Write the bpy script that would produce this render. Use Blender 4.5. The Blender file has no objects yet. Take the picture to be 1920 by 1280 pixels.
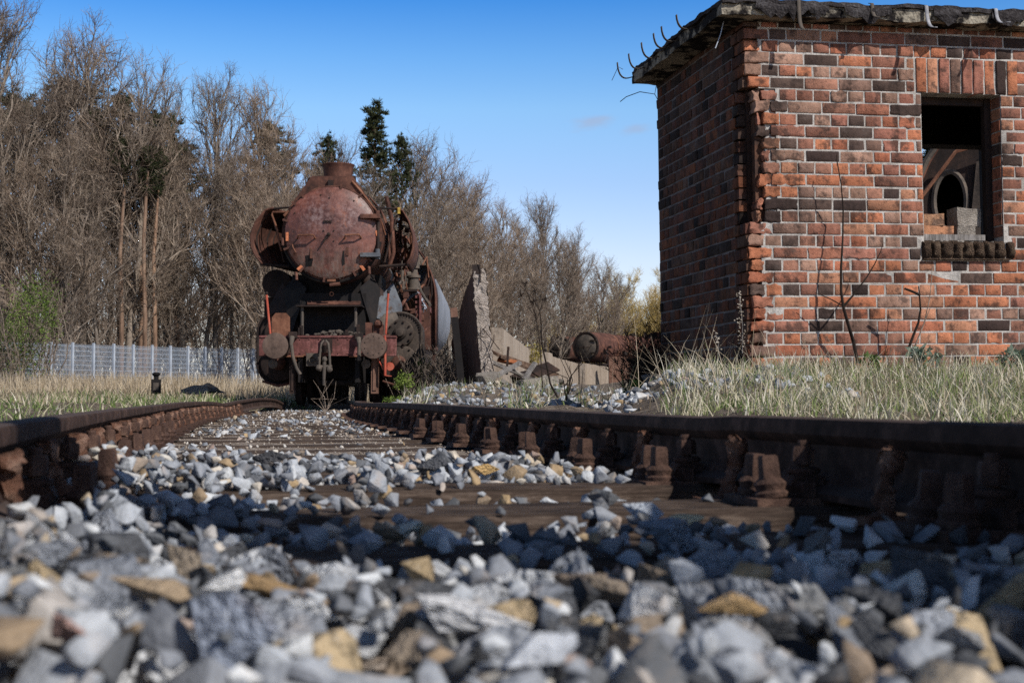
import bpy, bmesh, math, random
import numpy as np
from mathutils import Vector, Matrix, noise as mnoise
random.seed(7)
RNG = np.random.default_rng(11)
PI = math.pi
sc = bpy.context.scene
COL = sc.collection
R = math.radians
CAMZ = 0.0415            # camera height above the rail heads (rail head = 0)
FPX = 2667.0
TILT = math.atan(106.0 / FPX)


def at(px, py, Y):
    """world point at depth Y on the sight line measured in the photograph"""
    dx, dy = px - 960.0, 640.0 - py
    ry = FPX * math.cos(TILT) - dy * math.sin(TILT)
    rz = FPX * math.sin(TILT) + dy * math.cos(TILT)
    k = Y / ry
    return Vector((dx * k, Y, CAMZ + rz * k))


def sstep(a, b, x):
    t = np.clip((x - a) / (b - a), 0, 1)
    return t * t * (3 - 2 * t)


# ---------------------------------------------------------------- objects
def tag(o, label=None, cat=None, group=None, kind=None):
    if label: o['label'] = label
    if cat: o['category'] = cat
    if group: o['group'] = group
    if kind: o['kind'] = kind
    return o


def empty(name, loc=(0, 0, 0), rz=0.0):
    o = bpy.data.objects.new(name, None)
    o.empty_display_size = 0.2
    COL.objects.link(o)
    o.location = loc
    o.rotation_euler = (0, 0, rz)
    return o


def link(name, me, mat=None, parent=None):
    o = bpy.data.objects.new(name, me)
    COL.objects.link(o)
    if mat is not None and not me.materials:
        me.materials.append(mat)
    if parent is not None:
        o.parent = parent
    return o


def copy_tree(o, parent=None):
    c = o.copy()
    COL.objects.link(c)
    if parent is not None:
        c.parent = parent
    for ch in list(o.children):
        copy_tree(ch, c)
    return c


class MB:
    """collects shapes; build() links them as one mesh object"""
    def __init__(s):
        s.V, s.F, s.C = [], [], []
        s.col = None

    def add(s, vs, fs):
        n = len(s.V)
        s.V.extend([tuple(v) for v in vs])
        s.F.extend([tuple(i + n for i in f) for f in fs])
        s.C.extend([s.col] * len(fs))
        return s

    def box(s, x0, x1, y0, y1, z0, z1, M=None):
        v = [Vector(p) for p in ((x0, y0, z0), (x1, y0, z0), (x1, y1, z0), (x0, y1, z0),
                                 (x0, y0, z1), (x1, y0, z1), (x1, y1, z1), (x0, y1, z1))]
        if M is not None: v = [M @ p for p in v]
        return s.add(v, [(3, 2, 1, 0), (4, 5, 6, 7), (0, 1, 5, 4), (1, 2, 6, 5), (2, 3, 7, 6), (3, 0, 4, 7)])

    def tube(s, pts, rad, n=8, caps=True):
        pts = [Vector(p) for p in pts]
        if not hasattr(rad, '__len__'): rad = [rad] * len(pts)
        vs, fs = [], []
        T = []
        for i in range(len(pts)):
            a = pts[max(i - 1, 0)]; b = pts[min(i + 1, len(pts) - 1)]
            T.append((b - a).normalized())
        up = Vector((0, 0, 1)) if abs(T[0].z) < 0.9 else Vector((1, 0, 0))
        u = T[0].cross(up).normalized()
        for i, p in enumerate(pts):
            t = T[i]
            u = (u - t * u.dot(t))
            u = u.normalized() if u.length > 1e-6 else t.orthogonal().normalized()
            w = t.cross(u)
            for k in range(n):
                a = 2 * PI * k / n
                vs.append(p + (u * math.cos(a) + w * math.sin(a)) * rad[i])
        for i in range(len(pts) - 1):
            for k in range(n):
                k2 = (k + 1) % n
                fs.append((i * n + k, i * n + k2, (i + 1) * n + k2, (i + 1) * n + k))
        if caps:
            fs.append(tuple(range(n - 1, -1, -1)))
            m = (len(pts) - 1) * n
            fs.append(tuple(m + k for k in range(n)))
        return s.add(vs, fs)

    def cyl(s, p0, p1, r0, r1=None, n=16):
        return s.tube([p0, p1], [r0, r0 if r1 is None else r1], n)

    def lathe(s, prof, o, axis, n=32, close=False):
        """prof: list of (r, h) along axis from o"""
        axis = Vector(axis).normalized(); o = Vector(o)
        u = axis.orthogonal().normalized(); w = axis.cross(u)
        vs, fs = [], []
        for r, h in prof:
            for k in range(n):
                a = 2 * PI * k / n
                vs.append(o + axis * h + (u * math.cos(a) + w * math.sin(a)) * r)
        m = len(prof)
        for i in range(m - 1 + (1 if close else 0)):
            j = (i + 1) % m
            for k in range(n):
                k2 = (k + 1) % n
                fs.append((i * n + k, i * n + k2, j * n + k2, j * n + k))
        if not close:
            if prof[0][0] > 1e-4: fs.append(tuple(range(n - 1, -1, -1)))
            if prof[-1][0] > 1e-4: fs.append(tuple((m - 1) * n + k for k in range(n)))
        return s.add(vs, fs)

    def prism(s, poly, y0, y1):
        """poly of (x, z) extruded along y"""
        n = len(poly)
        vs = [(x, y0, z) for x, z in poly] + [(x, y1, z) for x, z in poly]
        fs = [tuple(range(n)), tuple(range(2 * n - 1, n - 1, -1))]
        fs += [(k, k + n, (k + 1) % n + n, (k + 1) % n) for k in range(n)]
        return s.add(vs, fs)

    def plate(s, pts, t):
        """flat polygon in space with thickness t behind it"""
        pts = [Vector(p) for p in pts]
        nr = (pts[1] - pts[0]).cross(pts[2] - pts[0]).normalized() * t
        n = len(pts)
        vs = pts + [p + nr for p in pts]
        fs = [tuple(range(n - 1, -1, -1)), tuple(range(n, 2 * n))]
        fs += [(k, (k + 1) % n, (k + 1) % n + n, k + n) for k in range(n)]
        return s.add(vs, fs)

    def sweep(s, poly, pts):
        """closed profile poly (a, b): a across to the right, b up, along a horizontal path"""
        n = len(poly); vs, fs = [], []
        for i, p in enumerate(pts):
            p = Vector(p)
            a = Vector(pts[max(i - 1, 0)]); b = Vector(pts[min(i + 1, len(pts) - 1)])
            t = b - a; t.z = 0; t.normalize()
            rgt = Vector((t.y, -t.x, 0))
            for x, z in poly: vs.append(p + rgt * x + Vector((0, 0, z)))
        for i in range(len(pts) - 1):
            for k in range(n):
                k2 = (k + 1) % n
                fs.append((i * n + k, i * n + k2, (i + 1) * n + k2, (i + 1) * n + k))
        fs.append(tuple(range(n))); m = (len(pts) - 1) * n
        fs.append(tuple(m + k for k in range(n - 1, -1, -1)))
        return s.add(vs, fs)

    def ball(s, c, r, n=10, sq=(1, 1, 1)):
        c = Vector(c); vs = [(c.x, c.y, c.z - r * sq[2])]; fs = []
        m = n // 2 + 1
        for i in range(1, m):
            ph = -PI / 2 + PI * i / m
            for k in range(n):
                a = 2 * PI * k / n
                vs.append((c.x + r * sq[0] * math.cos(ph) * math.cos(a), c.y + r * sq[1] * math.cos(ph) * math.sin(a), c.z + r * sq[2] * math.sin(ph)))
        vs.append((c.x, c.y, c.z + r * sq[2]))
        for k in range(n): fs.append((0, 1 + (k + 1) % n, 1 + k))
        for i in range(m - 2):
            for k in range(n):
                fs.append((1 + i * n + k, 1 + i * n + (k + 1) % n, 1 + (i + 1) * n + (k + 1) % n, 1 + (i + 1) * n + k))
        L = len(vs) - 1; b = 1 + (m - 2) * n
        for k in range(n): fs.append((b + k, b + (k + 1) % n, L))
        return s.add(vs, fs)

    def jitter(s, amp, freq=6.0, seed=0):
        o = Vector((seed * 7.3, seed * 3.1, seed * 5.7))
        s.V = [tuple(Vector(v) + mnoise.noise_vector(Vector(v) * freq + o) * amp) for v in s.V]
        return s

    def mesh(s, name, smooth=35, fix=True):
        me = bpy.data.meshes.new(name)
        me.from_pydata(s.V, [], s.F)
        if any(c is not None for c in s.C):
            a = me.attributes.new('col', 'FLOAT_COLOR', 'FACE')
            d = np.array([(c if c is not None else (1, 1, 1)) + (1,) for c in s.C], dtype=np.float32)
            a.data.foreach_set('color', d.ravel())
        if fix:
            bm = bmesh.new(); bm.from_mesh(me)
            bmesh.ops.recalc_face_normals(bm, faces=bm.faces)
            bm.to_mesh(me); bm.free()
        if smooth:
            me.polygons.foreach_set('use_smooth', [True] * len(me.polygons))
            me.set_sharp_from_angle(angle=R(smooth))
        me.update()
        return me

    def build(s, name, mat, parent=None, bevel=0.0, smooth=35, fix=True):
        o = link(name, s.mesh(name, smooth, fix), mat, parent)
        if bevel:
            b = o.modifiers.new('bevel', 'BEVEL'); b.width = bevel; b.segments = 2
            b.limit_method = 'ANGLE'; b.angle_limit = R(40)
        return o


def build_pieces(mb, name, mat, parent, smooth=35):
    """every connected piece of the collected shapes becomes a part of its own"""
    par = list(range(len(mb.V)))
    def find(i):
        while par[i] != i: par[i] = par[par[i]]; i = par[i]
        return i
    for f in mb.F:
        a = find(f[0])
        for j in f[1:]: par[find(j)] = a
    groups = {}
    for f in mb.F: groups.setdefault(find(f[0]), []).append(f)
    out = []
    for fs in groups.values():
        ids = sorted({i for f in fs for i in f}); k = {i: n for n, i in enumerate(ids)}
        m = MB(); m.add([mb.V[i] for i in ids], [tuple(k[i] for i in f) for f in fs])
        out.append(m.build(name, mat, parent, smooth=smooth))
    return out


def np_mesh(name, V, F, rnd=None, col=None, smooth=False):
    me = bpy.data.meshes.new(name)
    V = np.asarray(V, dtype=np.float32); F = np.asarray(F, dtype=np.int32)
    k = F.shape[1]
    me.vertices.add(len(V)); me.vertices.foreach_set('co', V.ravel())
    me.loops.add(F.size); me.loops.foreach_set('vertex_index', F.ravel())
    me.polygons.add(len(F)); me.polygons.foreach_set('loop_start', np.arange(0, F.size, k, dtype=np.int32))
    me.update(calc_edges=True)
    if rnd is not None:
        a = me.attributes.new('rnd', 'FLOAT', 'FACE'); a.data.foreach_set('value', np.asarray(rnd, dtype=np.float32))
    if col is not None:
        a = me.attributes.new('col', 'FLOAT_COLOR', 'FACE')
        c = np.ones((len(F), 4), dtype=np.float32); c[:, :3] = col
        a.data.foreach_set('color', c.ravel())
    if smooth: me.polygons.foreach_set('use_smooth', [True] * len(F))
    me.validate()
    return me


def seg_tubes(P0, P1, R0, R1, n=3):
    """many separate tapered n-sided tubes, vectorised"""
    P0 = np.asarray(P0, float); P1 = np.asarray(P1, float)
    R0 = np.asarray(R0, float)[:, None]; R1 = np.asarray(R1, float)[:, None]
    t = P1 - P0; t /= np.maximum(np.linalg.norm(t, axis=1, keepdims=True), 1e-9)
    ref = np.where(np.abs(t[:, 2:3]) < 0.9, [[0, 0, 1.0]], [[1.0, 0, 0]])
    u = np.cross(t, ref); u /= np.linalg.norm(u, axis=1, keepdims=True)
    w = np.cross(t, u)
    N = len(P0); V = np.zeros((N, 2 * n, 3))
    for k in range(n):
        a = 2 * PI * k / n
        d = u * math.cos(a) + w * math.sin(a)
        V[:, k] = P0 + d * R0; V[:, n + k] = P1 + d * R1
    base = (np.arange(N) * 2 * n)[:, None]
    F = [base + np.array([[k, (k + 1) % n, n + (k + 1) % n, n + k]]) for k in range(n)]
    F = np.stack(F, 1).reshape(-1, 4)
    return V.reshape(-1, 3), F


# ---------------------------------------------------------------- materials
class H:
    def __init__(s, name):
        s.m = bpy.data.materials.new(name); s.m.use_nodes = True
        s.nt = s.m.node_tree; s.nt.nodes.clear()
        s.out = s.nt.nodes.new('ShaderNodeOutputMaterial')
        s.b = s.nt.nodes.new('ShaderNodeBsdfPrincipled')
        s.nt.links.new(s.b.outputs[0], s.out.inputs[0])
        s.co = s.nt.nodes.new('ShaderNodeTexCoord').outputs['Object']
        s.b.inputs['Roughness'].default_value = 0.85
        s.b.inputs['Specular IOR Level'].default_value = 0.25

    def put(s, sock, v):
        if isinstance(v, bpy.types.NodeSocket): s.nt.links.new(v, sock)
        elif v is not None:
            if hasattr(v, '__len__') and len(v) == 3 and sock.type == 'RGBA': v = tuple(v) + (1,)
            sock.default_value = v

    def new(s, t, **kw):
        n = s.nt.nodes.new(t)
        for k, v in kw.items(): setattr(n, k, v)
        return n

    def map(s, scale=(1, 1, 1), co=None):
        n = s.new('ShaderNodeMapping'); s.put(n.inputs['Vector'], co or s.co); n.inputs['Scale'].default_value = scale
        return n.outputs[0]

    def noise(s, scale=5, detail=4, rough=0.6, co=None, dist=0.0):
        n = s.new('ShaderNodeTexNoise'); s.put(n.inputs['Vector'], co or s.co)
        n.inputs['Scale'].default_value = scale; n.inputs['Detail'].default_value = detail
        n.inputs['Roughness'].default_value = rough; n.inputs['Distortion'].default_value = dist
        return n.outputs['Fac']

    def voro(s, scale=5, feature='F1', co=None, out='Distance'):
        n = s.new('ShaderNodeTexVoronoi', feature=feature); s.put(n.inputs['Vector'], co or s.co)
        n.inputs['Scale'].default_value = scale
        return n.outputs[out]

    def ramp(s, fac, stops, interp='LINEAR'):
        n = s.new('ShaderNodeValToRGB'); s.put(n.inputs[0], fac); cr = n.color_ramp; cr.interpolation = interp
        while len(cr.elements) > 1: cr.elements.remove(cr.elements[-1])
        for i, (p, c) in enumerate(stops):
            e = cr.elements[0] if i == 0 else cr.elements.new(p)
            e.position = p
            if not hasattr(c, '__len__'): c = (c, c, c)
            e.color = tuple(c) + (1,)
        return n.outputs[0]

    def mix(s, fac, a, b, blend='MIX'):
        n = s.new('ShaderNodeMix', data_type='RGBA', blend_type=blend)
        s.put(n.inputs[0], fac); s.put(n.inputs[6], a); s.put(n.inputs[7], b)
        return n.outputs[2]

    def math(s, op, a, b=None, clamp=False):
        n = s.new('ShaderNodeMath', operation=op, use_clamp=clamp)
        s.put(n.inputs[0], a)
        if b is not None: s.put(n.inputs[1], b)
        return n.outputs[0]

    def attr(s, name, out='Color'):
        n = s.new('ShaderNodeAttribute', attribute_name=name); return n.outputs[out]

    def xyz(s, co=None):
        n = s.new('ShaderNodeSeparateXYZ'); s.put(n.inputs[0], co or s.co); return n.outputs

    def rand(s):
        return s.new('ShaderNodeObjectInfo').outputs['Random']

    def color(s, v): s.put(s.b.inputs['Base Color'], v); return s

    def rough(s, v): s.put(s.b.inputs['Roughness'], v); return s

    def spec(s, v): s.put(s.b.inputs['Specular IOR Level'], v); return s

    def metal(s, v): s.put(s.b.inputs['Metallic'], v); return s

    def bump(s, h, strength=0.5, dist=0.01, nrm=None):
        n = s.new('ShaderNodeBump'); s.put(n.inputs['Height'], h)
        n.inputs['Strength'].default_value = strength; n.inputs['Distance'].default_value = dist
        if nrm is not None: s.put(n.inputs['Normal'], nrm)
        s.put(s.b.inputs['Normal'], n.outputs[0]); return n.outputs[0]


M = {}


def rust(name, dark, mid, lite, scale=3.0, rough=0.8, bump=0.4, fleck=None, spec=0.25):
    h = H(name)
    n1 = h.noise(scale, 6, 0.65); n2 = h.noise(scale * 7, 4, 0.6)
    st = h.noise(scale * 3, 3, 0.6, co=h.map((1, 1, 0.12)))
    f = h.math('ADD', h.math('MULTIPLY', n1, 0.55), h.math('MULTIPLY', h.math('ADD', n2, st), 0.225))
    c = h.ramp(f, [(0.33, dark), (0.5, mid), (0.66, lite)])
    if fleck:
        c = h.mix(h.ramp(h.noise(scale * 2.2, 5, 0.7), [(0.56, 0), (0.66, 1)]), c, fleck)
    h.color(c); h.rough(rough); h.spec(spec)
    h.bump(h.math('ADD', n2, h.noise(scale * 22, 3, 0.6)), bump, 0.006)
    M[name] = h.m
    return h.m


rust('rust_brown', (0.020, 0.010, 0.008), (0.080, 0.034, 0.024), (0.19, 0.085, 0.056))
rust('rust_dark', (0.008, 0.006, 0.006), (0.022, 0.014, 0.012), (0.055, 0.03, 0.022))
rust('rust_black', (0.004, 0.004, 0.004), (0.010, 0.008, 0.008), (0.024, 0.017, 0.014))
rust('rust_grey', (0.035, 0.03, 0.027), (0.085, 0.07, 0.058), (0.15, 0.115, 0.09))
rust('rust_mid', (0.012, 0.010, 0.009), (0.045, 0.034, 0.028), (0.10, 0.075, 0.058), scale=5)
rust('rust_light', (0.05, 0.02, 0.012), (0.17, 0.072, 0.042), (0.30, 0.15, 0.09))
rust('rust_plank', (0.06, 0.03, 0.02), (0.16, 0.085, 0.06), (0.24, 0.14, 0.10))
rust('buffer_rust', (0.04, 0.026, 0.02), (0.105, 0.07, 0.055), (0.17, 0.115, 0.09), scale=4)
rust('red_paint', (0.04, 0.02, 0.016), (0.125, 0.045, 0.04), (0.30, 0.13, 0.12), scale=5, fleck=(0.075, 0.036, 0.027))
rust('red_rod', (0.22, 0.04, 0.025), (0.38, 0.075, 0.045), (0.45, 0.14, 0.09), scale=6, bump=0.1)
rust('blue_steel', (0.035, 0.037, 0.042), (0.085, 0.092, 0.105), (0.14, 0.15, 0.16), scale=2.5, fleck=(0.06, 0.04, 0.032))
rust('tender_grey', (0.13, 0.14, 0.16), (0.22, 0.24, 0.28), (0.30, 0.32, 0.37), scale=0.8, bump=0.15)
rust('bolt_rust', (0.022, 0.012, 0.009), (0.07, 0.038, 0.028), (0.17, 0.10, 0.07), scale=14, bump=0.8)
rust('anchor_rust', (0.05, 0.022, 0.014), (0.17, 0.08, 0.05), (0.36, 0.23, 0.17), scale=26, bump=1.0)
rust('orange_rust', (0.12, 0.035, 0.014), (0.30, 0.10, 0.04), (0.40, 0.20, 0.10), scale=14, bump=0.8)
rust('galvanised', (0.22, 0.245, 0.29), (0.34, 0.375, 0.43), (0.46, 0.5, 0.56), scale=2, bump=0.05)
rust('bracket_steel', (0.10, 0.10, 0.11), (0.25, 0.25, 0.27), (0.45, 0.45, 0.47), scale=9, bump=0.2)

# rails: rubbed darker head, rusty web
h = H('rail_rust')
n = h.noise(9, 6, 0.65); st = h.noise(30, 4, 0.6)
c = h.ramp(h.math('ADD', h.math('MULTIPLY', n, 0.6), h.math('MULTIPLY', st, 0.4)), [(0.34, (0.016, 0.010, 0.008)), (0.52, (0.048, 0.029, 0.023)), (0.68, (0.12, 0.072, 0.056))])
top = h.ramp(h.xyz()[2], [(0.0, 0), (0.002, 0)])
geo = h.new('ShaderNodeNewGeometry')
nz = h.new('ShaderNodeSeparateXYZ'); h.put(nz.inputs[0], geo.outputs['Normal'])
c = h.mix(h.math('MULTIPLY', h.math('GREATER_THAN', nz.outputs[2], 0.75), 0.55), c, (0.085, 0.066, 0.060))
h.color(c); h.rough(0.85); h.spec(0.12); h.bump(h.math('ADD', n, h.math('MULTIPLY', st, 0.6)), 0.5, 0.006)
M['rail_rust'] = h.m

# smokebox door: red-brown with pale worn patches and lime streaks at the foot
h = H('door_rust')
x, y, z = h.xyz()
n1 = h.noise(2.2, 6, 0.65); n2 = h.noise(14, 5, 0.65); n3 = h.noise(45, 3, 0.6)
c = h.ramp(h.math('ADD', h.math('MULTIPLY', n1, 0.6), h.math('MULTIPLY', n2, 0.4)), [(0.33, (0.034, 0.013, 0.010)), (0.5, (0.105, 0.036, 0.026)), (0.66, (0.20, 0.07, 0.048))])
# z of the boiler centre is 3.2
zz = h.math('SUBTRACT', z, 3.2)
ring = h.math('ABSOLUTE', h.math('SUBTRACT', zz, 0.30))
pale = h.math('MULTIPLY', h.ramp(ring, [(0.05, 1), (0.42, 0)]), h.ramp(h.math('ABSOLUTE', h.math('SUBTRACT', h.math('ABSOLUTE', h.math('ADD', x, -0.05)), 0.30)), [(0.06, 1), (0.32, 0)]))
pale = h.math('MULTIPLY', pale, h.ramp(n2, [(0.42, 0), (0.6, 1)]))
pale = h.math('ADD', h.math('MULTIPLY', pale, 0.6), h.math('MULTIPLY', h.math('MULTIPLY', h.ramp(n3, [(0.55, 0), (0.64, 1)]), h.ramp(n2, [(0.4, 0), (0.55, 1)])), 0.35), True)
c = h.mix(h.math('MULTIPLY', pale, 0.6), c, (0.29, 0.235, 0.24))
streak = h.noise(16, 4, 0.7, co=h.map((1, 1, 0.10)))
low = h.math('MULTIPLY', h.ramp(h.math('ADD', h.math('MULTIPLY', zz, -1), h.math('MULTIPLY', n1, 0.4)), [(0.40, 0), (0.95, 1)]), h.ramp(streak, [(0.38, 0), (0.62, 1)]))
c = h.mix(h.math('MULTIPLY', low, 0.55), c, (0.23, 0.195, 0.165))
ora = h.math('MULTIPLY', h.ramp(h.noise(5, 5, 0.7, co=h.map((1.3, 1, 0.8))), [(0.55, 0), (0.62, 1)]), h.ramp(x, [(0.0, 0.25), (0.45, 1.0)]))
c = h.mix(h.math('MULTIPLY', ora, 0.75), c, (0.23, 0.075, 0.035))
h.color(c); h.rough(h.ramp(n2, [(0.3, 0.38), (0.7, 0.62)])); h.spec(0.5)
h.bump(h.math('ADD', n2, n3), 0.35, 0.006)
M['door_rust'] = h.m

# bricks (colour per brick in 'col')
h = H('brick')
c = h.attr('col'); n1 = h.noise(26, 5, 0.7); n2 = h.noise(110, 3, 0.6); n3 = h.noise(7.5, 4, 0.65)
c = h.mix(h.ramp(n3, [(0.50, 0), (0.60, 0.75)]), c, (0.045, 0.03, 0.026), 'MIX')
c = h.mix(0.85, c, h.ramp(n1, [(0.28, 0.5), (0.5, 1.0), (0.72, 1.25)]), 'MULTIPLY')
c = h.mix(h.ramp(n2, [(0.60, 0), (0.72, 0.55)]), c, (0.03, 0.02, 0.018))
c = h.mix(h.math('MULTIPLY', h.ramp(h.noise(3, 5, 0.7), [(0.56, 0), (0.72, 1)]), 0.13), c, (0.42, 0.36, 0.32))
st = h.noise(5, 5, 0.7, co=h.map((1.4, 1.4, 0.22)))
c = h.mix(0.8, c, h.ramp(st, [(0.36, 0.55), (0.50, 0.95), (0.66, 1.12)]), 'MULTIPLY')
c = h.mix(0.7, c, h.ramp(h.noise(1.6, 4, 0.6), [(0.35, 0.72), (0.6, 1.08)]), 'MULTIPLY')
h.color(c); h.rough(0.9); h.spec(0.15); h.bump(h.math('ADD', n1, h.math('MULTIPLY', n2, 0.8)), 0.8, 0.007)
M['brick'] = h.m

h = H('mortar')
n1 = h.noise(30, 5, 0.7); n2 = h.noise(160, 2, 0.6); st = h.noise(5, 5, 0.7, co=h.map((1.4, 1.4, 0.22)))
c = h.ramp(n1, [(0.3, (0.30, 0.275, 0.255)), (0.6, (0.48, 0.45, 0.42)), (0.75, (0.58, 0.55, 0.52))])
c = h.mix(h.ramp(h.noise(4, 4, 0.6), [(0.5, 0), (0.7, 0.5)]), c, (0.17, 0.14, 0.12))
c = h.mix(0.8, c, h.ramp(st, [(0.36, 0.55), (0.50, 0.95), (0.66, 1.1)]), 'MULTIPLY')
h.color(c); h.rough(0.95); h.spec(0.1); h.bump(h.math('ADD', n1, n2), 0.9, 0.006)
M['mortar'] = h.m

h = H('mortar_shade')  # mortar copy with the side wall's shade put into its colour
h.color(h.ramp(h.noise(9, 5), [(0.3, (0.07, 0.058, 0.055)), (0.7, (0.17, 0.15, 0.145))])); M['mortar_shade'] = h.m

h = H('unlit_plaster')  # near-black colour paints in the unlit hut interior
h.color(h.ramp(h.noise(4, 5, 0.6), [(0.3, (0.012, 0.010, 0.009)), (0.7, (0.05, 0.042, 0.038))])); M['unlit_plaster'] = h.m


def concrete(name, a, b, d, scale=4, tar=None, ax=(1, 1, 1), bump=0.8, dist=0.012):
    h = H(name)
    n1 = h.noise(scale, 6, 0.7, co=h.map(ax)); n2 = h.noise(scale * 12, 4, 0.65); n3 = h.voro(scale * 9)
    c = h.ramp(h.math('ADD', h.math('MULTIPLY', n1, 0.6), h.math('MULTIPLY', n2, 0.4)), [(0.32, a), (0.5, b), (0.68, d)])
    if tar:
        c = h.mix(h.ramp(h.noise(scale * 0.9, 5, 0.65), tar), c, (0.012, 0.010, 0.010))
    h.color(c); h.rough(0.92); h.spec(0.15)
    h.bump(h.math('ADD', n2, h.math('MULTIPLY', n3, 0.7)), bump, dist)
    M[name] = h.m


concrete('slab_concrete', (0.10, 0.08, 0.065), (0.28, 0.25, 0.20), (0.42, 0.38, 0.31), 5, tar=[(0.44, 0), (0.53, 1)])
concrete('tar_felt', (0.008, 0.007, 0.008), (0.03, 0.026, 0.027), (0.10, 0.095, 0.10), 6)
concrete('board_concrete', (0.055, 0.035, 0.03), (0.12, 0.078, 0.066), (0.19, 0.13, 0.11), 3, ax=(1, 4, 0.35), bump=0.5)
concrete('broken_concrete', (0.16, 0.13, 0.108), (0.36, 0.305, 0.265), (0.54, 0.48, 0.43), 5, bump=1.0, dist=0.03)
concrete('wall_concrete', (0.14, 0.105, 0.08), (0.30, 0.245, 0.195), (0.42, 0.365, 0.31), 2.0, ax=(1.6, 1.6, 0.3), bump=0.4)
concrete('sill_stone', (0.022, 0.015, 0.011), (0.085, 0.055, 0.038), (0.22, 0.16, 0.11), 12, bump=1.0, dist=0.02)
concrete('rubble_stone', (0.10, 0.085, 0.075), (0.22, 0.195, 0.17), (0.40, 0.36, 0.32), 8)


def wood(name, a, b, d, ax, scale=6, bump=0.8):
    h = H(name)
    g = h.noise(scale, 6, 0.7, co=h.map(ax), dist=0.4); n = h.noise(scale * 1.5, 4, 0.6)
    c = h.ramp(h.math('ADD', h.math('MULTIPLY', g, 0.7), h.math('MULTIPLY', n, 0.3)), [(0.34, a), (0.5, b), (0.66, d)])
    h.color(c); h.rough(0.9); h.spec(0.15); h.bump(g, bump, 0.012); M[name] = h.m


wood('sleeper_wood', (0.014, 0.010, 0.008), (0.058, 0.040, 0.031), (0.16, 0.12, 0.095), (1.2, 14, 14))
wood('grey_timber', (0.07, 0.062, 0.057), (0.17, 0.155, 0.145), (0.36, 0.335, 0.32), (12, 12, 1.2))
wood('brown_timber', (0.04, 0.025, 0.018), (0.11, 0.07, 0.05), (0.22, 0.15, 0.11), (10, 10, 1.2))


def bark(name, a, b, d, rndamt=0.35, ax=(1, 1, 0.25), scale=2.5):
    h = H(name)
    n = h.noise(scale, 4, 0.65, co=h.map(ax))
    c = h.ramp(n, [(0.3, a), (0.5, b), (0.7, d)])
    c = h.mix(rndamt, c, h.ramp(h.rand(), [(0, (0.6, 0.6, 0.62)), (0.5, (1, 0.98, 0.96)), (1, (1.35, 1.2, 1.05))]), 'MULTIPLY')
    h.color(c); h.rough(0.95); h.spec(0.1); M[name] = h.m


bark('twig_brown', (0.060, 0.042, 0.032), (0.19, 0.15, 0.12), (0.42, 0.35, 0.285), 0.5, ax=(1, 1, 1), scale=22)
bark('bark_grey', (0.09, 0.075, 0.062), (0.24, 0.20, 0.165), (0.44, 0.385, 0.33))
bark('bark_pine', (0.08, 0.05, 0.035), (0.21, 0.135, 0.095), (0.38, 0.27, 0.195))
bark('bark_birch', (0.25, 0.24, 0.22), (0.55, 0.53, 0.50), (0.7, 0.69, 0.66), 0.1)
bark('twig_yellow', (0.24, 0.17, 0.06), (0.42, 0.31, 0.115), (0.58, 0.46, 0.20), 0.4)
bark('twig_dark', (0.012, 0.009, 0.008), (0.03, 0.022, 0.018), (0.06, 0.045, 0.035), 0.2)


def leafmat(name, stops, rough=0.75, trans=0.25):
    h = H(name)
    c = h.ramp(h.attr('rnd', 'Fac'), stops)
    h.color(c); h.rough(rough); h.spec(0.2)
    t = h.new('ShaderNodeBsdfTranslucent'); h.put(t.inputs[0], c)
    mx = h.new('ShaderNodeMixShader'); mx.inputs[0].default_value = trans
    h.nt.links.new(h.b.outputs[0], mx.inputs[1]); h.nt.links.new(t.outputs[0], mx.inputs[2])
    h.nt.links.new(mx.outputs[0], h.out.inputs[0])
    M[name] = h.m


leafmat('pine_needles', [(0, (0.014, 0.019, 0.010)), (0.6, (0.038, 0.046, 0.020)), (1, (0.095, 0.10, 0.042))], trans=0.12)
leafmat('spring_leaves', [(0, (0.05, 0.085, 0.018)), (0.6, (0.12, 0.18, 0.035)), (1, (0.24, 0.29, 0.07))])
leafmat('catkin_leaves', [(0, (0.13, 0.105, 0.03)), (0.6, (0.26, 0.21, 0.06)), (1, (0.36, 0.31, 0.11))])
leafmat('green_grass', [(0, (0.045, 0.075, 0.02)), (0.35, (0.14, 0.20, 0.06)), (0.5, (0.25, 0.28, 0.11)), (0.55, (0.42, 0.38, 0.25)), (0.85, (0.60, 0.54, 0.42)), (1, (0.74, 0.69, 0.57))])
leafmat('straw_grass', [(0, (0.16, 0.115, 0.07)), (0.5, (0.38, 0.30, 0.20)), (1, (0.58, 0.49, 0.37))])
leafmat('herb_leaves', [(0, (0.06, 0.10, 0.035)), (0.6, (0.13, 0.19, 0.06)), (1, (0.24, 0.30, 0.10))])
leafmat('grey_leaves', [(0, (0.10, 0.14, 0.10)), (0.6, (0.20, 0.25, 0.19)), (1, (0.33, 0.38, 0.31))])
leafmat('seed_heads', [(0, (0.25, 0.20, 0.15)), (1, (0.62, 0.56, 0.48))])

# stones: colour class from a random number
STONE_STOPS = [(0.0, (0.05, 0.052, 0.058)), (0.12, (0.10, 0.105, 0.115)), (0.30, (0.18, 0.19, 0.215)), (0.56, (0.29, 0.308, 0.34)),
               (0.70, (0.43, 0.45, 0.48)), (0.80, (0.52, 0.53, 0.54)), (0.86, (0.22, 0.165, 0.12)), (0.92, (0.34, 0.24, 0.13)), (0.96, (0.55, 0.52, 0.47)), (1.0, (0.30, 0.20, 0.16))]


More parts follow.
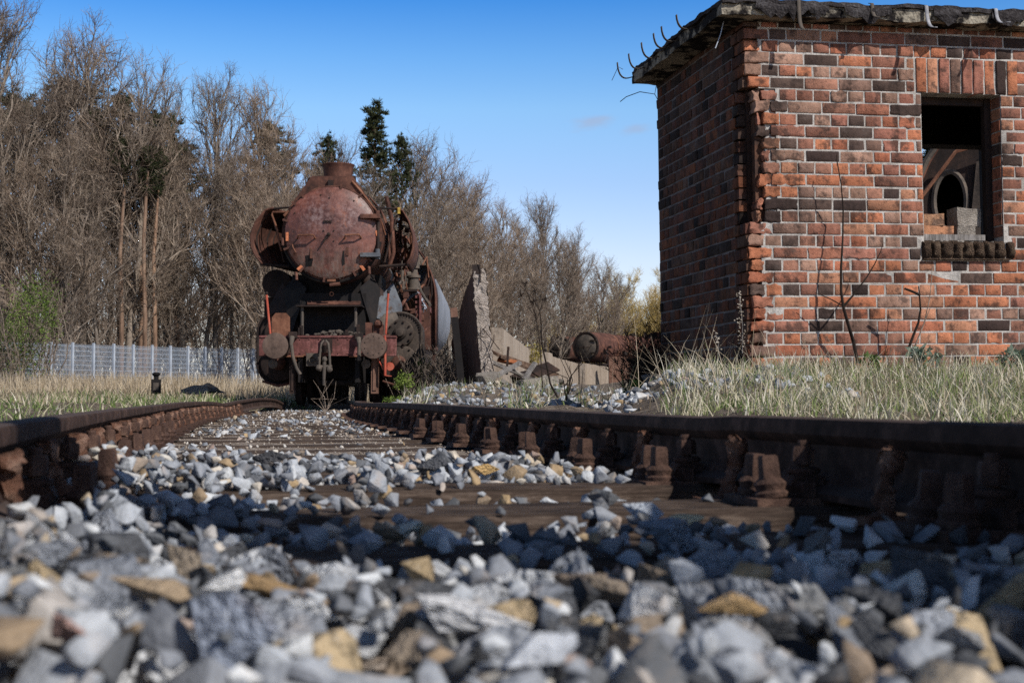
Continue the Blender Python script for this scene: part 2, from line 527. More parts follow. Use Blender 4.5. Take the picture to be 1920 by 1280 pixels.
def stonemat(name, obj=False):
    h = H(name)
    co = None
    if obj:
        oi = h.new('ShaderNodeObjectInfo')
        a = h.new('ShaderNodeVectorMath', operation='ADD'); h.put(a.inputs[0], h.co); h.put(a.inputs[1], oi.outputs['Location']); co = a.outputs[0]
        base = oi.outputs['Color']
    else:
        base = h.ramp(h.attr('rnd', 'Fac'), STONE_STOPS)
    k = 0.036 if obj else 1.0
    n1 = h.noise(36 * k, 5, 0.6, co=co); n2 = h.noise((110 if obj else 170) * k, 2, 0.6, co=co); n3 = h.noise(18 * k, 3, 0.6, co=co)
    c = h.mix(0.95, base, h.ramp(n1, [(0.3, 0.72), (0.5, 1.0), (0.7, 1.22)]), 'MULTIPLY')
    c = h.mix(h.ramp(n2, [(0.62, 0), (0.76, 0.12)]), c, (0.09, 0.085, 0.085))
    c = h.mix(h.ramp(n3, [(0.56, 0), (0.74, 0.55)]), c, (0.30, 0.22, 0.15))
    c = h.mix(h.ramp(h.noise(75 * k, 4, 0.7, co=co), [(0.60, 0), (0.72, 0.3)]), c, (0.5, 0.5, 0.5))
    h.color(c); h.rough(0.8); h.spec(0.3); h.bump(h.math('ADD', n1, n2), 0.7, 0.05 if obj else 0.004)
    M[name] = h.m


stonemat('ballast_mix'); stonemat('stone', True)
STONE_STOPS = [(0.0, (0.10, 0.08, 0.065)), (0.5, (0.26, 0.215, 0.175)), (0.85, (0.40, 0.35, 0.30)), (1.0, (0.55, 0.52, 0.48))]
stonemat('sand_grit')

# ground
h = H('ground_soil')
n1 = h.noise(1.1, 6, 0.7); n2 = h.noise(14, 5, 0.7); n3 = h.noise(75, 4, 0.7)
f = h.math('ADD', h.math('MULTIPLY', n2, 0.5), h.math('MULTIPLY', n3, 0.5))
grit = h.ramp(f, [(0.34, (0.085, 0.066, 0.054)), (0.48, (0.26, 0.21, 0.172)), (0.64, (0.44, 0.385, 0.34))])
soil = h.ramp(f, [(0.36, (0.022, 0.017, 0.013)), (0.5, (0.085, 0.066, 0.052)), (0.64, (0.24, 0.19, 0.15))])
grass = h.ramp(f, [(0.36, (0.06, 0.06, 0.028)), (0.5, (0.17, 0.14, 0.08)), (0.66, (0.33, 0.27, 0.17))])
bed = h.attr('bed', 'Fac'); veg = h.attr('veg', 'Fac')
c = h.mix(h.math('MULTIPLY', veg, h.ramp(n1, [(0.35, 0.3), (0.6, 1)])), soil, grass)
c = h.mix(bed, c, grit)
h.color(c); h.rough(0.95); h.spec(0.1); h.bump(h.math('ADD', n2, n3), 1.0, 0.02)
M['ground_soil'] = h.m

# wire mesh of the fence: open wires, see-through between
h = H('wire_mesh')
x, y, z = h.xyz()
def wires(v, pitch, w):
    fr = h.math('FRACT', h.math('DIVIDE', v, pitch))
    return h.math('LESS_THAN', fr, w)
wv = wires(x, 0.05, 0.34); wh = wires(z, 0.19, 0.10)
al = h.math('MAXIMUM', wv, wh)
h.color((0.25, 0.29, 0.35)); h.rough(0.6); h.put(h.b.inputs['Alpha'], al)
M['wire_mesh'] = h.m

h = H('black_tarp'); h.color(h.ramp(h.noise(6, 4), [(0.3, (0.006, 0.006, 0.007)), (0.7, (0.03, 0.03, 0.033))])); h.rough(0.5); M['black_tarp'] = h.m
h = H('white_frost'); h.color(h.ramp(h.noise(6, 4), [(0.3, (0.5, 0.5, 0.5)), (0.7, (0.75, 0.75, 0.74))])); M['white_paint'] = h.m
h = H('tag_orange'); h.color(h.ramp(h.noise(20, 4), [(0.3, (0.35, 0.11, 0.05)), (0.7, (0.55, 0.20, 0.10))])); M['tag_orange'] = h.m
h = H('yellow_paint'); h.color(h.ramp(h.noise(20, 4), [(0.3, (0.25, 0.15, 0.03)), (0.7, (0.45, 0.30, 0.06))])); M['yellow_paint'] = h.m
# ---------------------------------------------------------------- track line and ground
def xc(Y):
    Y = np.asarray(Y, float)
    yy = np.minimum(Y, 25.4)
    a = -0.23 * (yy - 2) + 0.00375 * (yy - 2) ** 2
    return a - 0.013 * np.maximum(Y - 25.4, 0)


def vnoise(X, Y, f, seed=0):
    """cheap smooth value noise, vectorised"""
    x = X * f + seed * 17.3; y = Y * f + seed * 9.1
    xi = np.floor(x); yi = np.floor(y); fx = x - xi; fy = y - yi
    fx = fx * fx * (3 - 2 * fx); fy = fy * fy * (3 - 2 * fy)
    def hsh(a, b):
        s = np.sin(a * 127.1 + b * 311.7 + seed * 3.7) * 43758.5453
        return s - np.floor(s)
    return (hsh(xi, yi) * (1 - fx) + hsh(xi + 1, yi) * fx) * (1 - fy) + (hsh(xi, yi + 1) * (1 - fx) + hsh(xi + 1, yi + 1) * fx) * fy - 0.5


def ground_z(X, Y, fine=True):
    X = np.asarray(X, float); Y = np.asarray(Y, float)
    d = X - xc(Y)
    mid = -0.21 + 0.034 * sstep(2.6, 4.6, Y)
    right = -0.19 + 0.13 * sstep(0.95, 1.8, d) + 0.27 * sstep(5.2, 9.3, Y) * sstep(0.055, 0.125, X / np.maximum(Y, 0.5)) * sstep(1.0, 1.8, d) + 0.28 * sstep(16, 26, Y) * sstep(1.0, 2.4, d)
    right += 0.05 * sstep(12, 20, Y) * sstep(0.8, 1.4, d)
    far = 0.06 * sstep(3, 9, -d) + 0.38 * sstep(14, 56, Y) * sstep(2, 7, -d)
    left = -0.19 + 0.15 * sstep(0.9, 1.8, -d) + far
    z = np.where(d > 0.82, right, np.where(d < -0.82, left, mid))
    z = np.where(np.abs(d) < 0.95, mid + (z - mid) * sstep(0.8, 0.95, np.abs(d)), z)
    z = z + 0.9 * sstep(55, 110, Y) * sstep(-2, 4, d)      # the bank the far engines stand on
    z = z - 0.10 * sstep(24.2, 25.5, Y) * (np.abs(d) < 1.7) * 1.0
    if fine:
        a = np.where(np.abs(d) < 0.9, 0.014, 0.06)
        z = z + vnoise(X, Y, 5.0, 1) * a + vnoise(X, Y, 1.3, 2) * np.where(np.abs(d) < 1.2, 0.01, 0.07) * sstep(0.9, 2, np.abs(d)) + vnoise(X, Y, 22.0, 3) * 0.010
    return z


def lines(a, b, n, outer):
    base = np.linspace(a, b, n); st = (b - a) / (n - 1)
    lo, hi = [], []; p, q, s = a, b, st
    while p > -outer or q < outer:
        s *= 1.16; p -= s; q += s; lo.append(p); hi.append(q)
    return np.array(lo[::-1] + list(base) + hi)


gx = lines(-4.5, 4.5, 190, 420)
ys = [-6.0, -3, -1.5, -0.6, 0.0, 0.3]; s = 0.035
while ys[-1] < 640:
    ys.append(ys[-1] + s); s = max(s, (ys[-1] + 1.0) * 0.016)
gy = np.array(ys)
GX, GY = np.meshgrid(gx, gy)
GZ = ground_z(GX, GY)
nx, ny = len(gx), len(gy)
idx = np.arange(nx * ny).reshape(ny, nx)
F = np.stack([idx[:-1, :-1], idx[:-1, 1:], idx[1:, 1:], idx[1:, :-1]], -1).reshape(-1, 4)
me = np_mesh('ground', np.stack([GX, GY, GZ], -1).reshape(-1, 3), F, smooth=True)
dd = GX - xc(GY)
bed = 1 - sstep(0.95, 1.5, np.abs(dd)) * 0.75
bed = np.where(GY > 26, bed * 0.4, bed)
bed = np.where((dd > 1.2) & (GY > 9.5), 0.35, bed)
veg = np.where(dd < 0, sstep(1.2, 2.5, -dd), sstep(1.6, 2.8, dd) * (1 - 0.8 * sstep(9, 14, GY)))
for nm, arr in (('bed', bed), ('veg', veg)):
    a = me.attributes.new(nm, 'FLOAT', 'POINT'); a.data.foreach_set('value', arr.astype(np.float32).ravel())
tag(link('ground', me, M['ground_soil']), kind='structure')

# ---------------------------------------------------------------- rails
HEAD = [(-0.0335, -0.010), (-0.030, -0.003), (-0.020, 0.0), (0.020, 0.0), (0.030, -0.003), (0.0335, -0.010)]
PROF = HEAD + [(0.0335, -0.032), (0.024, -0.043), (0.009, -0.052), (0.008, -0.075), (0.009, -0.105), (0.022, -0.124),
               (0.0625, -0.137), (0.0625, -0.149), (-0.0625, -0.149), (-0.0625, -0.137), (-0.022, -0.124), (-0.009, -0.105),
               (-0.008, -0.075), (-0.009, -0.052), (-0.024, -0.043), (-0.0335, -0.032)]
GA = 0.7515


def rail_z(Y, side):
    if side > 0: return -0.006 * math.sin(Y * 0.55) * (Y > 3) - 0.012 * sstep(12, 24, Y) + 0.004
    return 0.045 * math.exp(-((Y - 22) / 3.2) ** 2) + 0.012 * math.exp(-((Y - 12) / 3) ** 2) - 0.07 * max(0, (Y - 23.4) / 2.0) ** 2 - 0.02 * math.exp(-((Y - 16.2) / 1.2) ** 2)


def rail_path(side, y0, y1, n):
    out = []
    for i in range(n):
        t = i / (n - 1); Y = y0 + (y1 - y0) * t ** 1.3
        sl = -0.23 + 0.0075 * (min(Y, 25.4) - 2); k = 1 / math.hypot(1, sl)
        out.append((float(xc(Y)) + side * GA * k, Y - side * GA * sl * k, rail_z(Y, side)))
    return out


rails = {}
for side, lab in ((1, 'rusty steel rail running along the right of the track below the brick hut'),
                  (-1, 'rusty steel rail with a bent hump along the left of the track by the grass')):
    mb = MB().sweep(PROF, rail_path(side, -2.0, 24.3 if side > 0 else 25.2, 120))
    r = empty('rail', (0, 0, 0)); tag(r, lab, 'rail', 'the two rails of the track')
    mb.build('rail_bar', M['rail_rust'], r, smooth=30)
    rails[side] = r


def track_frame(Yc):
    """matrix: local x across the track (right), y along it, z up from the rail heads"""
    sl = -0.23 + 0.0075 * (Yc - 2); k = 1 / math.hypot(1, sl)
    ux = Vector((k, -sl * k, 0)); uy = Vector((sl * k, k, 0))
    m = Matrix.Identity(4)
    for i in range(3): m[i][0] = ux[i]; m[i][1] = uy[i]
    m[0][3] = float(xc(Yc)); m[1][3] = Yc
    return m


SLEEP = [2.55 + 0.64 * k for k in range(-3, 34)]
sl_protos = []
for k in range(3):
    mb = MB()
    nxs, prof = 27, [(-0.13, -0.30), (-0.13, -0.195), (-0.128, -0.168), (-0.11, -0.157), (-0.05, -0.155), (0.0, -0.157), (0.05, -0.155), (0.11, -0.157), (0.128, -0.168), (0.13, -0.195), (0.13, -0.30)]
    vs, fs = [], []
    for i in range(nxs):
        x = -1.25 + 2.5 * i / (nxs - 1)
        for j, (y, z) in enumerate(prof):
            nv = mnoise.noise_vector(Vector((x * 1.4, y * 30 + k * 9, z * 20))) * 0.010
            vs.append((x, y + nv.y, z + nv.z * (0.9 if z > -0.2 else 0)))
    m = len(prof)
    for i in range(nxs - 1):
        for j in range(m - 1): fs.append((i * m + j, (i + 1) * m + j, (i + 1) * m + j + 1, i * m + j + 1))
    fs.append(tuple(range(m))); fs.append(tuple((nxs - 1) * m + j for j in range(m - 1, -1, -1)))
    mb.add(vs, fs)
    me = mb.mesh('sleeper', 50); me.materials.append(M['sleeper_wood']); sl_protos.append(me)
for i, Yc in enumerate(SLEEP):
    o = link('sleeper', sl_protos[i % 3])
    o.matrix_world = track_frame(Yc) @ Matrix.Translation((0, 0, -0.002 - (0.012 if Yc > 4.2 else (0.045 if Yc < 1.5 else 0)))) @ Matrix.Rotation(R(random.uniform(-0.8, 0.8)), 4, 'Z')
    near = 1.0 < Yc < 2.9
    tag(o, {True: 'dark cracked timber sleeper near the front, its split edge bare among grey stones',
            False: 'weathered timber sleeper lying half buried in grit between the rails'}[near], 'sleeper', 'timber sleepers under the two rails')


# fastenings of the right-hand rail seen from the track side (local: x outwards from the web toward the track is negative)
def hexnut(mb, x, y, z0, r, hgt, n=6):
    mb.lathe([(r, 0), (r, hgt * 0.8), (r * 0.86, hgt)], (x, y, z0), (0, 0, 1), n)


def mk_plate_mesh():
    mb = MB().box(-0.185, -0.02, -0.085, 0.085, -0.162, -0.146)
    mb.box(-0.088, -0.066, -0.07, 0.07, -0.146, -0.118)
    return mb.jitter(0.003, 30).mesh('tie_plate', 35)


def mk_screw_mesh():
    mb = MB()
    mb.lathe([(0.030, 0), (0.032, 0.008), (0.026, 0.013), (0.028, 0.020), (0.030, 0.025), (0.024, 0.032), (0.018, 0.038), (0.016, 0.040)], (0, 0, 0), (0, 0, 1), 16)
    mb.tube([(0, 0, 0.036), (0, 0, 0.052), (0, 0, 0.074), (0, 0, 0.078)], [0.0225, 0.0215, 0.0205, 0.017], 4)
    return mb.jitter(0.0012, 40).mesh('sleeper_screw', 40)


def mk_clip_mesh():
    mb = MB()
    mb.prism([(-0.090, 0.0), (-0.028, 0.012), (-0.025, 0.026), (-0.05, 0.036), (-0.085, 0.03), (-0.094, 0.012)], -0.028, 0.028)
    mb.lathe([(0.030, 0), (0.032, 0.004), (0.031, 0.010), (0.024, 0.012)], (-0.058, 0, 0.032), (0, 0, 1), 16)
    return mb.jitter(0.003, 30).mesh('clip', 35)


def mk_bolt_mesh():
    mb = MB()
    mb.cyl((0, 0, -0.02), (0, 0, 0.052), 0.011, n=10)
    hexnut(mb, 0, 0, 0.006, 0.0235, 0.034)
    mb.lathe([(0.012, 0), (0.013, 0.008), (0.010, 0.012)], (0, 0, 0.040), (0, 0, 1), 10)
    return mb.jitter(0.0008, 45).mesh('clip_bolt', 35)


def mk_anchor_mesh(seed):
    """rail anchor: a lumpy, rust-eaten post of clip and wedge leaning up along the web"""
    mb = MB()
    pts = [(-0.075, 0, -0.165), (-0.07, 0.002, -0.13), (-0.063, 0.004, -0.105), (-0.058, 0.006, -0.082), (-0.054, 0.007, -0.066), (-0.052, 0.008, -0.058), (-0.051, 0.008, -0.046)]
    rad = [0.019, 0.016, 0.015, 0.016, 0.019, 0.024, 0.020]
    vs = []
    q = [Vector(p) for p in pts]; P, Rr = [], []
    for i in range(len(q) - 1):
        for t in (0, 0.25, 0.5, 0.75):
            P.append(q[i].lerp(q[i + 1], t)); Rr.append(rad[i] * (1 - t) + rad[i + 1] * t)
    P.append(q[-1]); Rr.append(rad[-1])
    mb.tube(P, Rr, 12)
    mb.jitter(0.016, 42, seed).jitter(0.007, 110, seed + 3)
    mb2 = MB().box(-0.135, -0.02, -0.045, 0.045, -0.178, -0.162)
    n = len(mb.V)
    mb2.jitter(0.006, 30, seed)
    mb.add(mb2.V, mb2.F)
    return mb.mesh('rail_anchor', 45)


pl, scw, clp, blt = mk_plate_mesh(), mk_screw_mesh(), mk_clip_mesh(), mk_bolt_mesh()
anchors = [mk_anchor_mesh(k) for k in range(4)]
for me in (pl, clp): me.materials.append(M['bolt_rust'])
for me in (scw, blt): me.materials.append(M['bolt_rust'])
for i, me in enumerate(anchors): me.materials.append(M['anchor_rust'])
for side in (1, -1):
    r = rails[side]
    for i, Yc in enumerate(SLEEP):
        if Yc < (1.2 if side > 0 else 2.3) or Yc > 18: continue
        base = track_frame(Yc) @ Matrix.Translation((side * GA, 0, rail_z(Yc, side))) @ Matrix.Rotation(PI if side < 0 else 0, 4, 'Z')
        sub = Yc < 7.5
        p = link('tie_plate', pl, parent=r); p.matrix_world = base
        c = link('rail_clip', clp, parent=r); c.matrix_world = base @ Matrix.Translation((0, 0, -0.137))
        b = link('clip_bolt', blt, parent=r); b.matrix_world = base @ Matrix.Translation((-0.058, 0, -0.094)) @ Matrix.Rotation(R(random.uniform(-7, 7)), 4, 'Y') @ Matrix.Rotation(random.uniform(0, 3), 4, 'Z')
        if sub:
            for sy in (-0.042, 0.042):
                s_ = link('sleeper_screw', scw, parent=r)
                s_.matrix_world = base @ Matrix.Translation((-0.140, sy, -0.146)) @ Matrix.Rotation(random.uniform(0, 1.5), 4, 'Z') @ Matrix.Rotation(R(random.uniform(-6, 6)), 4, 'X')
        a = link('rail_anchor', anchors[i % 4], parent=r)
        a.matrix_world = base @ Matrix.Translation((0.0, 0.32, 0.0)) @ Matrix.Rotation(R(random.uniform(-9, 9)), 4, 'X') @ Matrix.Scale(random.uniform(0.9, 1.08), 4)
        if 3.9 < Yc < 4.2 and side > 0:
            a['label'] = 'orange-brown lump of rust at the rail foot'


# ---------------------------------------------------------------- stones
def hull_stone(seed, flat=0.72):
    rr = np.random.default_rng(seed)
    n = int(rr.integers(8, 13))
    p = rr.normal(size=(n, 3)); p /= np.linalg.norm(p, axis=1, keepdims=True)
    p *= rr.uniform(0.82, 1.08, (n, 1)) * np.array([1.15, rr.uniform(0.7, 0.95), flat * rr.uniform(0.75, 1.15)])
    bm = bmesh.new()
    for q in p: bm.verts.new(q)
    r_ = bmesh.ops.convex_hull(bm, input=bm.verts)
    bmesh.ops.delete(bm, geom=[g for g in r_['geom_interior'] if isinstance(g, bmesh.types.BMVert)], context='VERTS')
    bmesh.ops.dissolve_limit(bm, angle_limit=R(9), verts=bm.verts, edges=bm.edges)
    bmesh.ops.bevel(bm, geom=list(bm.edges), offset=0.025, segments=1, affect='EDGES', clamp_overlap=True)
    bmesh.ops.triangulate(bm, faces=bm.faces)
    me = bpy.data.meshes.new('ballast_stone'); bm.to_mesh(me); bm.free()
    return me


stone_protos = [hull_stone(100 + k) for k in range(22)]
for me in stone_protos: me.materials.append(M['stone'])
lowp = []
for me in stone_protos:
    v = np.array([x.co[:] for x in me.vertices]); f = np.array([p.vertices[:] for p in me.polygons]); lowp.append((v, f))


def rot_rand(n, tilt=0.6):
    a = RNG.uniform(0, 2 * PI, n); b = RNG.normal(0, tilt, n); c = RNG.normal(0, tilt, n)
    ca, sa, cb, sb, cc, s_c = np.cos(a), np.sin(a), np.cos(b), np.sin(b), np.cos(c), np.sin(c)
    Rz = np.zeros((n, 3, 3)); Rz[:, 0, 0] = ca; Rz[:, 0, 1] = -sa; Rz[:, 1, 0] = sa; Rz[:, 1, 1] = ca; Rz[:, 2, 2] = 1
    Rx = np.zeros((n, 3, 3)); Rx[:, 0, 0] = 1; Rx[:, 1, 1] = cb; Rx[:, 1, 2] = -sb; Rx[:, 2, 1] = sb; Rx[:, 2, 2] = cb
    Ry = np.zeros((n, 3, 3)); Ry[:, 1, 1] = 1; Ry[:, 0, 0] = cc; Ry[:, 0, 2] = s_c; Ry[:, 2, 0] = -s_c; Ry[:, 2, 2] = cc
    return Rz @ Rx @ Ry


cell = 0.01
hx0, hx1, hy0, hy1 = -1.7, 1.2, 0.55, 4.7
HX, HY = np.meshgrid(np.arange(hx0, hx1, cell), np.arange(hy0, hy1, cell))
HM = ground_z(HX, HY)
for Yc in SLEEP:
    if Yc < hy1 + 0.5:
        sl = -0.23 + 0.0075 * (Yc - 2)
        al = (HY - Yc) - (HX - float(xc(Yc))) * (-sl)
        HM = np.where(np.abs(al) < 0.13, np.maximum(HM, -0.157 if Yc > 1.5 else -0.20), HM)


def drop(X, Y, r):
    i0 = int((X - r - hx0) / cell); i1 = int((X + r - hx0) / cell) + 1
    j0 = int((Y - r - hy0) / cell); j1 = int((Y + r - hy0) / cell) + 1
    if i0 < 0 or j0 < 0 or i1 >= HM.shape[1] or j1 >= HM.shape[0]: return None
    sub = HM[j0:j1, i0:i1]; d2 = ((HX[j0:j1, i0:i1] - X) ** 2 + (HY[j0:j1, i0:i1] - Y) ** 2) / (r * r)
    ins = d2 < 0.8
    h_ = np.quantile(sub[ins], 0.7)
    z = h_ + 0.45 * r
    side = float(sstep(0.38, 0.62, float(xc(Y)) - X)) * 0.045
    if z + 0.75 * r > side + (-0.105 if Y < 1.42 else (-0.122 if Y < 2.9 else -0.095)): return None
    HM[j0:j1, i0:i1] = np.where(d2 < 1, np.maximum(sub, z + 0.62 * r * (1 - d2)), sub)
    return z


stones = []     # X, Y, Z, r
def fill(n, y0, y1, rlo, rhi, dens=None, off=0.10):
    for _ in range(n):
        Y = random.uniform(y0, y1); c = float(xc(Y))
        X = random.uniform(max(c - 0.73, -0.42 * Y - 0.1), min(c + 0.70, 0.42 * Y + 0.1))
        Yc = Y + 0.22 * (X - c) * -1        # along-track coordinate of the point
        if dens is not None and random.random() > dens(X, Yc): continue
        r = rlo + (rhi - rlo) * random.random() ** 1.7
        if (X - c > 0.70 - off - r or c - X > 0.735 - r) and Y < 4.5: continue
        z = drop(X, Y, r)
        if z is not None: stones.append((X, Y, z, r))


def d_sleep(Yc):
    return min(abs(Yc - s_) for s_ in SLEEP)


fill(500, 0.80, 1.46, 0.040, 0.058, None, 0.02)
fill(500, 0.80, 1.52, 0.028, 0.042, None, 0.02)
fill(420, 0.80, 1.50, 0.020, 0.032, None, 0.02)
fill(500, 0.80, 1.50, 0.010, 0.020, None, 0.02)
fill(160, 1.46, 1.66, 0.010, 0.022, lambda X, Yc: 0.8 if X < -0.15 else 0.2, 0.02)
fill(300, 1.62, 2.10, 0.024, 0.040, lambda X, Yc: 0.9 if d_sleep(Yc) > 0.11 else 0.2, 0.05)
fill(500, 1.62, 2.10, 0.012, 0.026, lambda X, Yc: (0.9 if d_sleep(Yc) > 0.13 else 0.25), 0.05)
fill(500, 2.05, 2.45, 0.011, 0.030, lambda X, Yc: (0.9 if d_sleep(Yc) > 0.12 else (0.45 if X < -0.15 else 0.1)))
fill(480, 2.45, 3.0, 0.011, 0.030, lambda X, Yc: (0.7 if d_sleep(Yc) > 0.12 else (0.6 if X < -0.25 else 0.06)))
fill(1700, 2.9, 4.1, 0.013, 0.036, lambda X, Yc: 0.9 if (X < -0.25 or Yc > 3.35) else 0.22)
fill(90, 4.1, 4.6, 0.010, 0.026)
fill(900, 1.5, 3.4, 0.014, 0.036, lambda X, Yc: 0.9 if X < float(xc(Yc)) - 0.34 else 0.0)
# beyond: loose stones on the sandy bed, along the rails, and rubble on the right bank
def loose(n, fn):
    for _ in range(n):
        X, Y, r = fn()
        stones.append((X, Y, float(ground_z(X, Y)) + 0.25 * r, r))


def along():
    Y = random.uniform(4.4, 24); s_ = random.choice((-1, 1, 1)); d = s_ * random.uniform(0.42, 0.62) if random.random() < 0.45 else random.uniform(-0.6, 0.6)
    return float(xc(Y)) + d, Y, random.uniform(0.012, 0.030) * (0.8 + Y / 22)


def heap(yc, xoff, sy, sx, r0, r1):
    def f():
        Y = random.gauss(yc, sy); d = random.gauss(xoff, sx)
        return float(xc(Y)) + d, Y, random.uniform(r0, r1)
    return f


def bank():
    Y = random.uniform(11, 29); return float(xc(Y)) + random.uniform(0.85, 4.3), Y, random.uniform(0.025, 0.075)


def hutfoot():
    Y = random.uniform(7.0, 9.9); return random.uniform(0.35, 1.6) + 0.02 * Y, Y, random.uniform(0.015, 0.05)


loose(150, along)
loose(40, heap(5.4, -0.5, 0.4, 0.10, 0.012, 0.032)); loose(55, heap(8.5, -0.3, 0.5, 0.2, 0.018, 0.035)); loose(40, heap(9.0, 0.4, 0.8, 0.12, 0.018, 0.035)); loose(60, heap(13, 0.1, 1.1, 0.25, 0.02, 0.04))
loose(900, bank); loose(420, hutfoot)
print('stones', len(stones))
S = np.array(stones)
vis = np.abs(S[:, 0]) < 0.375 * S[:, 1] + 0.02
scr = np.where(vis & (S[:, 1] > 0.95), S[:, 3] / S[:, 1], 0)
order = np.argsort(-scr)
NI = 270
ind = set(order[:NI].tolist())
CLS = [('dark slate-grey', 0.20, [(0.05, 0.052, 0.058), (0.085, 0.088, 0.097)]),
       ('blue-grey', 0.30, [(0.17, 0.183, 0.212), (0.27, 0.288, 0.325)]),
       ('mid grey', 0.18, [(0.19, 0.193, 0.20), (0.27, 0.27, 0.275)]),
       ('pale grey', 0.16, [(0.40, 0.412, 0.435), (0.56, 0.57, 0.59)]),
       ('brownish', 0.09, [(0.20, 0.155, 0.12), (0.29, 0.235, 0.18)]),
       ('ochre-stained', 0.06, [(0.36, 0.27, 0.16), (0.46, 0.36, 0.23)]),
       ('whitish', 0.02, [(0.52, 0.50, 0.46), (0.6, 0.58, 0.55)])]
MR = rot_rand(len(S), 0.55)
for i in order[:NI]:
    X, Y, Z, r = S[i]
    o = link('ballast_stone', stone_protos[random.randrange(len(stone_protos))])
    q = Matrix(MR[i].tolist()).to_4x4()
    o.matrix_world = Matrix.Translation((X, Y, Z)) @ q @ Matrix.Diagonal((r * random.uniform(0.9, 1.25), r, r * random.uniform(0.85, 1.2), 1))
    u = random.random(); acc = 0
    for nm, w, cols in CLS:
        acc += w
        if u <= acc: break
    k = random.random(); o.color = tuple(a * (1 - k) + b * k for a, b in zip(*cols)) + (1,)
    row = 'in the front heap' if Y < 1.55 else ('beside the dark sleepers' if Y < 2.9 else 'in the bright row beyond the sleepers')
    tag(o, f'{nm} broken ballast stone {row}', 'stone', f'{nm} ballast stones between the rails {row}')
# the few stones one can point to
special = [(767, 985, 'pale cream flat-topped stone beside the dark sleeper, right of the middle of the track', (0.60, 0.56, 0.46), 0.036, (1.2, 1, 0.72)),
           (408, 1095, 'bright white angular stone in the near heap, left of the long ochre stone', (0.66, 0.65, 0.63), 0.024, (1.3, 0.9, 1.0)),
           (490, 1100, 'long ochre-brown stone in the near heap beside the white one', (0.25, 0.165, 0.085), 0.034, (1.6, 0.9, 0.8)),
           (300, 1105, 'flat ochre and grey stone in the near heap at left', (0.30, 0.225, 0.15), 0.034, (1.7, 0.9, 0.6)),
           (430, 1190, 'largest blue-grey block of the near heap with one broad flat face', (0.20, 0.225, 0.28), 0.044, (1.15, 0.9, 1.0)),
           (510, 860, 'rounded dark slate stone standing in the bright row of stones', (0.045, 0.045, 0.05), 0.047, (1.2, 0.9, 0.9)),
           (810, 873, 'dark grey sloping stone at the right of the bright row', (0.06, 0.062, 0.07), 0.05, (1.3, 0.9, 0.8)),
           (910, 880, 'ochre yellow stone near the right rail at the end of the bright row', (0.40, 0.26, 0.11), 0.042, (1.2, 0.9, 0.8)),
           (1210, 960, 'pale blue-grey stone leaning on the sleeper end by the right rail', (0.36, 0.39, 0.44), 0.042, (1.25, 0.9, 0.85)),
           (1285, 975, 'cream and yellow stone beside the right rail screws', (0.55, 0.47, 0.30), 0.034, (1.3, 1.0, 0.8)),
           (1205, 980, 'slim grey stone propped upright among dark stones by the right rail', (0.17, 0.17, 0.175), 0.034, (0.6, 0.8, 1.35)),
           (1380, 1135, 'orange-stained stone of the near heap right of the middle', (0.38, 0.25, 0.12), 0.027, (1.4, 1.0, 0.7)),
           (850, 1150, 'large whitish grey rough stone in the middle of the near heap', (0.44, 0.44, 0.45), 0.042, (1.7, 1.0, 0.8)),
           (225, 1148, 'small round white pebble in the near heap at left', (0.78, 0.77, 0.75), 0.010, (1, 1, 1)),
           (130, 1175, 'reddish stone of the near heap at far left', (0.33, 0.21, 0.18), 0.030, (1.3, 0.9, 0.8)),
           (1530, 1020, 'tall grey stone standing on end near the rail at right', (0.15, 0.145, 0.14), 0.034, (0.8, 0.8, 1.35)),
           (1250, 1000, 'blue-grey angular stone in the dark hollow by the right rail', (0.16, 0.19, 0.235), 0.042, (1.2, 1, 1)),
           (1000, 1225, 'flat pale grey stone in the lower middle of the near heap', (0.40, 0.42, 0.46), 0.034, (1.3, 1, 0.7))]
for px, py, lab, colr, r, sc3 in special:
    r *= 0.78
    # find where the sight line meets the top of the stones already lying there
    best = 1.3
    for Y in np.arange(0.85, 4.6, 0.01):
        p = at(px, py, Y)
        i = int((p.x - hx0) / cell); j = int((p.y - hy0) / cell)
        if 0 <= i < HM.shape[1] and 0 <= j < HM.shape[0] and p.z < HM[j, i] + r * 0.3:
            best = Y; break
    p = at(px, py, best)
    o = link('ballast_stone', stone_protos[random.randrange(len(stone_protos))])
    o.matrix_world = Matrix.Translation(p) @ Matrix.Rotation(random.uniform(-0.6, 0.6), 4, 'Z') @ Matrix.Rotation(random.uniform(-0.25, 0.25), 4, 'Y') @ Matrix.Diagonal((r * sc3[0], r * sc3[1], r * sc3[2], 1))
    o.color = tuple(min(0.75, c_ * 1.25) for c_ in colr) + (1,)
    tag(o, lab, 'stone')
Vs, Fs, Rn, n0 = [], [], [], 0
for i in order[NI:]:
    v, f = lowp[random.randrange(len(lowp))]
    X, Y, Z, r = S[i]
    Vs.append((v * r) @ MR[i].T + [X, Y, Z]); Fs.append(f + n0); n0 += len(v); Rn += [random.random()] * len(f)
me = np_mesh('gravel', np.concatenate(Vs), np.concatenate(Fs), rnd=Rn)
tag(link('gravel', me, M['ballast_mix']), 'loose grey broken ballast strewn over the track bed and banks', 'gravel', kind='stuff')

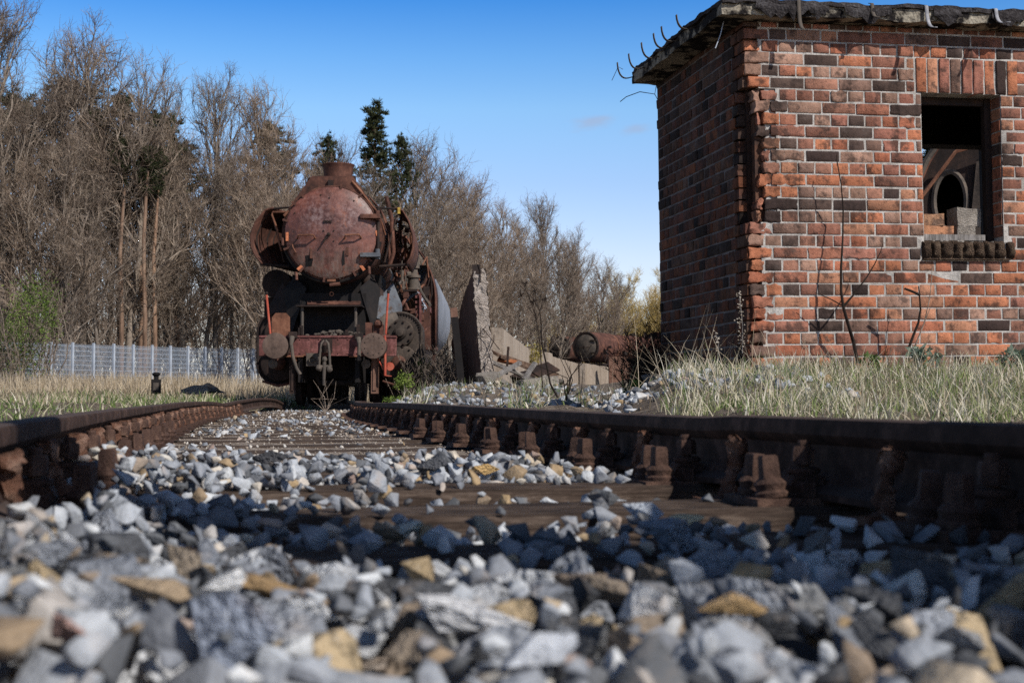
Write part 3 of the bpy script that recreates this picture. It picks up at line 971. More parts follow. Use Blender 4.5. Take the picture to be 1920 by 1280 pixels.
# fine grit on the bed and banks
OCT = np.array([(1, 0, 0), (0, 1, 0), (-1, 0, 0), (0, -1, 0), (0, 0, 0.8), (0, 0, -0.8)], float)
OF = np.array([(0, 1, 4), (1, 2, 4), (2, 3, 4), (3, 0, 4), (1, 0, 5), (2, 1, 5), (3, 2, 5), (0, 3, 5)])
n = 12000
Yg = 0.9 + 24 * RNG.random(n) ** 1.7
dg = RNG.uniform(-0.72, 0.72, n)
wide = RNG.random(n) < 0.25
dg = np.where(wide, RNG.uniform(0.85, 4.0, n), dg)
Xg = xc(Yg) + dg
rg = (0.0025 + 0.0075 * RNG.random(n) ** 3) * (0.8 + Yg / 22)
Zg = ground_z(Xg, Yg) + 0.3 * rg
V = (OCT[None] * (1 + 0.35 * RNG.normal(size=(n, 6, 1)))) * rg[:, None, None]
V = np.einsum('nij,nkj->nki', rot_rand(n, 0.9), V) + np.stack([Xg, Yg, Zg], -1)[:, None]
F = (np.arange(n) * 6)[:, None, None] + OF[None]
rn = np.repeat(RNG.random(n) * 0.85 + 0.15, 8)
me = np_mesh('grit', V.reshape(-1, 3), F.reshape(-1, 3), rnd=rn)
tag(link('gravel', me, M['sand_grit']), 'fine sandy grit scattered between the sleepers', 'grit', kind='stuff')


# ---------------------------------------------------------------- grass
def blades(name, X, Y, L, W, mat, rnd, lean=0.5, droop=0.5, label=None, cat='grass', kind='stuff', Z=None, lean_dir=None):
    n = len(X)
    if Z is None: Z = ground_z(X, Y) - 0.01
    az = RNG.uniform(0, 2 * PI, n) if lean_dir is None else lean_dir
    ln = np.abs(RNG.normal(0, lean, n)); dr = np.abs(RNG.normal(0, droop, n))
    face = RNG.uniform(0, PI, n)
    wv = np.stack([np.cos(face), np.sin(face), np.zeros(n)], -1)
    hd = np.stack([np.cos(az), np.sin(az), np.zeros(n)], -1)
    P = np.stack([X, Y, Z], -1); seg = 4; ang = ln.copy(); pts = [P]
    for k in range(seg):
        step = (hd * np.sin(ang)[:, None] + np.array([0, 0, 1.0]) * np.cos(ang)[:, None]) * (L / seg)[:, None]
        P = P + step; pts.append(P); ang = np.minimum(ang + dr, 2.2)
    V = np.zeros((n, 2 * (seg + 1), 3))
    for k in range(seg + 1):
        w = W * (1 - (k / seg) ** 1.5 * 0.92) * 0.5
        V[:, 2 * k] = pts[k] - wv * w[:, None]; V[:, 2 * k + 1] = pts[k] + wv * w[:, None]
    q = np.array([(2 * k, 2 * k + 1, 2 * k + 3, 2 * k + 2) for k in range(seg)])
    F = (np.arange(n) * 2 * (seg + 1))[:, None, None] + q[None]
    me = np_mesh(name, V.reshape(-1, 3), F.reshape(-1, 4), rnd=np.repeat(rnd, seg))
    o = link(name, me, mat)
    if label: tag(o, label, cat, kind=kind)
    return o


# tufts on the right bank in front of the hut
def clump(n, nc, xf, spread):
    c = np.array([xf() for _ in range(nc)]); k = RNG.integers(0, nc, n)
    return c[k, 0] + RNG.normal(0, spread, n), c[k, 1] + RNG.normal(0, spread, n), k


def right_bank():
    while True:
        Y = 5.0 + 4.3 * random.random() ** 0.8; X = random.uniform(0.0, 0.385 * Y + 0.2)
        d = X - float(xc(Y))
        if d > 1.05 and X > 0.085 * Y + 0.22 and not (X > 1.45 and Y > 9.3): return (X, Y)


X, Y, k = clump(12000, 520, right_bank, 0.055)
ct = RNG.random(520); rnd = np.clip(0.34 + 0.48 * ct[k] * RNG.uniform(0.2, 1.3, len(k)) + RNG.normal(0, 0.2, len(k)), 0, 1)
ok = (X - xc(Y) > 0.95) & ~((X > 1.55) & (Y > 9.5))
L = RNG.uniform(0.05, 0.16, len(X)) * (0.30 + 0.95 * ct[k])
blades('bank_grass', X[ok], Y[ok], L[ok], RNG.uniform(0.0035, 0.008, len(X))[ok], M['green_grass'], rnd[ok], 0.45, 0.28, 'fresh green and straw coloured tufts of grass on the bank before the brick hut')
# long dry bents
n = 260
P = np.array([right_bank() for _ in range(n)])
blades('dry_grass', P[:, 0], P[:, 1], RNG.uniform(0.12, 0.34, n), RNG.uniform(0.003, 0.0055, n), M['straw_grass'], RNG.uniform(0.5, 1, n), 0.5, 0.22, 'long pale dry grass stems leaning over the bank before the hut')
# edge tufts towards the slab
def mid_bank():
    Y = random.uniform(9, 24); return (float(xc(Y)) + random.uniform(1.3, 4.2), Y)
X, Y, k = clump(1300, 60, mid_bank, 0.09)
blades('bank_grass', X, Y, RNG.uniform(0.08, 0.3, len(X)), RNG.uniform(0.006, 0.012, len(X)), M['green_grass'], RNG.random(len(X)), 0.6, 0.3, 'thin grass tufts among the rubble between the hut and the broken slab')
# left: pale dry grass below the fence and a green strip along the rail
n = 15000
Y = RNG.uniform(13, 62, n); u = RNG.random(n)
X = -0.37 * Y - 1 + u * ((xc(Y) - 2.0) - (-0.37 * Y - 1))
X = np.where(Y > 26, -0.37 * Y - 1 + u * (-5.0 + 0.37 * Y + 1), X)
near = sstep(28, 44, Y)
Lg = (0.14 + 0.44 * near) * RNG.uniform(0.5, 1.25, n)
keep = RNG.random(n) < (0.3 + 0.7 * near)
blades('dry_grass', X[keep], Y[keep], Lg[keep], (RNG.uniform(0.008, 0.016, n) * (0.7 + Y / 50))[keep], M['straw_grass'], np.clip(RNG.normal(0.66, 0.25, n), 0, 1)[keep], 0.3, 0.16, 'tall pale dry grass between the track and the metal fence')
n = 8000
Y = RNG.uniform(3.5, 34, n); X = xc(Y) - 1.1 - np.abs(RNG.normal(0, 1, n)) * (0.5 + 0.07 * Y)
cl = vnoise(X, Y, 0.9, 8) > -0.12
blades('low_grass', X[cl], Y[cl], (RNG.uniform(0.05, 0.17, n) * (0.7 + Y / 40))[cl], (RNG.uniform(0.008, 0.02, n) * (0.5 + Y / 30))[cl], M['green_grass'], np.clip(RNG.normal(0.42, 0.22, n), 0, 1)[cl], 0.6, 0.35, 'low green grass and leaves along the left rail')
# ---------------------------------------------------------------- brick hut
HB = 0.15
hut = empty('brick_hut', (1.602, 9.60, HB), R(11))
hut.rotation_euler = (0, R(-0.7), R(11))
tag(hut, 'small derelict red brick hut with a flat tarred roof and an empty window', 'hut')
CO = 0.0833
UL, VL = 3.6, 2.02
WU0, WU1, WZ0, WZ1 = 1.300, 1.900, 11.6 * CO, 24 * CO
BU0, BU1, BZ0, BZ1 = 2.10, 2.86, 0.80, 1.98


def brick_col(zc):
    hi = min(max((zc - 0.6) / 1.2, 0), 1)
    r = random.random()
    if r < 0.09 + 0.08 * hi: c = random.choice([(0.052, 0.034, 0.030), (0.075, 0.05, 0.042), (0.10, 0.066, 0.054)])
    elif r < 0.26 + 0.28 * hi: c = random.choice([(0.22, 0.10, 0.070), (0.26, 0.115, 0.080), (0.20, 0.12, 0.092), (0.28, 0.165, 0.12)])
    elif r < 0.34 + 0.40 * hi: c = random.choice([(0.30, 0.145, 0.10), (0.33, 0.14, 0.10), (0.32, 0.19, 0.14)])
    else: c = random.choice([(0.40, 0.15, 0.08), (0.36, 0.13, 0.075), (0.44, 0.17, 0.09), (0.34, 0.14, 0.09), (0.40, 0.19, 0.115)])
    k = random.uniform(0.82, 1.15)
    return tuple(x * k for x in c)


def brick(mb, u0, u1, z0, z1, plane, d0, depth=0.10, rough=0.0, seed=0):
    """one brick on a wall plane: plane 'f' faces -v at v=0, 'l' faces -u at u=0; d0 = how far it stands proud"""
    zc = (z0 + z1) / 2
    c1 = brick_col(zc)
    if plane == 'l': c1 = tuple(x * 0.36 for x in c1)  # shade on the side wall put into its brick colour
    mb.col = c1
    nu = 9 if rough else 2; nz = 6 if rough else 2
    e = 0.006
    us = [u0] + list(np.linspace(u0 + e, u1 - e, nu)) + [u1]
    zs = [z0] + list(np.linspace(z0 + e, z1 - e, nz)) + [z1]
    vs, fs = [], []
    tl = random.uniform(-0.0025, 0.0025); tz = random.uniform(-0.002, 0.002)
    for i, u in enumerate(us):
        for j, z in enumerate(zs):
            edge = i in (0, len(us) - 1) or j in (0, len(zs) - 1)
            o = -d0 + (0.0045 if edge else 0.0) + tl * (u - u0) / (u1 - u0) + tz * j
            p = Vector((u, o, z))
            if rough:
                p += mnoise.noise_vector(Vector((u * 22 + seed, seed * 1.7, z * 26))) * rough * 1.6
                p += mnoise.noise_vector(Vector((u * 60 + seed, seed * 1.7, z * 60))) * rough * 0.7
                p.y = max(p.y, -d0 - 0.004)
                if u0 > 0.2: p.y = min(p.y, 0.0005)
            else:
                p += mnoise.noise_vector(Vector((u * 30 + 3, 1.7, z * 30))) * 0.0028
            vs.append(p)
    J = len(zs)
    for i in range(len(us) - 1):
        for j in range(J - 1): fs.append((i * J + j, (i + 1) * J + j, (i + 1) * J + j + 1, i * J + j + 1))
    # sides back into the wall
    loop = [i * J for i in range(len(us))] + [(len(us) - 1) * J + j for j in range(1, J)] + [i * J + J - 1 for i in range(len(us) - 2, -1, -1)] + [j for j in range(J - 2, 0, -1)]
    n0 = len(vs)
    for i in loop: vs.append(Vector((vs[i].x, depth, vs[i].z)))
    for k in range(len(loop)):
        k2 = (k + 1) % len(loop)
        fs.append((loop[k2], loop[k], n0 + k, n0 + k2))
    if plane == 'l': vs = [Vector((p.y, p.x, p.z)) for p in vs]
    mb.add(vs, fs)


JT = 0.0061
front, left = MB(), MB()
erode = {}
for row in range(30):
    z0 = row * CO + JT; z1 = min((row + 1) * CO, 29 * CO + 0.046) - JT
    if 13 <= row <= 23: cut = 0.05 + 0.05 * math.sin((row - 13) / 10 * PI) * random.uniform(0.5, 1.2) + random.uniform(0, 0.02)
    elif row in (24,): cut = random.uniform(0.0, 0.05)
    elif row < 13: cut = random.uniform(0.0, 0.03)
    else: cut = 0
    erode[row] = cut
    stretch = row % 2 == 0
    u = 0.0 if stretch else 0.0
    first = True
    while u < UL - 0.05:
        if first: ln = (0.185 if stretch else 0.125)
        else: ln = 0.25 if stretch else 0.125
        if random.random() < 0.04 and stretch: ln = 0.125
        a, b = u + JT, min(u + ln, UL) - JT
        u += ln
        z_lo = z0
        # window and sill openings
        segs = [(a, b)]
        def cutout(segs, lo, hi):
            out = []
            for s0, s1 in segs:
                if s1 <= lo or s0 >= hi: out.append((s0, s1))
                else:
                    if lo - s0 > 0.03: out.append((s0, lo - JT))
                    if s1 - hi > 0.03: out.append((hi + JT, s1))
            return out
        if 12 <= row < 24: segs = cutout(segs, WU0 + random.uniform(-.004, .004), WU1)
        if row in (10, 11): segs = cutout(segs, WU0 - 0.03, WU1 + 0.06)
        if 24 <= row < 27: segs = cutout(segs, WU0 - 0.045, WU1 + 0.065)
        for s0, s1 in segs:
            if s1 - s0 < 0.02: continue
            a_ = s0
            rough = 0.0
            if first and a_ < 0.02:
                a_ = s0 + cut
                rough = 0.014 if cut > 0.03 else (0.009 if row < 24 else 0.003)
                if s1 - a_ < 0.03: continue
            elif cut > 0.03 and a_ < 0.2: rough = 0.006
            elif random.random() < 0.05: rough = 0.006
            brick(front, a_, s1, z0 + random.uniform(-.0015, .0015), z1 + random.uniform(-.0015, .0015), 'f', 0.001 + random.uniform(0, 0.005) - (0.012 if rough > 0.01 and cut > 0.03 else 0), 0.11, rough, row + s0 * 7)
        first = False
    # left wall, same courses
    v = 0.0; first = True; stretch = not stretch
    while v < VL - 0.04:
        ln = (0.185 if first and stretch else (0.25 if stretch else 0.125))
        if random.random() < 0.22 and stretch: ln = 0.125
        a, b = v + JT, min(v + ln, VL) - JT; v += ln
        if b - a < 0.03: first = False; continue
        if first: a += (0.125 if 13 <= row <= 23 else cut * 0.9)
        if b - a > 0.03:
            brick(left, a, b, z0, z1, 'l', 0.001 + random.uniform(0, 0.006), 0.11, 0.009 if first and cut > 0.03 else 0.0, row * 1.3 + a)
        first = False
# soldier course over the window
u = WU0 - 0.04
while u < WU1 + 0.055:
    brick(front, u + JT, u + 0.0833 - JT, 24 * CO + JT, 27 * CO - JT, 'f', 0.005 + random.uniform(0, .005), 0.11, 0.004 if random.random() < .4 else 0, u * 9)
    u += 0.0868
# bricks of the reveal at the right of the window, facing left
for row in range(12, 24):
    z0 = row * CO + JT; z1 = (row + 1) * CO - JT
    front.col = brick_col(1.0)
    front.box(WU1 - random.uniform(0.001, 0.006), WU1 + 0.06, 0.012, 0.118, z0, z1)
    if row % 2:
        front.col = brick_col(1.0); front.box(WU1 - random.uniform(0.001, 0.005), WU1 + 0.06, 0.13, 0.235, z0, z1)
    else:
        front.box(WU1 - 0.002, WU1 + 0.06, 0.13, 0.235, z0, z1)
wf = front.build('front_wall', M['brick'], hut, smooth=50)
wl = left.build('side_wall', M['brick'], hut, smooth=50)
wl['label'] = 'side wall in the shade, the shade darkened into its brick colour'
# mortar cores, thinner than the bricks
MT = 0.003
mb = MB()
zt = 29 * CO + 0.04
mb.box(0.105, WU0 - 0.002, MT, 0.24, 0, 13 * CO); mb.box(0.225, WU0 - 0.002, MT, 0.24, 13 * CO, 24 * CO); mb.box(0.105, WU0 - 0.002, MT, 0.24, 24 * CO, zt); mb.box(0.15, 0.225, 0.014, 0.24, 13 * CO, 24 * CO); mb.box(WU1 + 0.004, UL, MT, 0.24, 0, zt)
mb.box(WU0 - 0.002, WU1 + 0.004, MT, 0.24, 0, 10 * CO); mb.box(WU0 - 0.002, WU1 + 0.004, MT + 0.001, 0.239, WZ1 + 0.004, zt)
mb.build('mortar', M['mortar'], wf)
mb = MB(); mb.col = (0.12, 0.06, 0.04)
mb.box(0.03, 0.105, 0.055, 0.24, 0, 13 * CO); mb.box(0.03, 0.105, 0.03, 0.24, 24.5 * CO, zt)
mb.box(0.085, 0.15, 0.045, 0.24, 13 * CO, 24.0 * CO)
mb.build('corner_core', M['brick'], wf)
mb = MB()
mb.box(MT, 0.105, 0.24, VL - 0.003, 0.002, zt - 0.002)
mb.build('mortar', M['mortar_shade'], wl)
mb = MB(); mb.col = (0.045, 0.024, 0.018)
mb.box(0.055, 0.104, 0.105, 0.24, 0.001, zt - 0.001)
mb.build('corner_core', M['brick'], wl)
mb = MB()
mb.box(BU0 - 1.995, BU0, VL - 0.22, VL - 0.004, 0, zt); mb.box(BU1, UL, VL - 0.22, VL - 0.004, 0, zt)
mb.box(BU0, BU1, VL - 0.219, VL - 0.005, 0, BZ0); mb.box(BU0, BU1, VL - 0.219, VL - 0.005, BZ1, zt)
mb.build('back_wall', M['unlit_plaster'], hut)
MB().box(UL - 0.2, UL - 0.002, 0.24, VL - 0.22, 0, zt).build('end_wall', M['unlit_plaster'], hut)
# window: remains of the frame, sill
mb = MB().box(WU1 - 0.055, WU1 - 0.008, 0.125, 0.175, WZ0 + 0.01, WZ1 - 0.004)
fr = mb.box(WU0 + 0.004, WU1 - 0.06, 0.13, 0.17, WZ1 - 0.05, WZ1 - 0.005).jitter(0.003, 20).build('window_frame', M['rust_dark'], hut)
MB().box(WU0 + 0.0, WU1 - 0.09, 0.09, 0.16, WZ0 + 0.012, WZ0 + 0.055).jitter(0.006, 14).build('sill_board', M['grey_timber'], fr)
# the weathered sill course: a row of rough-faced blocks
mb = MB()
u = WU0 - 0.022
while u < WU1 + 0.05:
    w = random.uniform(0.072, 0.092)
    nu, nz = 7, 8
    vs, fs = [], []
    for i in range(nu):
        for j in range(nz):
            a = i / (nu - 1); b = j / (nz - 1)
            p = Vector((u + a * (w - 0.006), -0.035 + 0.05 * (max(abs(a - .5), abs(b - .5)) * 2) ** 4, 10 * CO + 0.012 + b * (1.55 * CO - 0.006)))
            p += mnoise.noise_vector(p * 30) * 0.012 + mnoise.noise_vector(p * 80) * 0.005
            vs.append(p)
    for i in range(nu - 1):
        for j in range(nz - 1): fs.append((i * nz + j, (i + 1) * nz + j, (i + 1) * nz + j + 1, i * nz + j + 1))
    mb.add(vs, fs); mb.box(u, u + w - 0.006, 0.0, 0.20, 10 * CO + 0.01, 11.5 * CO)
    u += w
mb.box(WU0 - 0.02, WU1 + 0.045, -0.03, 0.01, 10 * CO + 0.001, 10 * CO + 0.009)
mb.build('window_sill', M['sill_stone'], hut, smooth=60)
mb = MB()
for k in range(26):
    p = Vector((random.uniform(WU0 + 0.02, WU1 - 0.03), random.uniform(0.01, 0.10), 11.55 * CO))
    mb.ball(p, random.uniform(0.008, 0.02), 6, (1.2, 1, 0.8))
mb.jitter(0.006, 50).build('sill_debris', M['rubble_stone'], hut, smooth=0)

# roof slab, ragged, with torn felt on top
def slab_grid(u0, u1, v0, v1, z0, z1, amp, nu, nv, nz, seed, edge=0.02):
    mb = MB(); vs, fs = [], []
    def P(u, v, z):
        p = Vector((u, v, z)); q = p + mnoise.noise_vector(p * 5 + Vector((seed, 0, 0))) * amp + mnoise.noise_vector(p * 16 + Vector((seed, 3, 0))) * amp * 0.55
        return q
    us, vv, zz = np.linspace(u0, u1, nu), np.linspace(v0, v1, nv), np.linspace(z0, z1, nz)
    def face(fn, A, B):
        n0 = len(vs)
        for a in A:
            for b in B: vs.append(P(*fn(a, b)))
        for i in range(len(A) - 1):
            for j in range(len(B) - 1): fs.append((n0 + i * len(B) + j, n0 + (i + 1) * len(B) + j, n0 + (i + 1) * len(B) + j + 1, n0 + i * len(B) + j + 1))
    face(lambda a, b: (a, v0, b), us, zz); face(lambda a, b: (a, v1, b), us, zz)
    face(lambda a, b: (u0, a, b), vv, zz); face(lambda a, b: (u1, a, b), vv, zz)
    face(lambda a, b: (a, b, z0), us, vv); face(lambda a, b: (a, b, z1), us, vv)
    return mb.add(vs, fs)


RZ0 = 29 * CO + 0.045
mb = slab_grid(-0.20, UL + 0.15, -0.15, VL + 0.03, RZ0, RZ0 + 0.088, 0.013, 130, 60, 7, 2)
roof = mb.build('roof_slab', M['slab_concrete'], hut, smooth=60, fix=False)
mb = slab_grid(-0.215, UL + 0.17, -0.168, VL + 0.04, RZ0 + 0.078, RZ0 + 0.104, 0.022, 150, 60, 4, 9)
for uu, ln in ((0.02, 0.30), (0.18, 0.22), (0.66, 0.34), (1.32, 0.2), (1.75, 0.25), (0.40, 0.15)):       # torn tongues of felt hanging over the front edge
    n0 = len(mb.V); vs, fs = [], []
    for i in range(9):
        for j in range(6):
            a = i / 8; b = j / 5
            hang = (0.03 + 0.11 * random.uniform(0.5, 1) * (1 - abs(a - .5) * 1.4)) if j == 5 else 0.075 * b
            p = Vector((uu + a * ln, -0.172 - 0.012 * math.sin(b * 3) , RZ0 + 0.09 - hang))
            vs.append(p + mnoise.noise_vector(p * 20) * 0.016)
    for i in range(8):
        for j in range(5): fs.append((i * 6 + j, (i + 1) * 6 + j, (i + 1) * 6 + j + 1, i * 6 + j + 1))
    mb.add(vs, fs)
mb.build('roof_felt', M['tar_felt'], roof, smooth=60, fix=False)
mb = slab_grid(0.12, 0.72, -0.11, 0.5, RZ0 + 0.098, RZ0 + 0.12, 0.016, 30, 20, 3, 5)
mb.build('loose_felt', M['tar_felt'], roof, smooth=60, fix=False)
# gutter brackets: bent steel straps
def bracket(name, pts, w, mat, wdir):
    mb = MB(); vs, fs = [], []
    for p in pts:
        p = Vector(p); vs += [p - Vector(wdir) * w, p + Vector(wdir) * w]
    for i in range(len(pts) - 1): fs.append((2 * i, 2 * i + 1, 2 * i + 3, 2 * i + 2))
    mb.add(vs, fs)
    o = mb.build(name, mat, roof, smooth=60)
    s = o.modifiers.new('thickness', 'SOLIDIFY'); s.thickness = 0.005
    return o


def hook(u, drop=0.10, out=0.13, cut=1.0):
    pts = [(u, -0.150, RZ0 + 0.112), (u, -0.176, RZ0 + 0.105)]
    for k in range(9):
        t = k / 8
        pts.append((u + 0.012 * t * t, -0.184 - out * t * t, RZ0 + 0.095 - drop * (t + 0.25 * math.sin(t * PI))))
    return pts


for u, d_, o_, c_ in ((0.33, 0.20, 0.05, 1.0), (0.86, 0.10, 0.06, 0.8), (1.26, 0.165, 0.10, 1.0), (1.78, 0.12, 0.14, 1.0), (2.3, 0.16, 0.10, 1.0)):
    bracket('gutter_bracket', hook(u, d_, o_, c_), 0.013, M['bracket_steel' if u > 1 else 'rust_grey'], (1, 0, 0))
for v, up in ((0.42, 0.09), (0.78, 0.10), (0.98, 0.10), (1.30, 0.11), (1.66, 0.11), (2.0, 0.12)):
    pts = []
    for k in range(9):
        a = -PI / 2 + PI * 0.62 * k / 8
        pts.append((-0.205 - 0.075 + 0.08 * (-math.sin(a + PI / 2)) , v, RZ0 + 0.045 + up * (1 - math.cos((k / 8) * PI * 0.55)) ))
    pts = [(-0.20, v, RZ0 + 0.05)] + [(-0.22 - 0.12 * math.sin(k / 8 * 1.5), v, RZ0 + 0.045 - 0.02 * math.sin(k / 8 * PI) + up * (k / 8) ** 2.4) for k in range(9)]
    bracket('gutter_bracket', pts, 0.014, M['rust_grey'], (0, 1, 0))
# wires at the eaves
mb = MB().tube([(-0.02, 1.95, RZ0 + 0.0), (-0.03, 1.98, RZ0 - 0.09), (-0.15, 2.0, RZ0 - 0.07), (-0.26, 2.02, RZ0 - 0.11), (-0.31, 2.03, RZ0 - 0.15)], 0.0035, 5)
mb.tube([(-0.03, 1.98, RZ0 - 0.09), (0.0, 2.0, RZ0 - 0.13)], 0.003, 5)
mb.tube([(-0.29, 2.0, RZ0 + 0.11), (-0.33, 2.0, RZ0 + 0.13), (-0.36, 2.02, RZ0 + 0.06), (-0.38, 2.02, RZ0 + 0.02)], 0.0025, 5)
mb.build('eaves_wire', M['rust_dark'], roof)
MB().tube([(-0.12, 0.05, RZ0 + 0.0), (-0.155, 0.02, RZ0 - 0.10), (-0.20, 0.0, RZ0 - 0.20)], 0.0035, 5).build('loose_wire', M['galvanised'], roof)

# loose bricks and stone on the window ledge
def hut_pt(u, v, z): return hut.matrix_basis @ Vector((u, v, z))


def loose_brick(u, v, z, rz, size, lab, mat_col, name='loose_brick', cat='brick', holes=False, rough=0.004):
    mb = MB(); mb.col = mat_col
    sx, sy, sz = size
    n = 6; 
    vs, fs = [], []
    mb2 = slab_grid(-sx / 2, sx / 2, -sy / 2, sy / 2, 0, sz, rough, 8, 6, 5, u * 13)
    mb.add(mb2.V, mb2.F)
    if holes:
        mb.col = (0.01, 0.008, 0.008)
        for hx, hz in ((-0.03, 0.035), (0.005, 0.025), (0.012, 0.05), (0.05, 0.03)):
            mb.lathe([(0.008, -0.002), (0.008, 0.004), (0.0, 0.004)], (hx, -sy / 2 - 0.004, hz), (0, 1, 0), 8)
    o = mb.build(name, M['brick'] if mat_col else M['rubble_stone'], smooth=40)
    o.matrix_world = Matrix.Translation(hut_pt(u, v, z)) @ Matrix.Rotation(R(11 + rz), 4, 'Z')
    tag(o, lab, cat)
    return o


led = WZ0 + 0.06
loose_brick(1.45, 0.20, led - 0.06, 3, (0.30, 0.11, 0.125), 'pale red perforated brick lying lowest on the ledge in the hut window', (0.42, 0.20, 0.11), holes=True)
loose_brick(1.455, 0.205, led + 0.067, -14, (0.165, 0.10, 0.085), 'brown broken brick on top of the perforated brick in the hut window', (0.36, 0.20, 0.12), rough=0.008)
loose_brick(1.70, 0.21, led - 0.06, 2, (0.14, 0.11, 0.125), 'grey mortar-covered block at the right of the perforated brick', None, 'stone_block', 'block', rough=0.006)
loose_brick(1.72, 0.22, led + 0.067, 8, (0.20, 0.12, 0.125), 'grey rough block on top at the right of the window ledge', None, 'stone_block', 'block', rough=0.008)

# ---------------------------------------------------------------- broken wall, low walls, rubble
def slab_thing(name, lab, p0, p1, t, zbot, tops, mat, edge_mat=None, cat='wall', amp=0.012, tiltdeg=0):
    """upright panel from p0 to p1 (x, y), thickness t to the right, profile of tops (fraction, z)"""
    root = empty(name, (p0[0], p0[1], zbot)); tag(root, lab, cat)
    d = Vector((p1[0] - p0[0], p1[1] - p0[1], 0)); Ln = d.length; d.normalize()
    rgt = Vector((d.y, -d.x, 0))
    def topz(f):
        for (a, za), (b, zb) in zip(tops, tops[1:]):
            if f <= b: return za + (zb - za) * (f - a) / (b - a)
        return tops[-1][1]
    nu, nz, nt = max(8, int(Ln / 0.12)), 22, 6
    nu = min(nu, 90)
    mb, me_ = MB(), MB()
    def P(f, h, w, a=amp):
        zt = topz(f) + 0.03 * mnoise.noise(Vector((f * 23 * max(1, Ln / 3), 1, 5)))
        p = d * (f * Ln) + rgt * (w * t) + Vector((0, 0, h * (zt - zbot)))
        return p + mnoise.noise_vector(p * 3.2 + Vector(p0 + (0,))) * a + mnoise.noise_vector(p * 9) * a * 0.6 + mnoise.noise_vector(p * 21) * a * 0.5 * (a > 0.03)
    def grid(m, fn, A, B, a):
        vs, fs = [], []
        for x in A:
            for y in B: vs.append(P(*fn(x, y), a))
        for i in range(len(A) - 1):
            for j in range(len(B) - 1): fs.append((i * len(B) + j, (i + 1) * len(B) + j, (i + 1) * len(B) + j + 1, i * len(B) + j + 1))
        m.add(vs, fs)
    U, Z, T = np.linspace(0, 1, nu), np.linspace(0, 1, nz), np.linspace(0, 1, nt)
    grid(mb, lambda x, y: (x, y, 0), U, Z, amp); grid(mb, lambda x, y: (x, y, 1), U, Z, amp)
    e = me_ if edge_mat else mb
    ea = amp * (2.2 if edge_mat else 1)
    grid(e, lambda x, y: (0, x, y), np.linspace(0, 1, 110), np.linspace(0, 1, 18), ea)
    grid(mb, lambda x, y: (1, x, y), Z, T, amp); grid(mb, lambda x, y: (x, 1, y), U, T, amp)
    if tiltdeg: root.rotation_euler = (0, R(tiltdeg), 0)
    mb.build('panel', mat, root, smooth=50, fix=False)
    if edge_mat: me_.build('broken_edge', edge_mat, root, smooth=25, fix=False)
    return root


p0 = at(903, 700, 25.4); p1 = at(852, 700, 29.6)
slab = slab_thing('concrete_slab', 'tall broken concrete slab on edge with a rough pale end, right of the locomotive', (p0.x, p0.y), (p1.x, p1.y), 0.23,
                  float(ground_z(p0.x, p0.y)) - 0.05, [(0, 2.36), (0.03, 2.34), (0.1, 2.24), (0.3, 2.08), (0.5, 1.85), (0.7, 1.55), (1, 1.25)], M['board_concrete'], M['broken_concrete'], amp=0.018, tiltdeg=-4.0)
mb = MB()
a, b, c = Vector((0.02, 0.05, 2.2)), Vector((0.05, 0.02, 2.34)), Vector((0.14, 0.0, 2.34))
mb.box(-0.02, 0.13, -0.01, 0.10, 2.02, 2.20); mb.tube([(0.10, -0.02, 2.2), (0.11, -0.02, 2.06), (0.12, -0.03, 1.88)], 0.012, 6)
mb.jitter(0.03, 6).build('steel_stub', M['rust_dark'], slab)
mb = MB()
for k in range(7):
    x = random.uniform(0, 0.3); z = random.uniform(0.2, 1.6)
    mb.tube([(x, -0.02, z), (x + random.uniform(-.1, .1), -0.10, z + random.uniform(-.2, .1)), (x + random.uniform(-.2, .2), -0.12, z - random.uniform(.1, .5))], 0.008, 5)
mb.build('rebar', M['rust_dark'], slab)
# steel post beside it, leaning
p = at(866, 727, 25.2)
mb = MB().box(-0.06, 0.06, -0.05, 0.05, 0, 1.25); post = mb.jitter(0.008, 5).build('steel_post', M['rust_black'])
post.location = (p.x, p.y, float(ground_z(p.x, p.y)) - 0.03); post.rotation_euler = (0, R(-6), 0); tag(post, 'dark steel post leaning against the near side of the broken slab', 'post')
o = MB().box(-0.06, 0.06, -0.02, 0.02, 1.1, 1.42).build('post_stub', M['rust_plank'], post)

pa, pb = at(922, 640, 29.5), at(992, 660, 38)
slab_thing('concrete_wall', 'low pale concrete wall sloping away behind the broken slab', (pa.x, pa.y), (pb.x, pb.y), 0.22, 0.1, [(0, 1.50), (0.25, 1.40), (0.6, 1.30), (1, 1.28)], M['wall_concrete'])
pa, pb = at(1011, 660, 40), at(1072, 680, 49.0)
slab_thing('concrete_wall', 'stained pale low wall panel in front of the two far locomotives, left of the dark post', (pa.x, pa.y), (pb.x, pb.y), 0.22, 0.1, [(0, 1.33), (0.15, 1.33), (0.16, 1.24), (1, 1.23)], M['wall_concrete'])
pa, pb = at(1086, 680, 50.5), at(1149, 690, 57)
slab_thing('concrete_wall', 'stained pale low wall panel below the far locomotives, right of the dark post', (pa.x, pa.y), (pb.x, pb.y), 0.22, 0.1, [(0, 1.27), (0.8, 1.22), (0.82, 1.05), (0.86, 1.2), (1, 1.1)], M['wall_concrete'])
p = at(1078, 690, 49.6)
o = MB().box(-0.16, 0.16, -0.15, 0.15, 0, 1.28).jitter(0.015, 4).build('steel_post', M['rust_dark']); o.location = (p.x, p.y, 0.0)
tag(o, 'dark rusty post between the two stained wall panels', 'post')
p = at(1163, 690, 52)
o = MB().box(-0.42, 0.42, -0.2, 0.2, 0, 1.55).jitter(0.02, 2).build('steel_plate', M['rust_plank']); o.location = (p.x, p.y, 0.0)
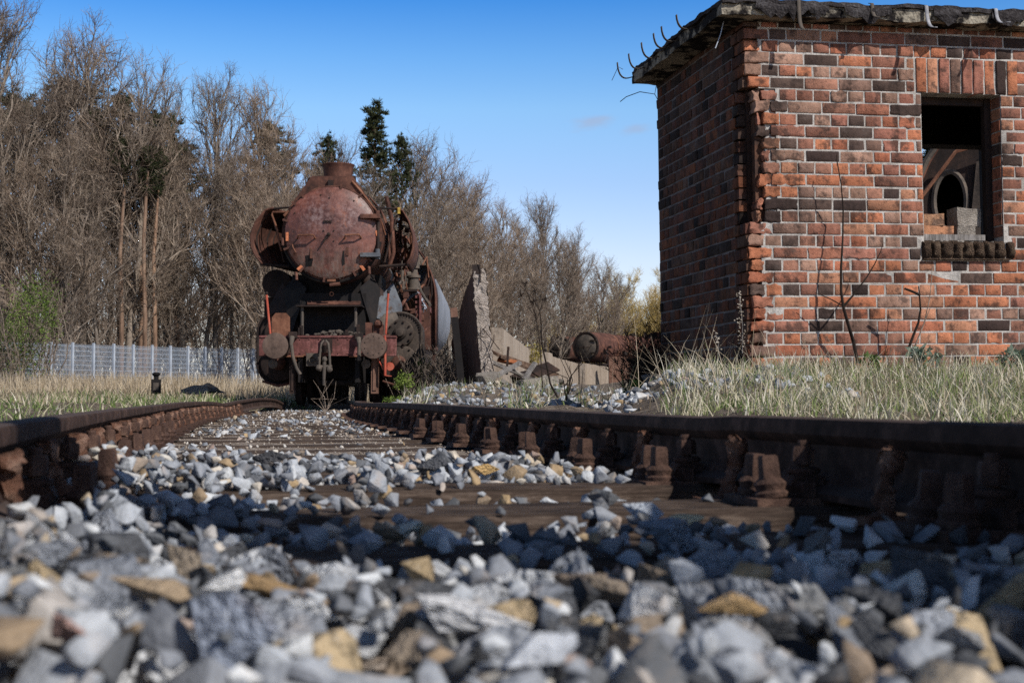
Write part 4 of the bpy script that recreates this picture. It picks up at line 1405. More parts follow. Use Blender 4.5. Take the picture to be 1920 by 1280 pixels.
tag(o, 'upright brown rusty sheet standing at the right end of the stained wall', 'sheet')

# rubble heap between the slab and the low walls
def plank(p, q, w, t, mat, name, lab, cat, roll=0):
    p, q = Vector(p), Vector(q); d = q - p; Ln = d.length
    mb = slab_grid(0, Ln, -w / 2, w / 2, -t / 2, t / 2, 0.008, 12, 4, 3, p.x * 7)
    o = mb.build(name, M[mat], smooth=40)
    o.matrix_world = Matrix.Translation(p) @ d.to_track_quat('X', 'Z').to_matrix().to_4x4() @ Matrix.Rotation(roll, 4, 'X')
    tag(o, lab, cat)
    return o


def G(px, Y, dz=0.0):
    x = (px - 960) / FPX * Y
    return (x, Y, float(ground_z(x, Y)) + dz)


plank(G(925, 26.4, 0.62), G(985, 27, 0.32), 0.22, 0.05, 'brown_timber', 'timber_plank', 'dark plank sloping down to the right from the slab, top of the rubble heap', 'plank', 0.4)
plank(G(922, 26.2, 0.45), G(1000, 25.8, 0.12), 0.14, 0.06, 'grey_timber', 'timber_plank', 'pale grey plank lying slantwise against the rubble heap', 'plank', -0.3)
plank(G(930, 25.2, 0.16), G(975, 25.6, 0.42), 0.10, 0.05, 'grey_timber', 'timber_plank', 'short bleached plank rising to the right beside the slab foot', 'plank', 0.2)
plank(G(945, 26.8, 0.52), G(1045, 27.2, 0.20), 0.10, 0.10, 'brown_timber', 'timber_beam', 'long brown beam lying over the back of the rubble heap', 'beam')
plank(G(975, 24.6, 0.05), G(1040, 24.9, 0.10), 0.3, 0.14, 'rubble_stone', 'concrete_beam', 'flat grey concrete beam lying in front of the rubble heap', 'beam')
plank(G(983, 25.4, 0.10), G(1004, 25.5, 0.42), 0.08, 0.05, 'grey_timber', 'forked_branch', 'bleached forked piece of wood standing in the rubble', 'branch', 0.4)
plank(G(1000, 26.0, 0.22), G(1038, 26.3, 0.34), 0.34, 0.03, 'rust_dark', 'steel_sheet', 'dark bent rusty sheet at the right end of the rubble heap', 'sheet', 0.5)
plank(G(934, 26.6, 0.5), G(968, 26.5, 0.42), 0.12, 0.05, 'orange_rust', 'rusty_bracket', 'orange rusty bracket lying in the rubble close to the slab', 'bracket', 0.5)
plank(G(950, 26.2, 0.2), G(953, 26.2, 0.72), 0.10, 0.04, 'rust_dark', 'steel_stake', 'short dark stake sticking out of the rubble heap', 'stake')
plank(G(960, 25.6, 0.3), G(990, 26.0, 0.1), 0.12, 0.03, 'rubble_stone', 'concrete_shard', 'thin pale shard of concrete tilted in the middle of the rubble', 'shard', 0.7)
for px, Y, r, lab in ((921, 25.0, 0.26, 'large pale lump of broken concrete at the foot of the slab'), (938, 24.6, 0.16, 'smaller pale lump beside the large one at the slab foot'),
                      (1022, 25.6, 0.20, 'grey lump of concrete right of the rubble heap'), (1048, 25.0, 0.16, 'small grey lump between rubble and grass'),
                      (984, 26.8, 0.3, 'dark brown lump in the back of the rubble heap'), (1228, 10.6, 0.10, 'pale angular stone on the ground left of the hut'), (1242, 10.2, 0.07, 'small tan stone close to the hut corner'),
                      (1712, 9.6, 0.045, 'pale flat stone at the foot of the hut wall below the window'), (1880, 9.4, 0.055, 'white stone at the foot of the hut wall at far right')):
    x, y, z = G(px, Y, r * 0.35)
    o = link('rubble_block', hull_stone(int(px), 0.8)); o.data.materials.clear(); o.data.materials.append(M['rubble_stone'] if 'dark' not in lab else M['rust_dark'])
    o.matrix_world = Matrix.Translation((x, y, z)) @ Matrix.Rotation(px, 4, 'Z') @ Matrix.Diagonal((r * 1.2, r, r * 0.9, 1))
    tag(o, lab, 'stone')

# ---------------------------------------------------------------- fence at left
P0 = at(95, 700, 57.0 * 0.988); P1 = at(474, 700, 67.3)
pa = Vector((-17.62 - 0.537, 57.0 - 1.03, 0)); step = Vector((0.537, 1.03, 0))
fence = empty('mesh_fence', (pa.x, pa.y, 0.6)); tag(fence, 'grey galvanised wire mesh fence with pale posts along the edge of the wood', 'fence')
ang = math.atan2(step.y, step.x); sl = step.length
fence.rotation_euler = (0, 0, ang)
postm = MB().box(-0.045, 0.045, -0.045, 0.045, -0.5, 1.66).mesh('fence_post'); postm.materials.append(M['galvanised'])
for i in range(-3, 17):
    if i < 0 and i % 2: continue
    x = i * sl; dz = 0.012 * i
    o = link('fence_post', postm, parent=fence); o.location = (x, 0, dz)
mb = MB()
for i in range(-3, 16):
    x = i * sl
    mb.add([(x, 0.03, -0.4 + .012 * i), (x + sl, 0.03, -0.4 + .012 * i), (x + sl, 0.03, 1.60 + 0.012 * i), (x, 0.03, 1.60 + 0.012 * i)], [(0, 1, 2, 3)])
mb.build('wire_panel', M['wire_mesh'], fence, fix=False)

# things in the grass at left
x, y, z = G(293, 30, 0)
lamp = empty('point_lantern', (x, y, z)); tag(lamp, 'dark square point lantern with a small cap standing in the dry grass', 'lantern')
lamp.rotation_euler = (0, 0, R(12))
MB().box(-0.10, 0.10, -0.10, 0.10, 0.10, 0.40).build('lantern_body', M['rust_black'], lamp, bevel=0.01)
MB().lathe([(0.05, 0), (0.05, 0.06), (0.085, 0.10), (0.085, 0.13), (0.03, 0.15)], (0, 0, 0.40), (0, 0, 1), 14).build('lantern_cap', M['rust_black'], lamp)
MB().cyl((0, 0, -0.3), (0, 0, 0.10), 0.03).build('stand', M['rust_dark'], lamp)
MB().box(-0.055, 0.055, -0.108, -0.101, 0.17, 0.33).build('lantern_window', M['rust_grey'], lamp)
mb = MB(); vs, fs = [], []
for i in range(26):
    for j in range(10):
        p = Vector((i / 25 * 1.0 - 0.45, j / 9 * 0.6, 0))
        p.z = 0.24 * math.sin(j / 9 * PI) * math.sin(i / 25 * PI) ** 0.6 * (0.75 + 0.5 * mnoise.noise(p * 3)); p += mnoise.noise_vector(p * 5) * 0.035
        vs.append(p)
for i in range(25):
    for j in range(9): fs.append((i * 10 + j, (i + 1) * 10 + j, (i + 1) * 10 + j + 1, i * 10 + j + 1))
o = mb.add(vs, fs).build('black_tarpaulin', M['black_tarp'], smooth=60); x, y, z = G(372, 33, 0.14); o.location = (x, y, z); tag(o, 'crumpled black tarpaulin lying over stones left of the locomotive', 'tarpaulin')
for px, Y, r, lab in ((374, 30.5, 0.24, 'pale tan boulder under the black tarpaulin, the left of two'), (400, 30.8, 0.2, 'pale tan boulder under the black tarpaulin, the right of two')):
    x, y, z = G(px, Y, r * 0.9)
    o = link('boulder', hull_stone(int(px), 0.55)); o.data.materials.clear(); o.data.materials.append(M['rubble_stone'])
    o.matrix_world = Matrix.Translation((x, y, z)) @ Matrix.Diagonal((r * 1.5, r, r * 1.0, 1)); tag(o, lab, 'stone')

# box added out of view at the right to shade the nearest rail fastenings
sbox = empty('shade_box', (1.60, 1.0, -0.1), R(12)); tag(sbox, 'unseen grey box added beside the right rail to shade its fastenings', 'cabinet')
MB().box(-0.28, 0.28, -0.22, 0.22, -0.1, 1.25).build('shade_box_body', M['bracket_steel'], sbox, bevel=0.01)
MB().box(-0.32, 0.32, -0.26, 0.26, 1.252, 1.30).build('shade_box_top', M['bracket_steel'], sbox, bevel=0.01)
MB().box(-0.25, 0.25, -0.232, -0.222, 0.05, 1.18).build('shade_box_front', M['rust_grey'], sbox)
# post added out of view to throw the dark band over the near ballast
o = MB().cyl((0, 0, -0.3), (0, 0, 5.2), 0.25, 0.21, 20).jitter(0.01, 2).build('shadow_post', M['brown_timber'])
o.location = (2.45, -0.72, -0.1); tag(o, 'unseen post added outside the frame to cast the shadow over the front stones', 'post')
# ---------------------------------------------------------------- the steam locomotive
LX, LY, LZ, LR = -3.35, 25.4, -0.09, 0.013


def q(px, py, dy):
    """local point of the locomotive at distance dy behind its buffer faces"""
    w = at(px, py, LY + dy)
    return Vector((w.x - LX + LR * dy, dy, w.z - LZ))


loco = empty('steam_locomotive', (LX, LY, LZ), LR)
tag(loco, 'large rusty steam locomotive standing at the end of the track', 'locomotive')
ZC = 3.20          # boiler centre
P = loco

# --- front: beam, buffers, coupling
def torn(mb, seed=0): return mb.jitter(0.006, 4, seed)


beam = MB().box(-1.27, 1.24, 0.62, 0.67, 0.90, 1.27).box(-1.27, 1.24, 0.67, 0.85, 1.23, 1.265)
beam.box(-1.27, 1.24, 0.60, 0.62, 1.235, 1.275)
bo = beam.jitter(0.006, 5).build('buffer_beam', M['red_paint'], P, bevel=0.006)
mb = MB()
for k in range(13):
    for z in (0.95, 1.21):
        mb.lathe([(0.016, 0), (0.012, -0.012), (0, -0.014)], (-1.05 + k * 0.175, 0.62, z), (0, 1, 0), 8)
mb.build('rivets', M['red_paint'], bo)
for s in (-1, 1):
    c = q(516, 648, 0) if s < 0 else q(700, 648, 0)
    b = MB().lathe([(0.0, -0.012), (0.12, -0.010), (0.20, 0.0), (0.228, 0.006), (0.233, 0.02), (0.228, 0.035), (0.10, 0.05), (0.085, 0.07), (0.085, 0.33)], (c.x, 0, c.z), (0, 1, 0), 40)
    bo_ = b.build('buffer', M['buffer_rust'], P, smooth=30)
    MB().lathe([(0.13, 0.28), (0.14, 0.30), (0.14, 0.52), (0.16, 0.54), (0.21, 0.57), (0.21, 0.60)], (c.x, 0, c.z), (0, 1, 0), 28).build('buffer_sleeve', M['rust_dark'], bo_)
    if s > 0:
        mb = MB()
        for k in range(10):
            a = 2 * PI * k / 10 + 0.3
            mb.lathe([(0.012, -0.006), (0.012, 0.006), (0, 0.006)], (c.x + 0.165 * math.cos(a), 0, c.z + 0.165 * math.sin(a)), (0, 1, 0), 8)
        mb.build('bolt_holes', M['rust_black'], bo_)
# draw hook and screw coupling
cp = MB()
c = q(610, 648, 0.35)
cp.box(c.x - 0.10, c.x + 0.10, 0.55, 0.60, c.z - 0.12, c.z + 0.14)
cp.tube([(c.x, 0.62, c.z), (c.x, 0.42, c.z + 0.02), (c.x, 0.30, c.z + 0.06), (c.x, 0.24, c.z + 0.0), (c.x, 0.28, c.z - 0.09), (c.x, 0.36, c.z - 0.10)], [0.05, 0.05, 0.045, 0.04, 0.03, 0.02], 10)
hook_o = cp.build('draw_hook', M['rust_dark'], P)
mb = MB()
for s in (-1, 1):
    mb.tube([(c.x + s * 0.015, 0.30, c.z + 0.09), (c.x + s * 0.06, 0.27, c.z + 0.04), (c.x + s * 0.085, 0.26, c.z - 0.15), (c.x + s * 0.10, 0.26, c.z - 0.42), (c.x + s * 0.07, 0.26, c.z - 0.46)], 0.021, 8)
mb.tube([(c.x - 0.14, 0.26, c.z - 0.38), (c.x + 0.13, 0.26, c.z - 0.38)], 0.032, 8)
mb.tube([(c.x - 0.01, 0.26, c.z - 0.20), (c.x, 0.25, c.z - 0.38), (c.x - 0.01, 0.25, c.z - 0.72)], [0.03, 0.035, 0.024], 8)
mb.ball((c.x - 0.10, 0.25, c.z - 0.40), 0.06, 8); mb.ball((c.x + 0.09, 0.25, c.z - 0.43), 0.055, 8); mb.ball((c.x, 0.25, c.z - 0.25), 0.05, 8)
mb.jitter(0.006, 20).build('screw_coupling', M['rust_grey'], hook_o)
a = q(585, 672, 0.5)
mb = MB().box(a.x - 0.11, a.x + 0.13, 0.52, 0.58, a.z - 0.14, a.z + 0.10); mb.lathe([(0.045, -.03), (0.06, -.03), (0.06, 0.02), (0.045, 0.02)], (a.x, 0.5, a.z - 0.02), (0, 1, 0), 16, True)
mb.build('coupling_bracket', M['rust_grey'], P, bevel=0.006)
# brake hoses and pipes
for pts, n_ in (([(548, 632, .5), (546, 645, .42), (549, 668, .40), (556, 690, .42), (563, 702, .42)], 'brake_hose'), ([(672, 634, .5), (674, 645, .42), (673, 662, .40), (674, 676, .40)], 'brake_hose')):
    pp = [q(*p) for p in pts]
    o = MB().tube(pp, [0.05, 0.035, 0.032, 0.03, 0.035], 10).build(n_, M['rust_grey'], P) if len(pp) == 5 else MB().tube(pp, [0.05, 0.04, 0.036, 0.04], 10).build(n_, M['rust_grey'], P)
    MB().box(pp[0].x - 0.07, pp[0].x + 0.08, 0.50, 0.62, pp[0].z - 0.02, pp[0].z + 0.10).build('hose_cock', M['rust_dark'], o, bevel=0.01)
mb = MB().tube([q(524, 668, .6), q(568, 668, .6), q(571, 664, .6)], 0.016, 6).tube([q(655, 668, .6), q(676, 668, .6)], 0.016, 6)
mb.tube([q(555, 668, .7), q(556, 690, .7)], 0.016, 6).tube([q(668, 668, .8), q(669, 700, .8)], 0.018, 6)
build_pieces(mb, 'heating_pipe', M['rust_light'], P)
# marker rods
for pts in (([(507, 626, .62), (503, 585, .62), (500, 553, .62)]), ([(723, 626, .62), (725.5, 585, .62), (728, 550, .62)])):
    pp = [q(*p) for p in pts]
    o = MB().tube(pp, 0.021, 10).build('marker_rod', M['red_rod'], P)
    MB().ball(pp[-1] + Vector((0, 0, 0.03)), 0.032, 12).build('rod_knob', M['rust_dark'], o)
mb = MB().tube([q(722, 628, .62), q(722, 704, .62)], 0.024, 10).tube([q(722, 704, .62), q(734, 705, .62)], 0.01, 6).tube([q(708, 672, .7), q(722, 697, .64)], 0.012, 6)
mb.build('step_rail', M['red_rod'], P)
a = q(731, 687, .9)
MB().lathe([(0.075, -0.03), (0.08, -0.02), (0.08, 0.0)], (a.x, .9, a.z), (0, 1, 0), 20).build('red_cap', M['red_rod'], P)
for px in (512, 686):
    a = q(px, 682, .75)
    MB().lathe([(0.06, -0.03), (0.085, -0.02), (0.085, 0.05)], (a.x, .75, a.z), (0, 1, 0), 16).build('lamp_socket', M['rust_grey'], P)
# upright plate
pl_ = [q(x, y, .66) for x, y in ((510, 630), (544, 630), (544, 595), (537, 587), (517, 587), (510, 595))]
MB().plate(pl_, 0.02).jitter(0.003, 8).build('front_plate', M['rust_light'], P, bevel=0.003)
# guard irons
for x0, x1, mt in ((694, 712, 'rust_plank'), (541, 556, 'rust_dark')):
    a, b = q(x0 + 2, 668, .8), q(x1 - 2, 738, .8)
    mb = MB().box(a.x, b.x, .8, .86, b.z, a.z)
    mb.box(a.x + 0.035, b.x - 0.035, .78, .80, b.z + 0.06, a.z)
    mb.jitter(0.01, 4).build('guard_iron', M[mt], P)
# platform shelf, its posts, sloping apron
a, b = q(557, 574, .95), q(680, 574, .95)
sh = MB().box(a.x, b.x, .80, 1.6, a.z - 0.012, a.z + 0.012).jitter(0.006, 3).build('front_shelf', M['rust_dark'], P)
for px in (567, 667):
    a = q(px, 574, .9); c_ = q(px, 628, .9)
    MB().cyl((a.x, .9, c_.z), (a.x, .9, a.z - 0.012), 0.028, n=8).build('shelf_post', M['rust_grey'], P)
ap = [q(576, 572, 1.15), q(676, 572, 1.15), q(680, 548, 1.75), q(577, 548, 1.75)]
MB().plate(ap, 0.015).jitter(0.008, 4).build('apron_plate', M['rust_brown'], P)
a = q(622, 551, 1.3)
MB().lathe([(0.025, -.02), (0.045, -.02), (0.045, 0.3), (0.025, 0.3)], (a.x, 1.3, a.z), (0, 1, 0), 14, True).build('drain_pipe', M['rust_light'], P)
# debris on the beam
mb = MB()
for k in range(90):
    x = random.gauss(0.12, 0.33); x = max(-0.6, min(0.75, x))
    mb.ball((x, random.uniform(0.72, 1.25), 1.27 + random.uniform(0, 0.10) * math.exp(-(x - .12) ** 2 * 4)), random.uniform(0.015, 0.045), 6, (1.2, 1, .8))
tag(mb.jitter(0.02, 25).build('debris', M['rust_grey'], P, smooth=0), kind='stuff')
mb = MB().box(-0.72, 0.80, 0.67, 1.5, 1.20, 1.262)
for px, h_ in ((565, 602), (562, 606), (671, 600), (650, 610)):
    a = q(px, 628, .8); b = q(px, h_ + 8, .8); mb.box(a.x - 0.03, a.x + 0.03, .8, .84, a.z, b.z)
mb.build('front_deck', M['rust_dark'], P)
mb = MB().box(0.66, 0.78, .75, .95, 1.27, 1.52).box(0.80, 0.98, .8, 1.0, 1.30, 1.48); mb.ball((0.9, .78, 1.5), 0.08, 8)
mb.jitter(0.015, 8).build('lubricator', M['rust_brown'], P)

# --- frames, saddle, inner dark machinery
mb = MB()
for s in (-1, 1): mb.box(s * 0.52 - 0.04, s * 0.52 + 0.04, 0.67, 11.5, 0.42, 1.25)
mb.box(-0.5, 0.5, 1.6, 1.66, 0.5, 2.4); mb.box(-0.85, 0.85, 1.9, 3.2, 1.0, 2.5); mb.box(-0.9, 0.9, 3.4, 11.4, 0.9, 1.7)
mb.box(-0.62, 0.62, 1.3, 1.5, 1.26, 2.1)
mb.build('main_frame', M['rust_black'], P)
mb = MB()
for s in (-1, 1):
    mb.plate([(s * 0.78, 1.25, 1.28), (s * (0.86 if s > 0 else 1.0), 1.7, 2.2), (s * (0.7 if s > 0 else 0.80), 1.8, 2.45), (s * 0.50, 1.3, 2.2)], 0.02)
mb.tube([(-0.3, 1.3, 0.55), (-0.25, 1.3, 0.42), (0.35, 1.3, 0.42), (0.42, 1.3, 0.55)], 0.05, 8)
build_pieces(mb, 'inner_plate', M['rust_black'], P)
# side gussets: the right one catches the sun
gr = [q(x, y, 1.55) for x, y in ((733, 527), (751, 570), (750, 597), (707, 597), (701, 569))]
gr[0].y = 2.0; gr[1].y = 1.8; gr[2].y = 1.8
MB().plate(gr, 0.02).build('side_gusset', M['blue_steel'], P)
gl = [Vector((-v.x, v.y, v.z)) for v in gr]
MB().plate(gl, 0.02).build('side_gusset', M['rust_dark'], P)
MB().tube([q(733, 526, 1.9), q(736, 515, 1.9), q(728, 500, 1.9)], 0.02, 6).build('gusset_pipe', M['blue_steel'], P)
# left block: air tank and plates in the shade
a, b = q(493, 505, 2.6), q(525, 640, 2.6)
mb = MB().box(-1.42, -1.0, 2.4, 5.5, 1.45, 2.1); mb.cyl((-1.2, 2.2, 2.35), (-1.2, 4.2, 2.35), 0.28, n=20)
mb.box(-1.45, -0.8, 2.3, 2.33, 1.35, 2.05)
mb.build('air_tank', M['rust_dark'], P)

# --- smokebox with its shouldered top
prof = []
R0 = 0.935
for k in range(49):
    a = -PI * 0.5 + 2 * PI * k / 48
    prof.append((R0 * math.cos(a), R0 * math.sin(a)))
top_h, top_w = 1.075, 0.385
pts = prof + [(top_w, top_h), (-top_w, top_h)]
def hull2(pts):
    pts = sorted(set((round(x, 5), round(y, 5)) for x, y in pts))
    def half(ps):
        o = []
        for p in ps:
            while len(o) >= 2 and (o[-1][0] - o[-2][0]) * (p[1] - o[-2][1]) - (o[-1][1] - o[-2][1]) * (p[0] - o[-2][0]) <= 0: o.pop()
            o.append(p)
        return o
    lo = half(pts); up = half(pts[::-1]); return lo[:-1] + up[:-1]
hp = [(x, ZC + z) for x, z in hull2(pts)]
smk = MB().prism(hp, 1.06, 3.7).build('smokebox', M['rust_brown'], P, smooth=25)
# rim and door
MB().lathe([(0.86, 1.06), (0.89, 1.06), (0.892, 1.03), (0.888, 0.985), (0.875, 0.97), (0.86, 0.975)], (0, 0, ZC), (0, 1, 0), 72, True).build('door_rim', M['rust_brown'], smk)
DR = 0.855
dp = [(0.0, 0.785)]
for k in range(1, 13):
    t = k / 12; dp.append((DR * t, 0.985 - 0.20 * math.sqrt(max(0, 1 - (t * 0.97) ** 2)) + 0.0))
dp += [(DR, 1.05)]
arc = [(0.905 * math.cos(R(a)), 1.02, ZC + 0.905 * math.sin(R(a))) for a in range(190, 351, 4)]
MB().tube(arc, 0.042, 8).build('rim_shade', M['rust_black'], smk)  # black arc painting the shade round the lower half of the door
door = MB().lathe(dp, (0, 0, ZC), (0, 1, 0), 72).build('smokebox_door', M['door_rust'], smk, smooth=40)
def dz(x, z): # door surface depth
    t = min(1, math.hypot(x, z) / DR); return 0.985 - 0.20 * math.sqrt(max(0, 1 - (t * 0.97) ** 2))
def dq(px, py):
    v = q(px, py, 0.9); return v.x, v.z - ZC
CX0 = q(618, 440, .9).x
# handrails on the door (rod on two stays)
for (xa, ya), (xb, yb) in (((559, 443), (593, 443)), ((647, 443), (678, 442))):
    x0, z0 = dq(xa, ya); x1, z1 = dq(xb, yb)
    y0, y1 = dz(x0, z0), dz(x1, z1)
    MB().tube([(x0, y0, z0 + ZC - .05), (x0 + .03, y0 - 0.13, z0 + ZC), (x1 - .03, y1 - 0.13, z1 + ZC), (x1, y1, z1 + ZC - .05)], 0.017, 8).build('door_handrail', M['rust_light'], door)
x0, z0 = dq(618, 441)
MB().lathe([(0.03, 0.04), (0.035, -0.05), (0.022, -0.06), (0.022, -0.12), (0.0, -0.12)], (x0, dz(x0, z0), z0 + ZC), (0, 1, 0), 14).tube([(x0, dz(x0, z0) - 0.08, z0 + ZC), (x0 - 0.10, dz(x0, z0) - 0.09, z0 + ZC - 0.16)], [0.022, 0.016], 8).build('door_latch', M['rust_dark'], door)
mb = MB().tube([dq_ for dq_ in [(q(549, 458, .9).x, dz(-.6, -.1) - .0, q(549, 458, .9).z), (q(551, 465, .9).x, dz(-.6, -.2) - .06, q(551, 465, .9).z), (q(556, 474, .9).x, dz(-.6, -.3) - .06, q(556, 474, .9).z), (q(552, 477, .9).x, dz(-.65, -.3) - .0, q(552, 477, .9).z)]], 0.012, 6)
mb.build('door_grip', M['rust_light'], door)
mb = MB()
for px, py in ((608, 434), (627, 434), (608, 452), (627, 453), (618, 372), (573, 508), (637, 522), (602, 366), (700, 424), (553, 400), (664, 377)):
    x, z = dq(px, py); mb.lathe([(0.016, 0.02), (0.016, -0.012), (0.0, -0.014)], (x, dz(x, z), z + ZC), (0, 1, 0), 8)
x, z = dq(616, 417)
for k in range(5): mb.box(x - 0.075 + k * 0.032, x - 0.055 + k * 0.032, dz(x, z) - 0.03, dz(x, z), ZC + z - 0.02 + 0.01 * (k % 2), ZC + z + 0.025)
build_pieces(mb, 'door_stud', M['rust_dark'], door)
# recessed number-plate ghost and dark torn openings (left by the plate and lamp irons)
mb = MB()
for poly in ([(573, 480), (583, 478), (588, 487), (585, 499), (573, 500)], [(644, 471), (647, 471), (647, 496), (642, 499), (641, 488)]):
    mb.plate([(dq(x, y)[0], dz(*dq(x, y)) - 0.004, dq(x, y)[1] + ZC) for x, y in poly][::-1], 0.001)
for o_v in range(len(mb.V)): pass
build_pieces(mb, 'plate_opening', M['rust_black'], door)
for px, py, w_, h_ in ((584, 476, .04, .19), (652, 472, .05, .16)):
    x, z = dq(px, py); MB().box(x - w_ / 2, x + w_ / 2, dz(x, z) - 0.014, dz(x, z) + .03, z + ZC - h_ / 2, z + ZC + h_ / 2).build('lamp_iron', M['rust_brown'], door, bevel=0.004)
# orange tags round the rim
for px, py, w_, h_, rot, mt in ((538.5, 444, .05, .16, 0, 'tag_orange'), (706, 437, .04, .10, -10, 'tag_orange'), (563, 501, .055, .14, 48, 'tag_orange'), (678, 500, .055, .16, -38, 'tag_orange'), (621, 525.5, .16, .045, 0, 'rust_light')):
    x, z = dq(px, py)
    m = Matrix.Translation((x, dz(x, z) - 0.012, z + ZC)) @ Matrix.Rotation(R(rot), 4, 'Y')
    MB().box(-w_ / 2, w_ / 2, -0.01, 0.012, -h_ / 2, h_ / 2, m).build('rim_tag', M[mt], door, bevel=0.003)
# hinge straps, hinge post, dogs
for py in (407, 479):
    x0, z0 = dq(676, py); x1, z1 = dq(713, py)
    m = MB().box(x0, x1, 0.78, 0.99, z0 + ZC - 0.035, z0 + ZC + 0.045)
    m.cyl((x1 - 0.05, 0.90, z0 + ZC - 0.07), (x1 - 0.05, 0.90, z0 + ZC + 0.12), 0.045, n=14)
    m.jitter(0.006, 6).build('door_hinge', M['rust_brown' if py < 440 else 'blue_steel'], door, bevel=0.006)
a = q(709, 400, .93)
MB().cyl((a.x, .93, ZC - 0.45), (a.x, .93, ZC + 0.48), 0.03, n=10).build('hinge_post', M['rust_dark'], smk)
mb = MB()
for ang_ in (200, 232, 262, 300, 325, 165, 142, 52, 128, 78):
    a = R(ang_); x, z = 0.90 * math.cos(a), 0.90 * math.sin(a)
    m = Matrix.Translation((x, 0.94, ZC + z)) @ Matrix.Rotation(-a, 4, 'Y')
    mb.box(-0.075, 0.03, -0.03, 0.01, -0.02, 0.02, m)
build_pieces(mb, 'door_dog', M['rust_brown'], smk)
for px, py in ((556, 516), (692, 505), (530, 452)):
    a = q(px, py, .9); MB().tube([(a.x - .03, .98, a.z + .05), (a.x, .88, a.z + 0.04), (a.x + .01, .86, a.z - 0.09)], 0.026, 8).build('clamp_handle', M['rust_brown'], smk)
a = q(627, 534, .9); MB().tube([(a.x - .09, .93, a.z), (a.x + 0.1, .93, a.z + .02)], 0.035, 8).build('clamp_handle', M['rust_brown'], smk)
# fittings on the shoulder
mb = MB()
a, b = q(580, 334, 1.2), q(662, 333, 1.2)
mb.tube([a, b], 0.016, 6)
for k in range(14):
    x = a.x + (b.x - a.x) * random.choice((random.uniform(0, .25), random.uniform(.68, 1)))
    mb.box(x - .02, x + random.uniform(.01, .05), 1.15, 1.3, a.z - random.uniform(.03, .12), a.z + random.uniform(0, .05))
mb.tube([q(575, 343, 1.3), q(580, 334, 1.2)], 0.014, 6).tube([q(600, 352, 1.0), q(622, 357, .95), q(626, 352, .95)], 0.02, 6)
a = q(620, 344, 1.02); mb.box(a.x - .05, a.x + .05, 1.0, 1.06, a.z - .05, a.z + .06); a = q(620, 356, .98); mb.box(a.x - .03, a.x + .05, .92, 1.06, a.z - .08, a.z + .02)
mb.jitter(0.008, 10).build('top_fittings', M['rust_dark'], smk)
mb = MB()
mb.tube([q(660, 340, 1.05), q(676, 358, 1.03), q(695, 383, 1.03), q(708, 398, 1.05), q(716, 420, 1.2), q(722, 440, 1.3)], 0.022, 8)
mb.tube([q(533, 405, 1.05), q(545, 392, 1.03), q(556, 380, 1.03)], 0.03, 8)
mb.tube([q(536, 398, 1.1), q(512, 398, 1.2), q(510, 403, 1.2), q(520, 430, 1.25), q(524, 455, 1.2), q(528, 470, 1.1)], 0.02, 8)
build_pieces(mb, 'shoulder_pipe', M['rust_light'], smk)
# chimney
a = q(631, 330, 2.1)
zt_ = q(631, 309, 2.1).z
ch = MB().lathe([(0.28, ZC + 0.9), (0.28, zt_ - 0.19), (0.295, zt_ - 0.06), (0.31, zt_ - 0.035), (0.32, zt_ - 0.01), (0.315, zt_), (0.27, zt_), (0.25, zt_ - 0.10), (0.24, ZC + 0.95)], (0, 2.1, 0), (0, 0, 1), 40).build('chimney', M['rust_brown'], P, smooth=30)
# smoke deflectors (curved sheets)
def deflector(s):
    prof = [(1.17, 3.75), (1.30, 3.70), (1.42, 3.50), (1.50, 3.22), (1.505, 2.98), (1.46, 2.80), (1.38, 2.66)]
    n = 6; vs, fs = [], []
    ys = (1.45, 1.9, 2.4, 2.9, 3.3)
    P2 = []
    for i in range(len(prof) - 1):
        for t in (0, .33, .66): P2.append((prof[i][0] * (1 - t) + prof[i + 1][0] * t, prof[i][1] * (1 - t) + prof[i + 1][1] * t))
    P2.append(prof[-1])
    for y in ys:
        for x, z in P2: vs.append((s * (x + (0.10 if s < 0 else 0.0) * math.sin((z - 2.66) / 1.1 * PI) - (0.24 * (y - 1.45) if s < 0 else 0)), y, z))
    m = len(P2)
    for i in range(len(ys) - 1):
        for j in range(m - 1): fs.append((i * m + j, i * m + j + 1, (i + 1) * m + j + 1, (i + 1) * m + j))
    o = MB().add(vs, fs).build('smoke_deflector', M['rust_brown'], P, smooth=60)
    sd = o.modifiers.new('thickness', 'SOLIDIFY'); sd.thickness = 0.03
    mb = MB()
    for y in (1.7, 2.2, 2.5, 2.9):   # stiffening ribs and stays
        pr = [(s * (x - 0.03 - (0.24 * (y - 1.45) if s < 0 else 0) + (0.10 if s < 0 else 0) * math.sin((z - 2.66) / 1.1 * PI)), y, z) for x, z in P2]
        mb.tube(pr, 0.022, 6)
    mb.tube([(s * 1.15, 1.5, 3.72), (s * 0.75, 1.4, 3.74)], 0.022, 6); mb.tube([(s * 1.40, 1.5, 2.66), (s * 0.85, 1.5, 2.62)], 0.03, 6)
    mb.tube([(s * 1.18, 1.5, 3.60), (s * 1.02, 1.5, 3.0), (s * 0.95, 1.5, 2.7)], 0.02, 6)
    mb.build('deflector_stay', M['rust_dark'], o)
    return o


dl = deflector(-1); dr = deflector(1)
mb = MB(); a = q(742, 389, 1.44)
mb.box(1.20, 1.25, 1.435, 1.45, 3.62, 3.74); mb.build('yellow_edge', M['yellow_paint'], dr)
mb = MB()
for k in range(9):
    mb.box(1.28 + 0.02 * k, 1.31 + 0.022 * k, 1.46, 1.5, 3.55 - 0.1 * k, 3.62 - 0.1 * k)
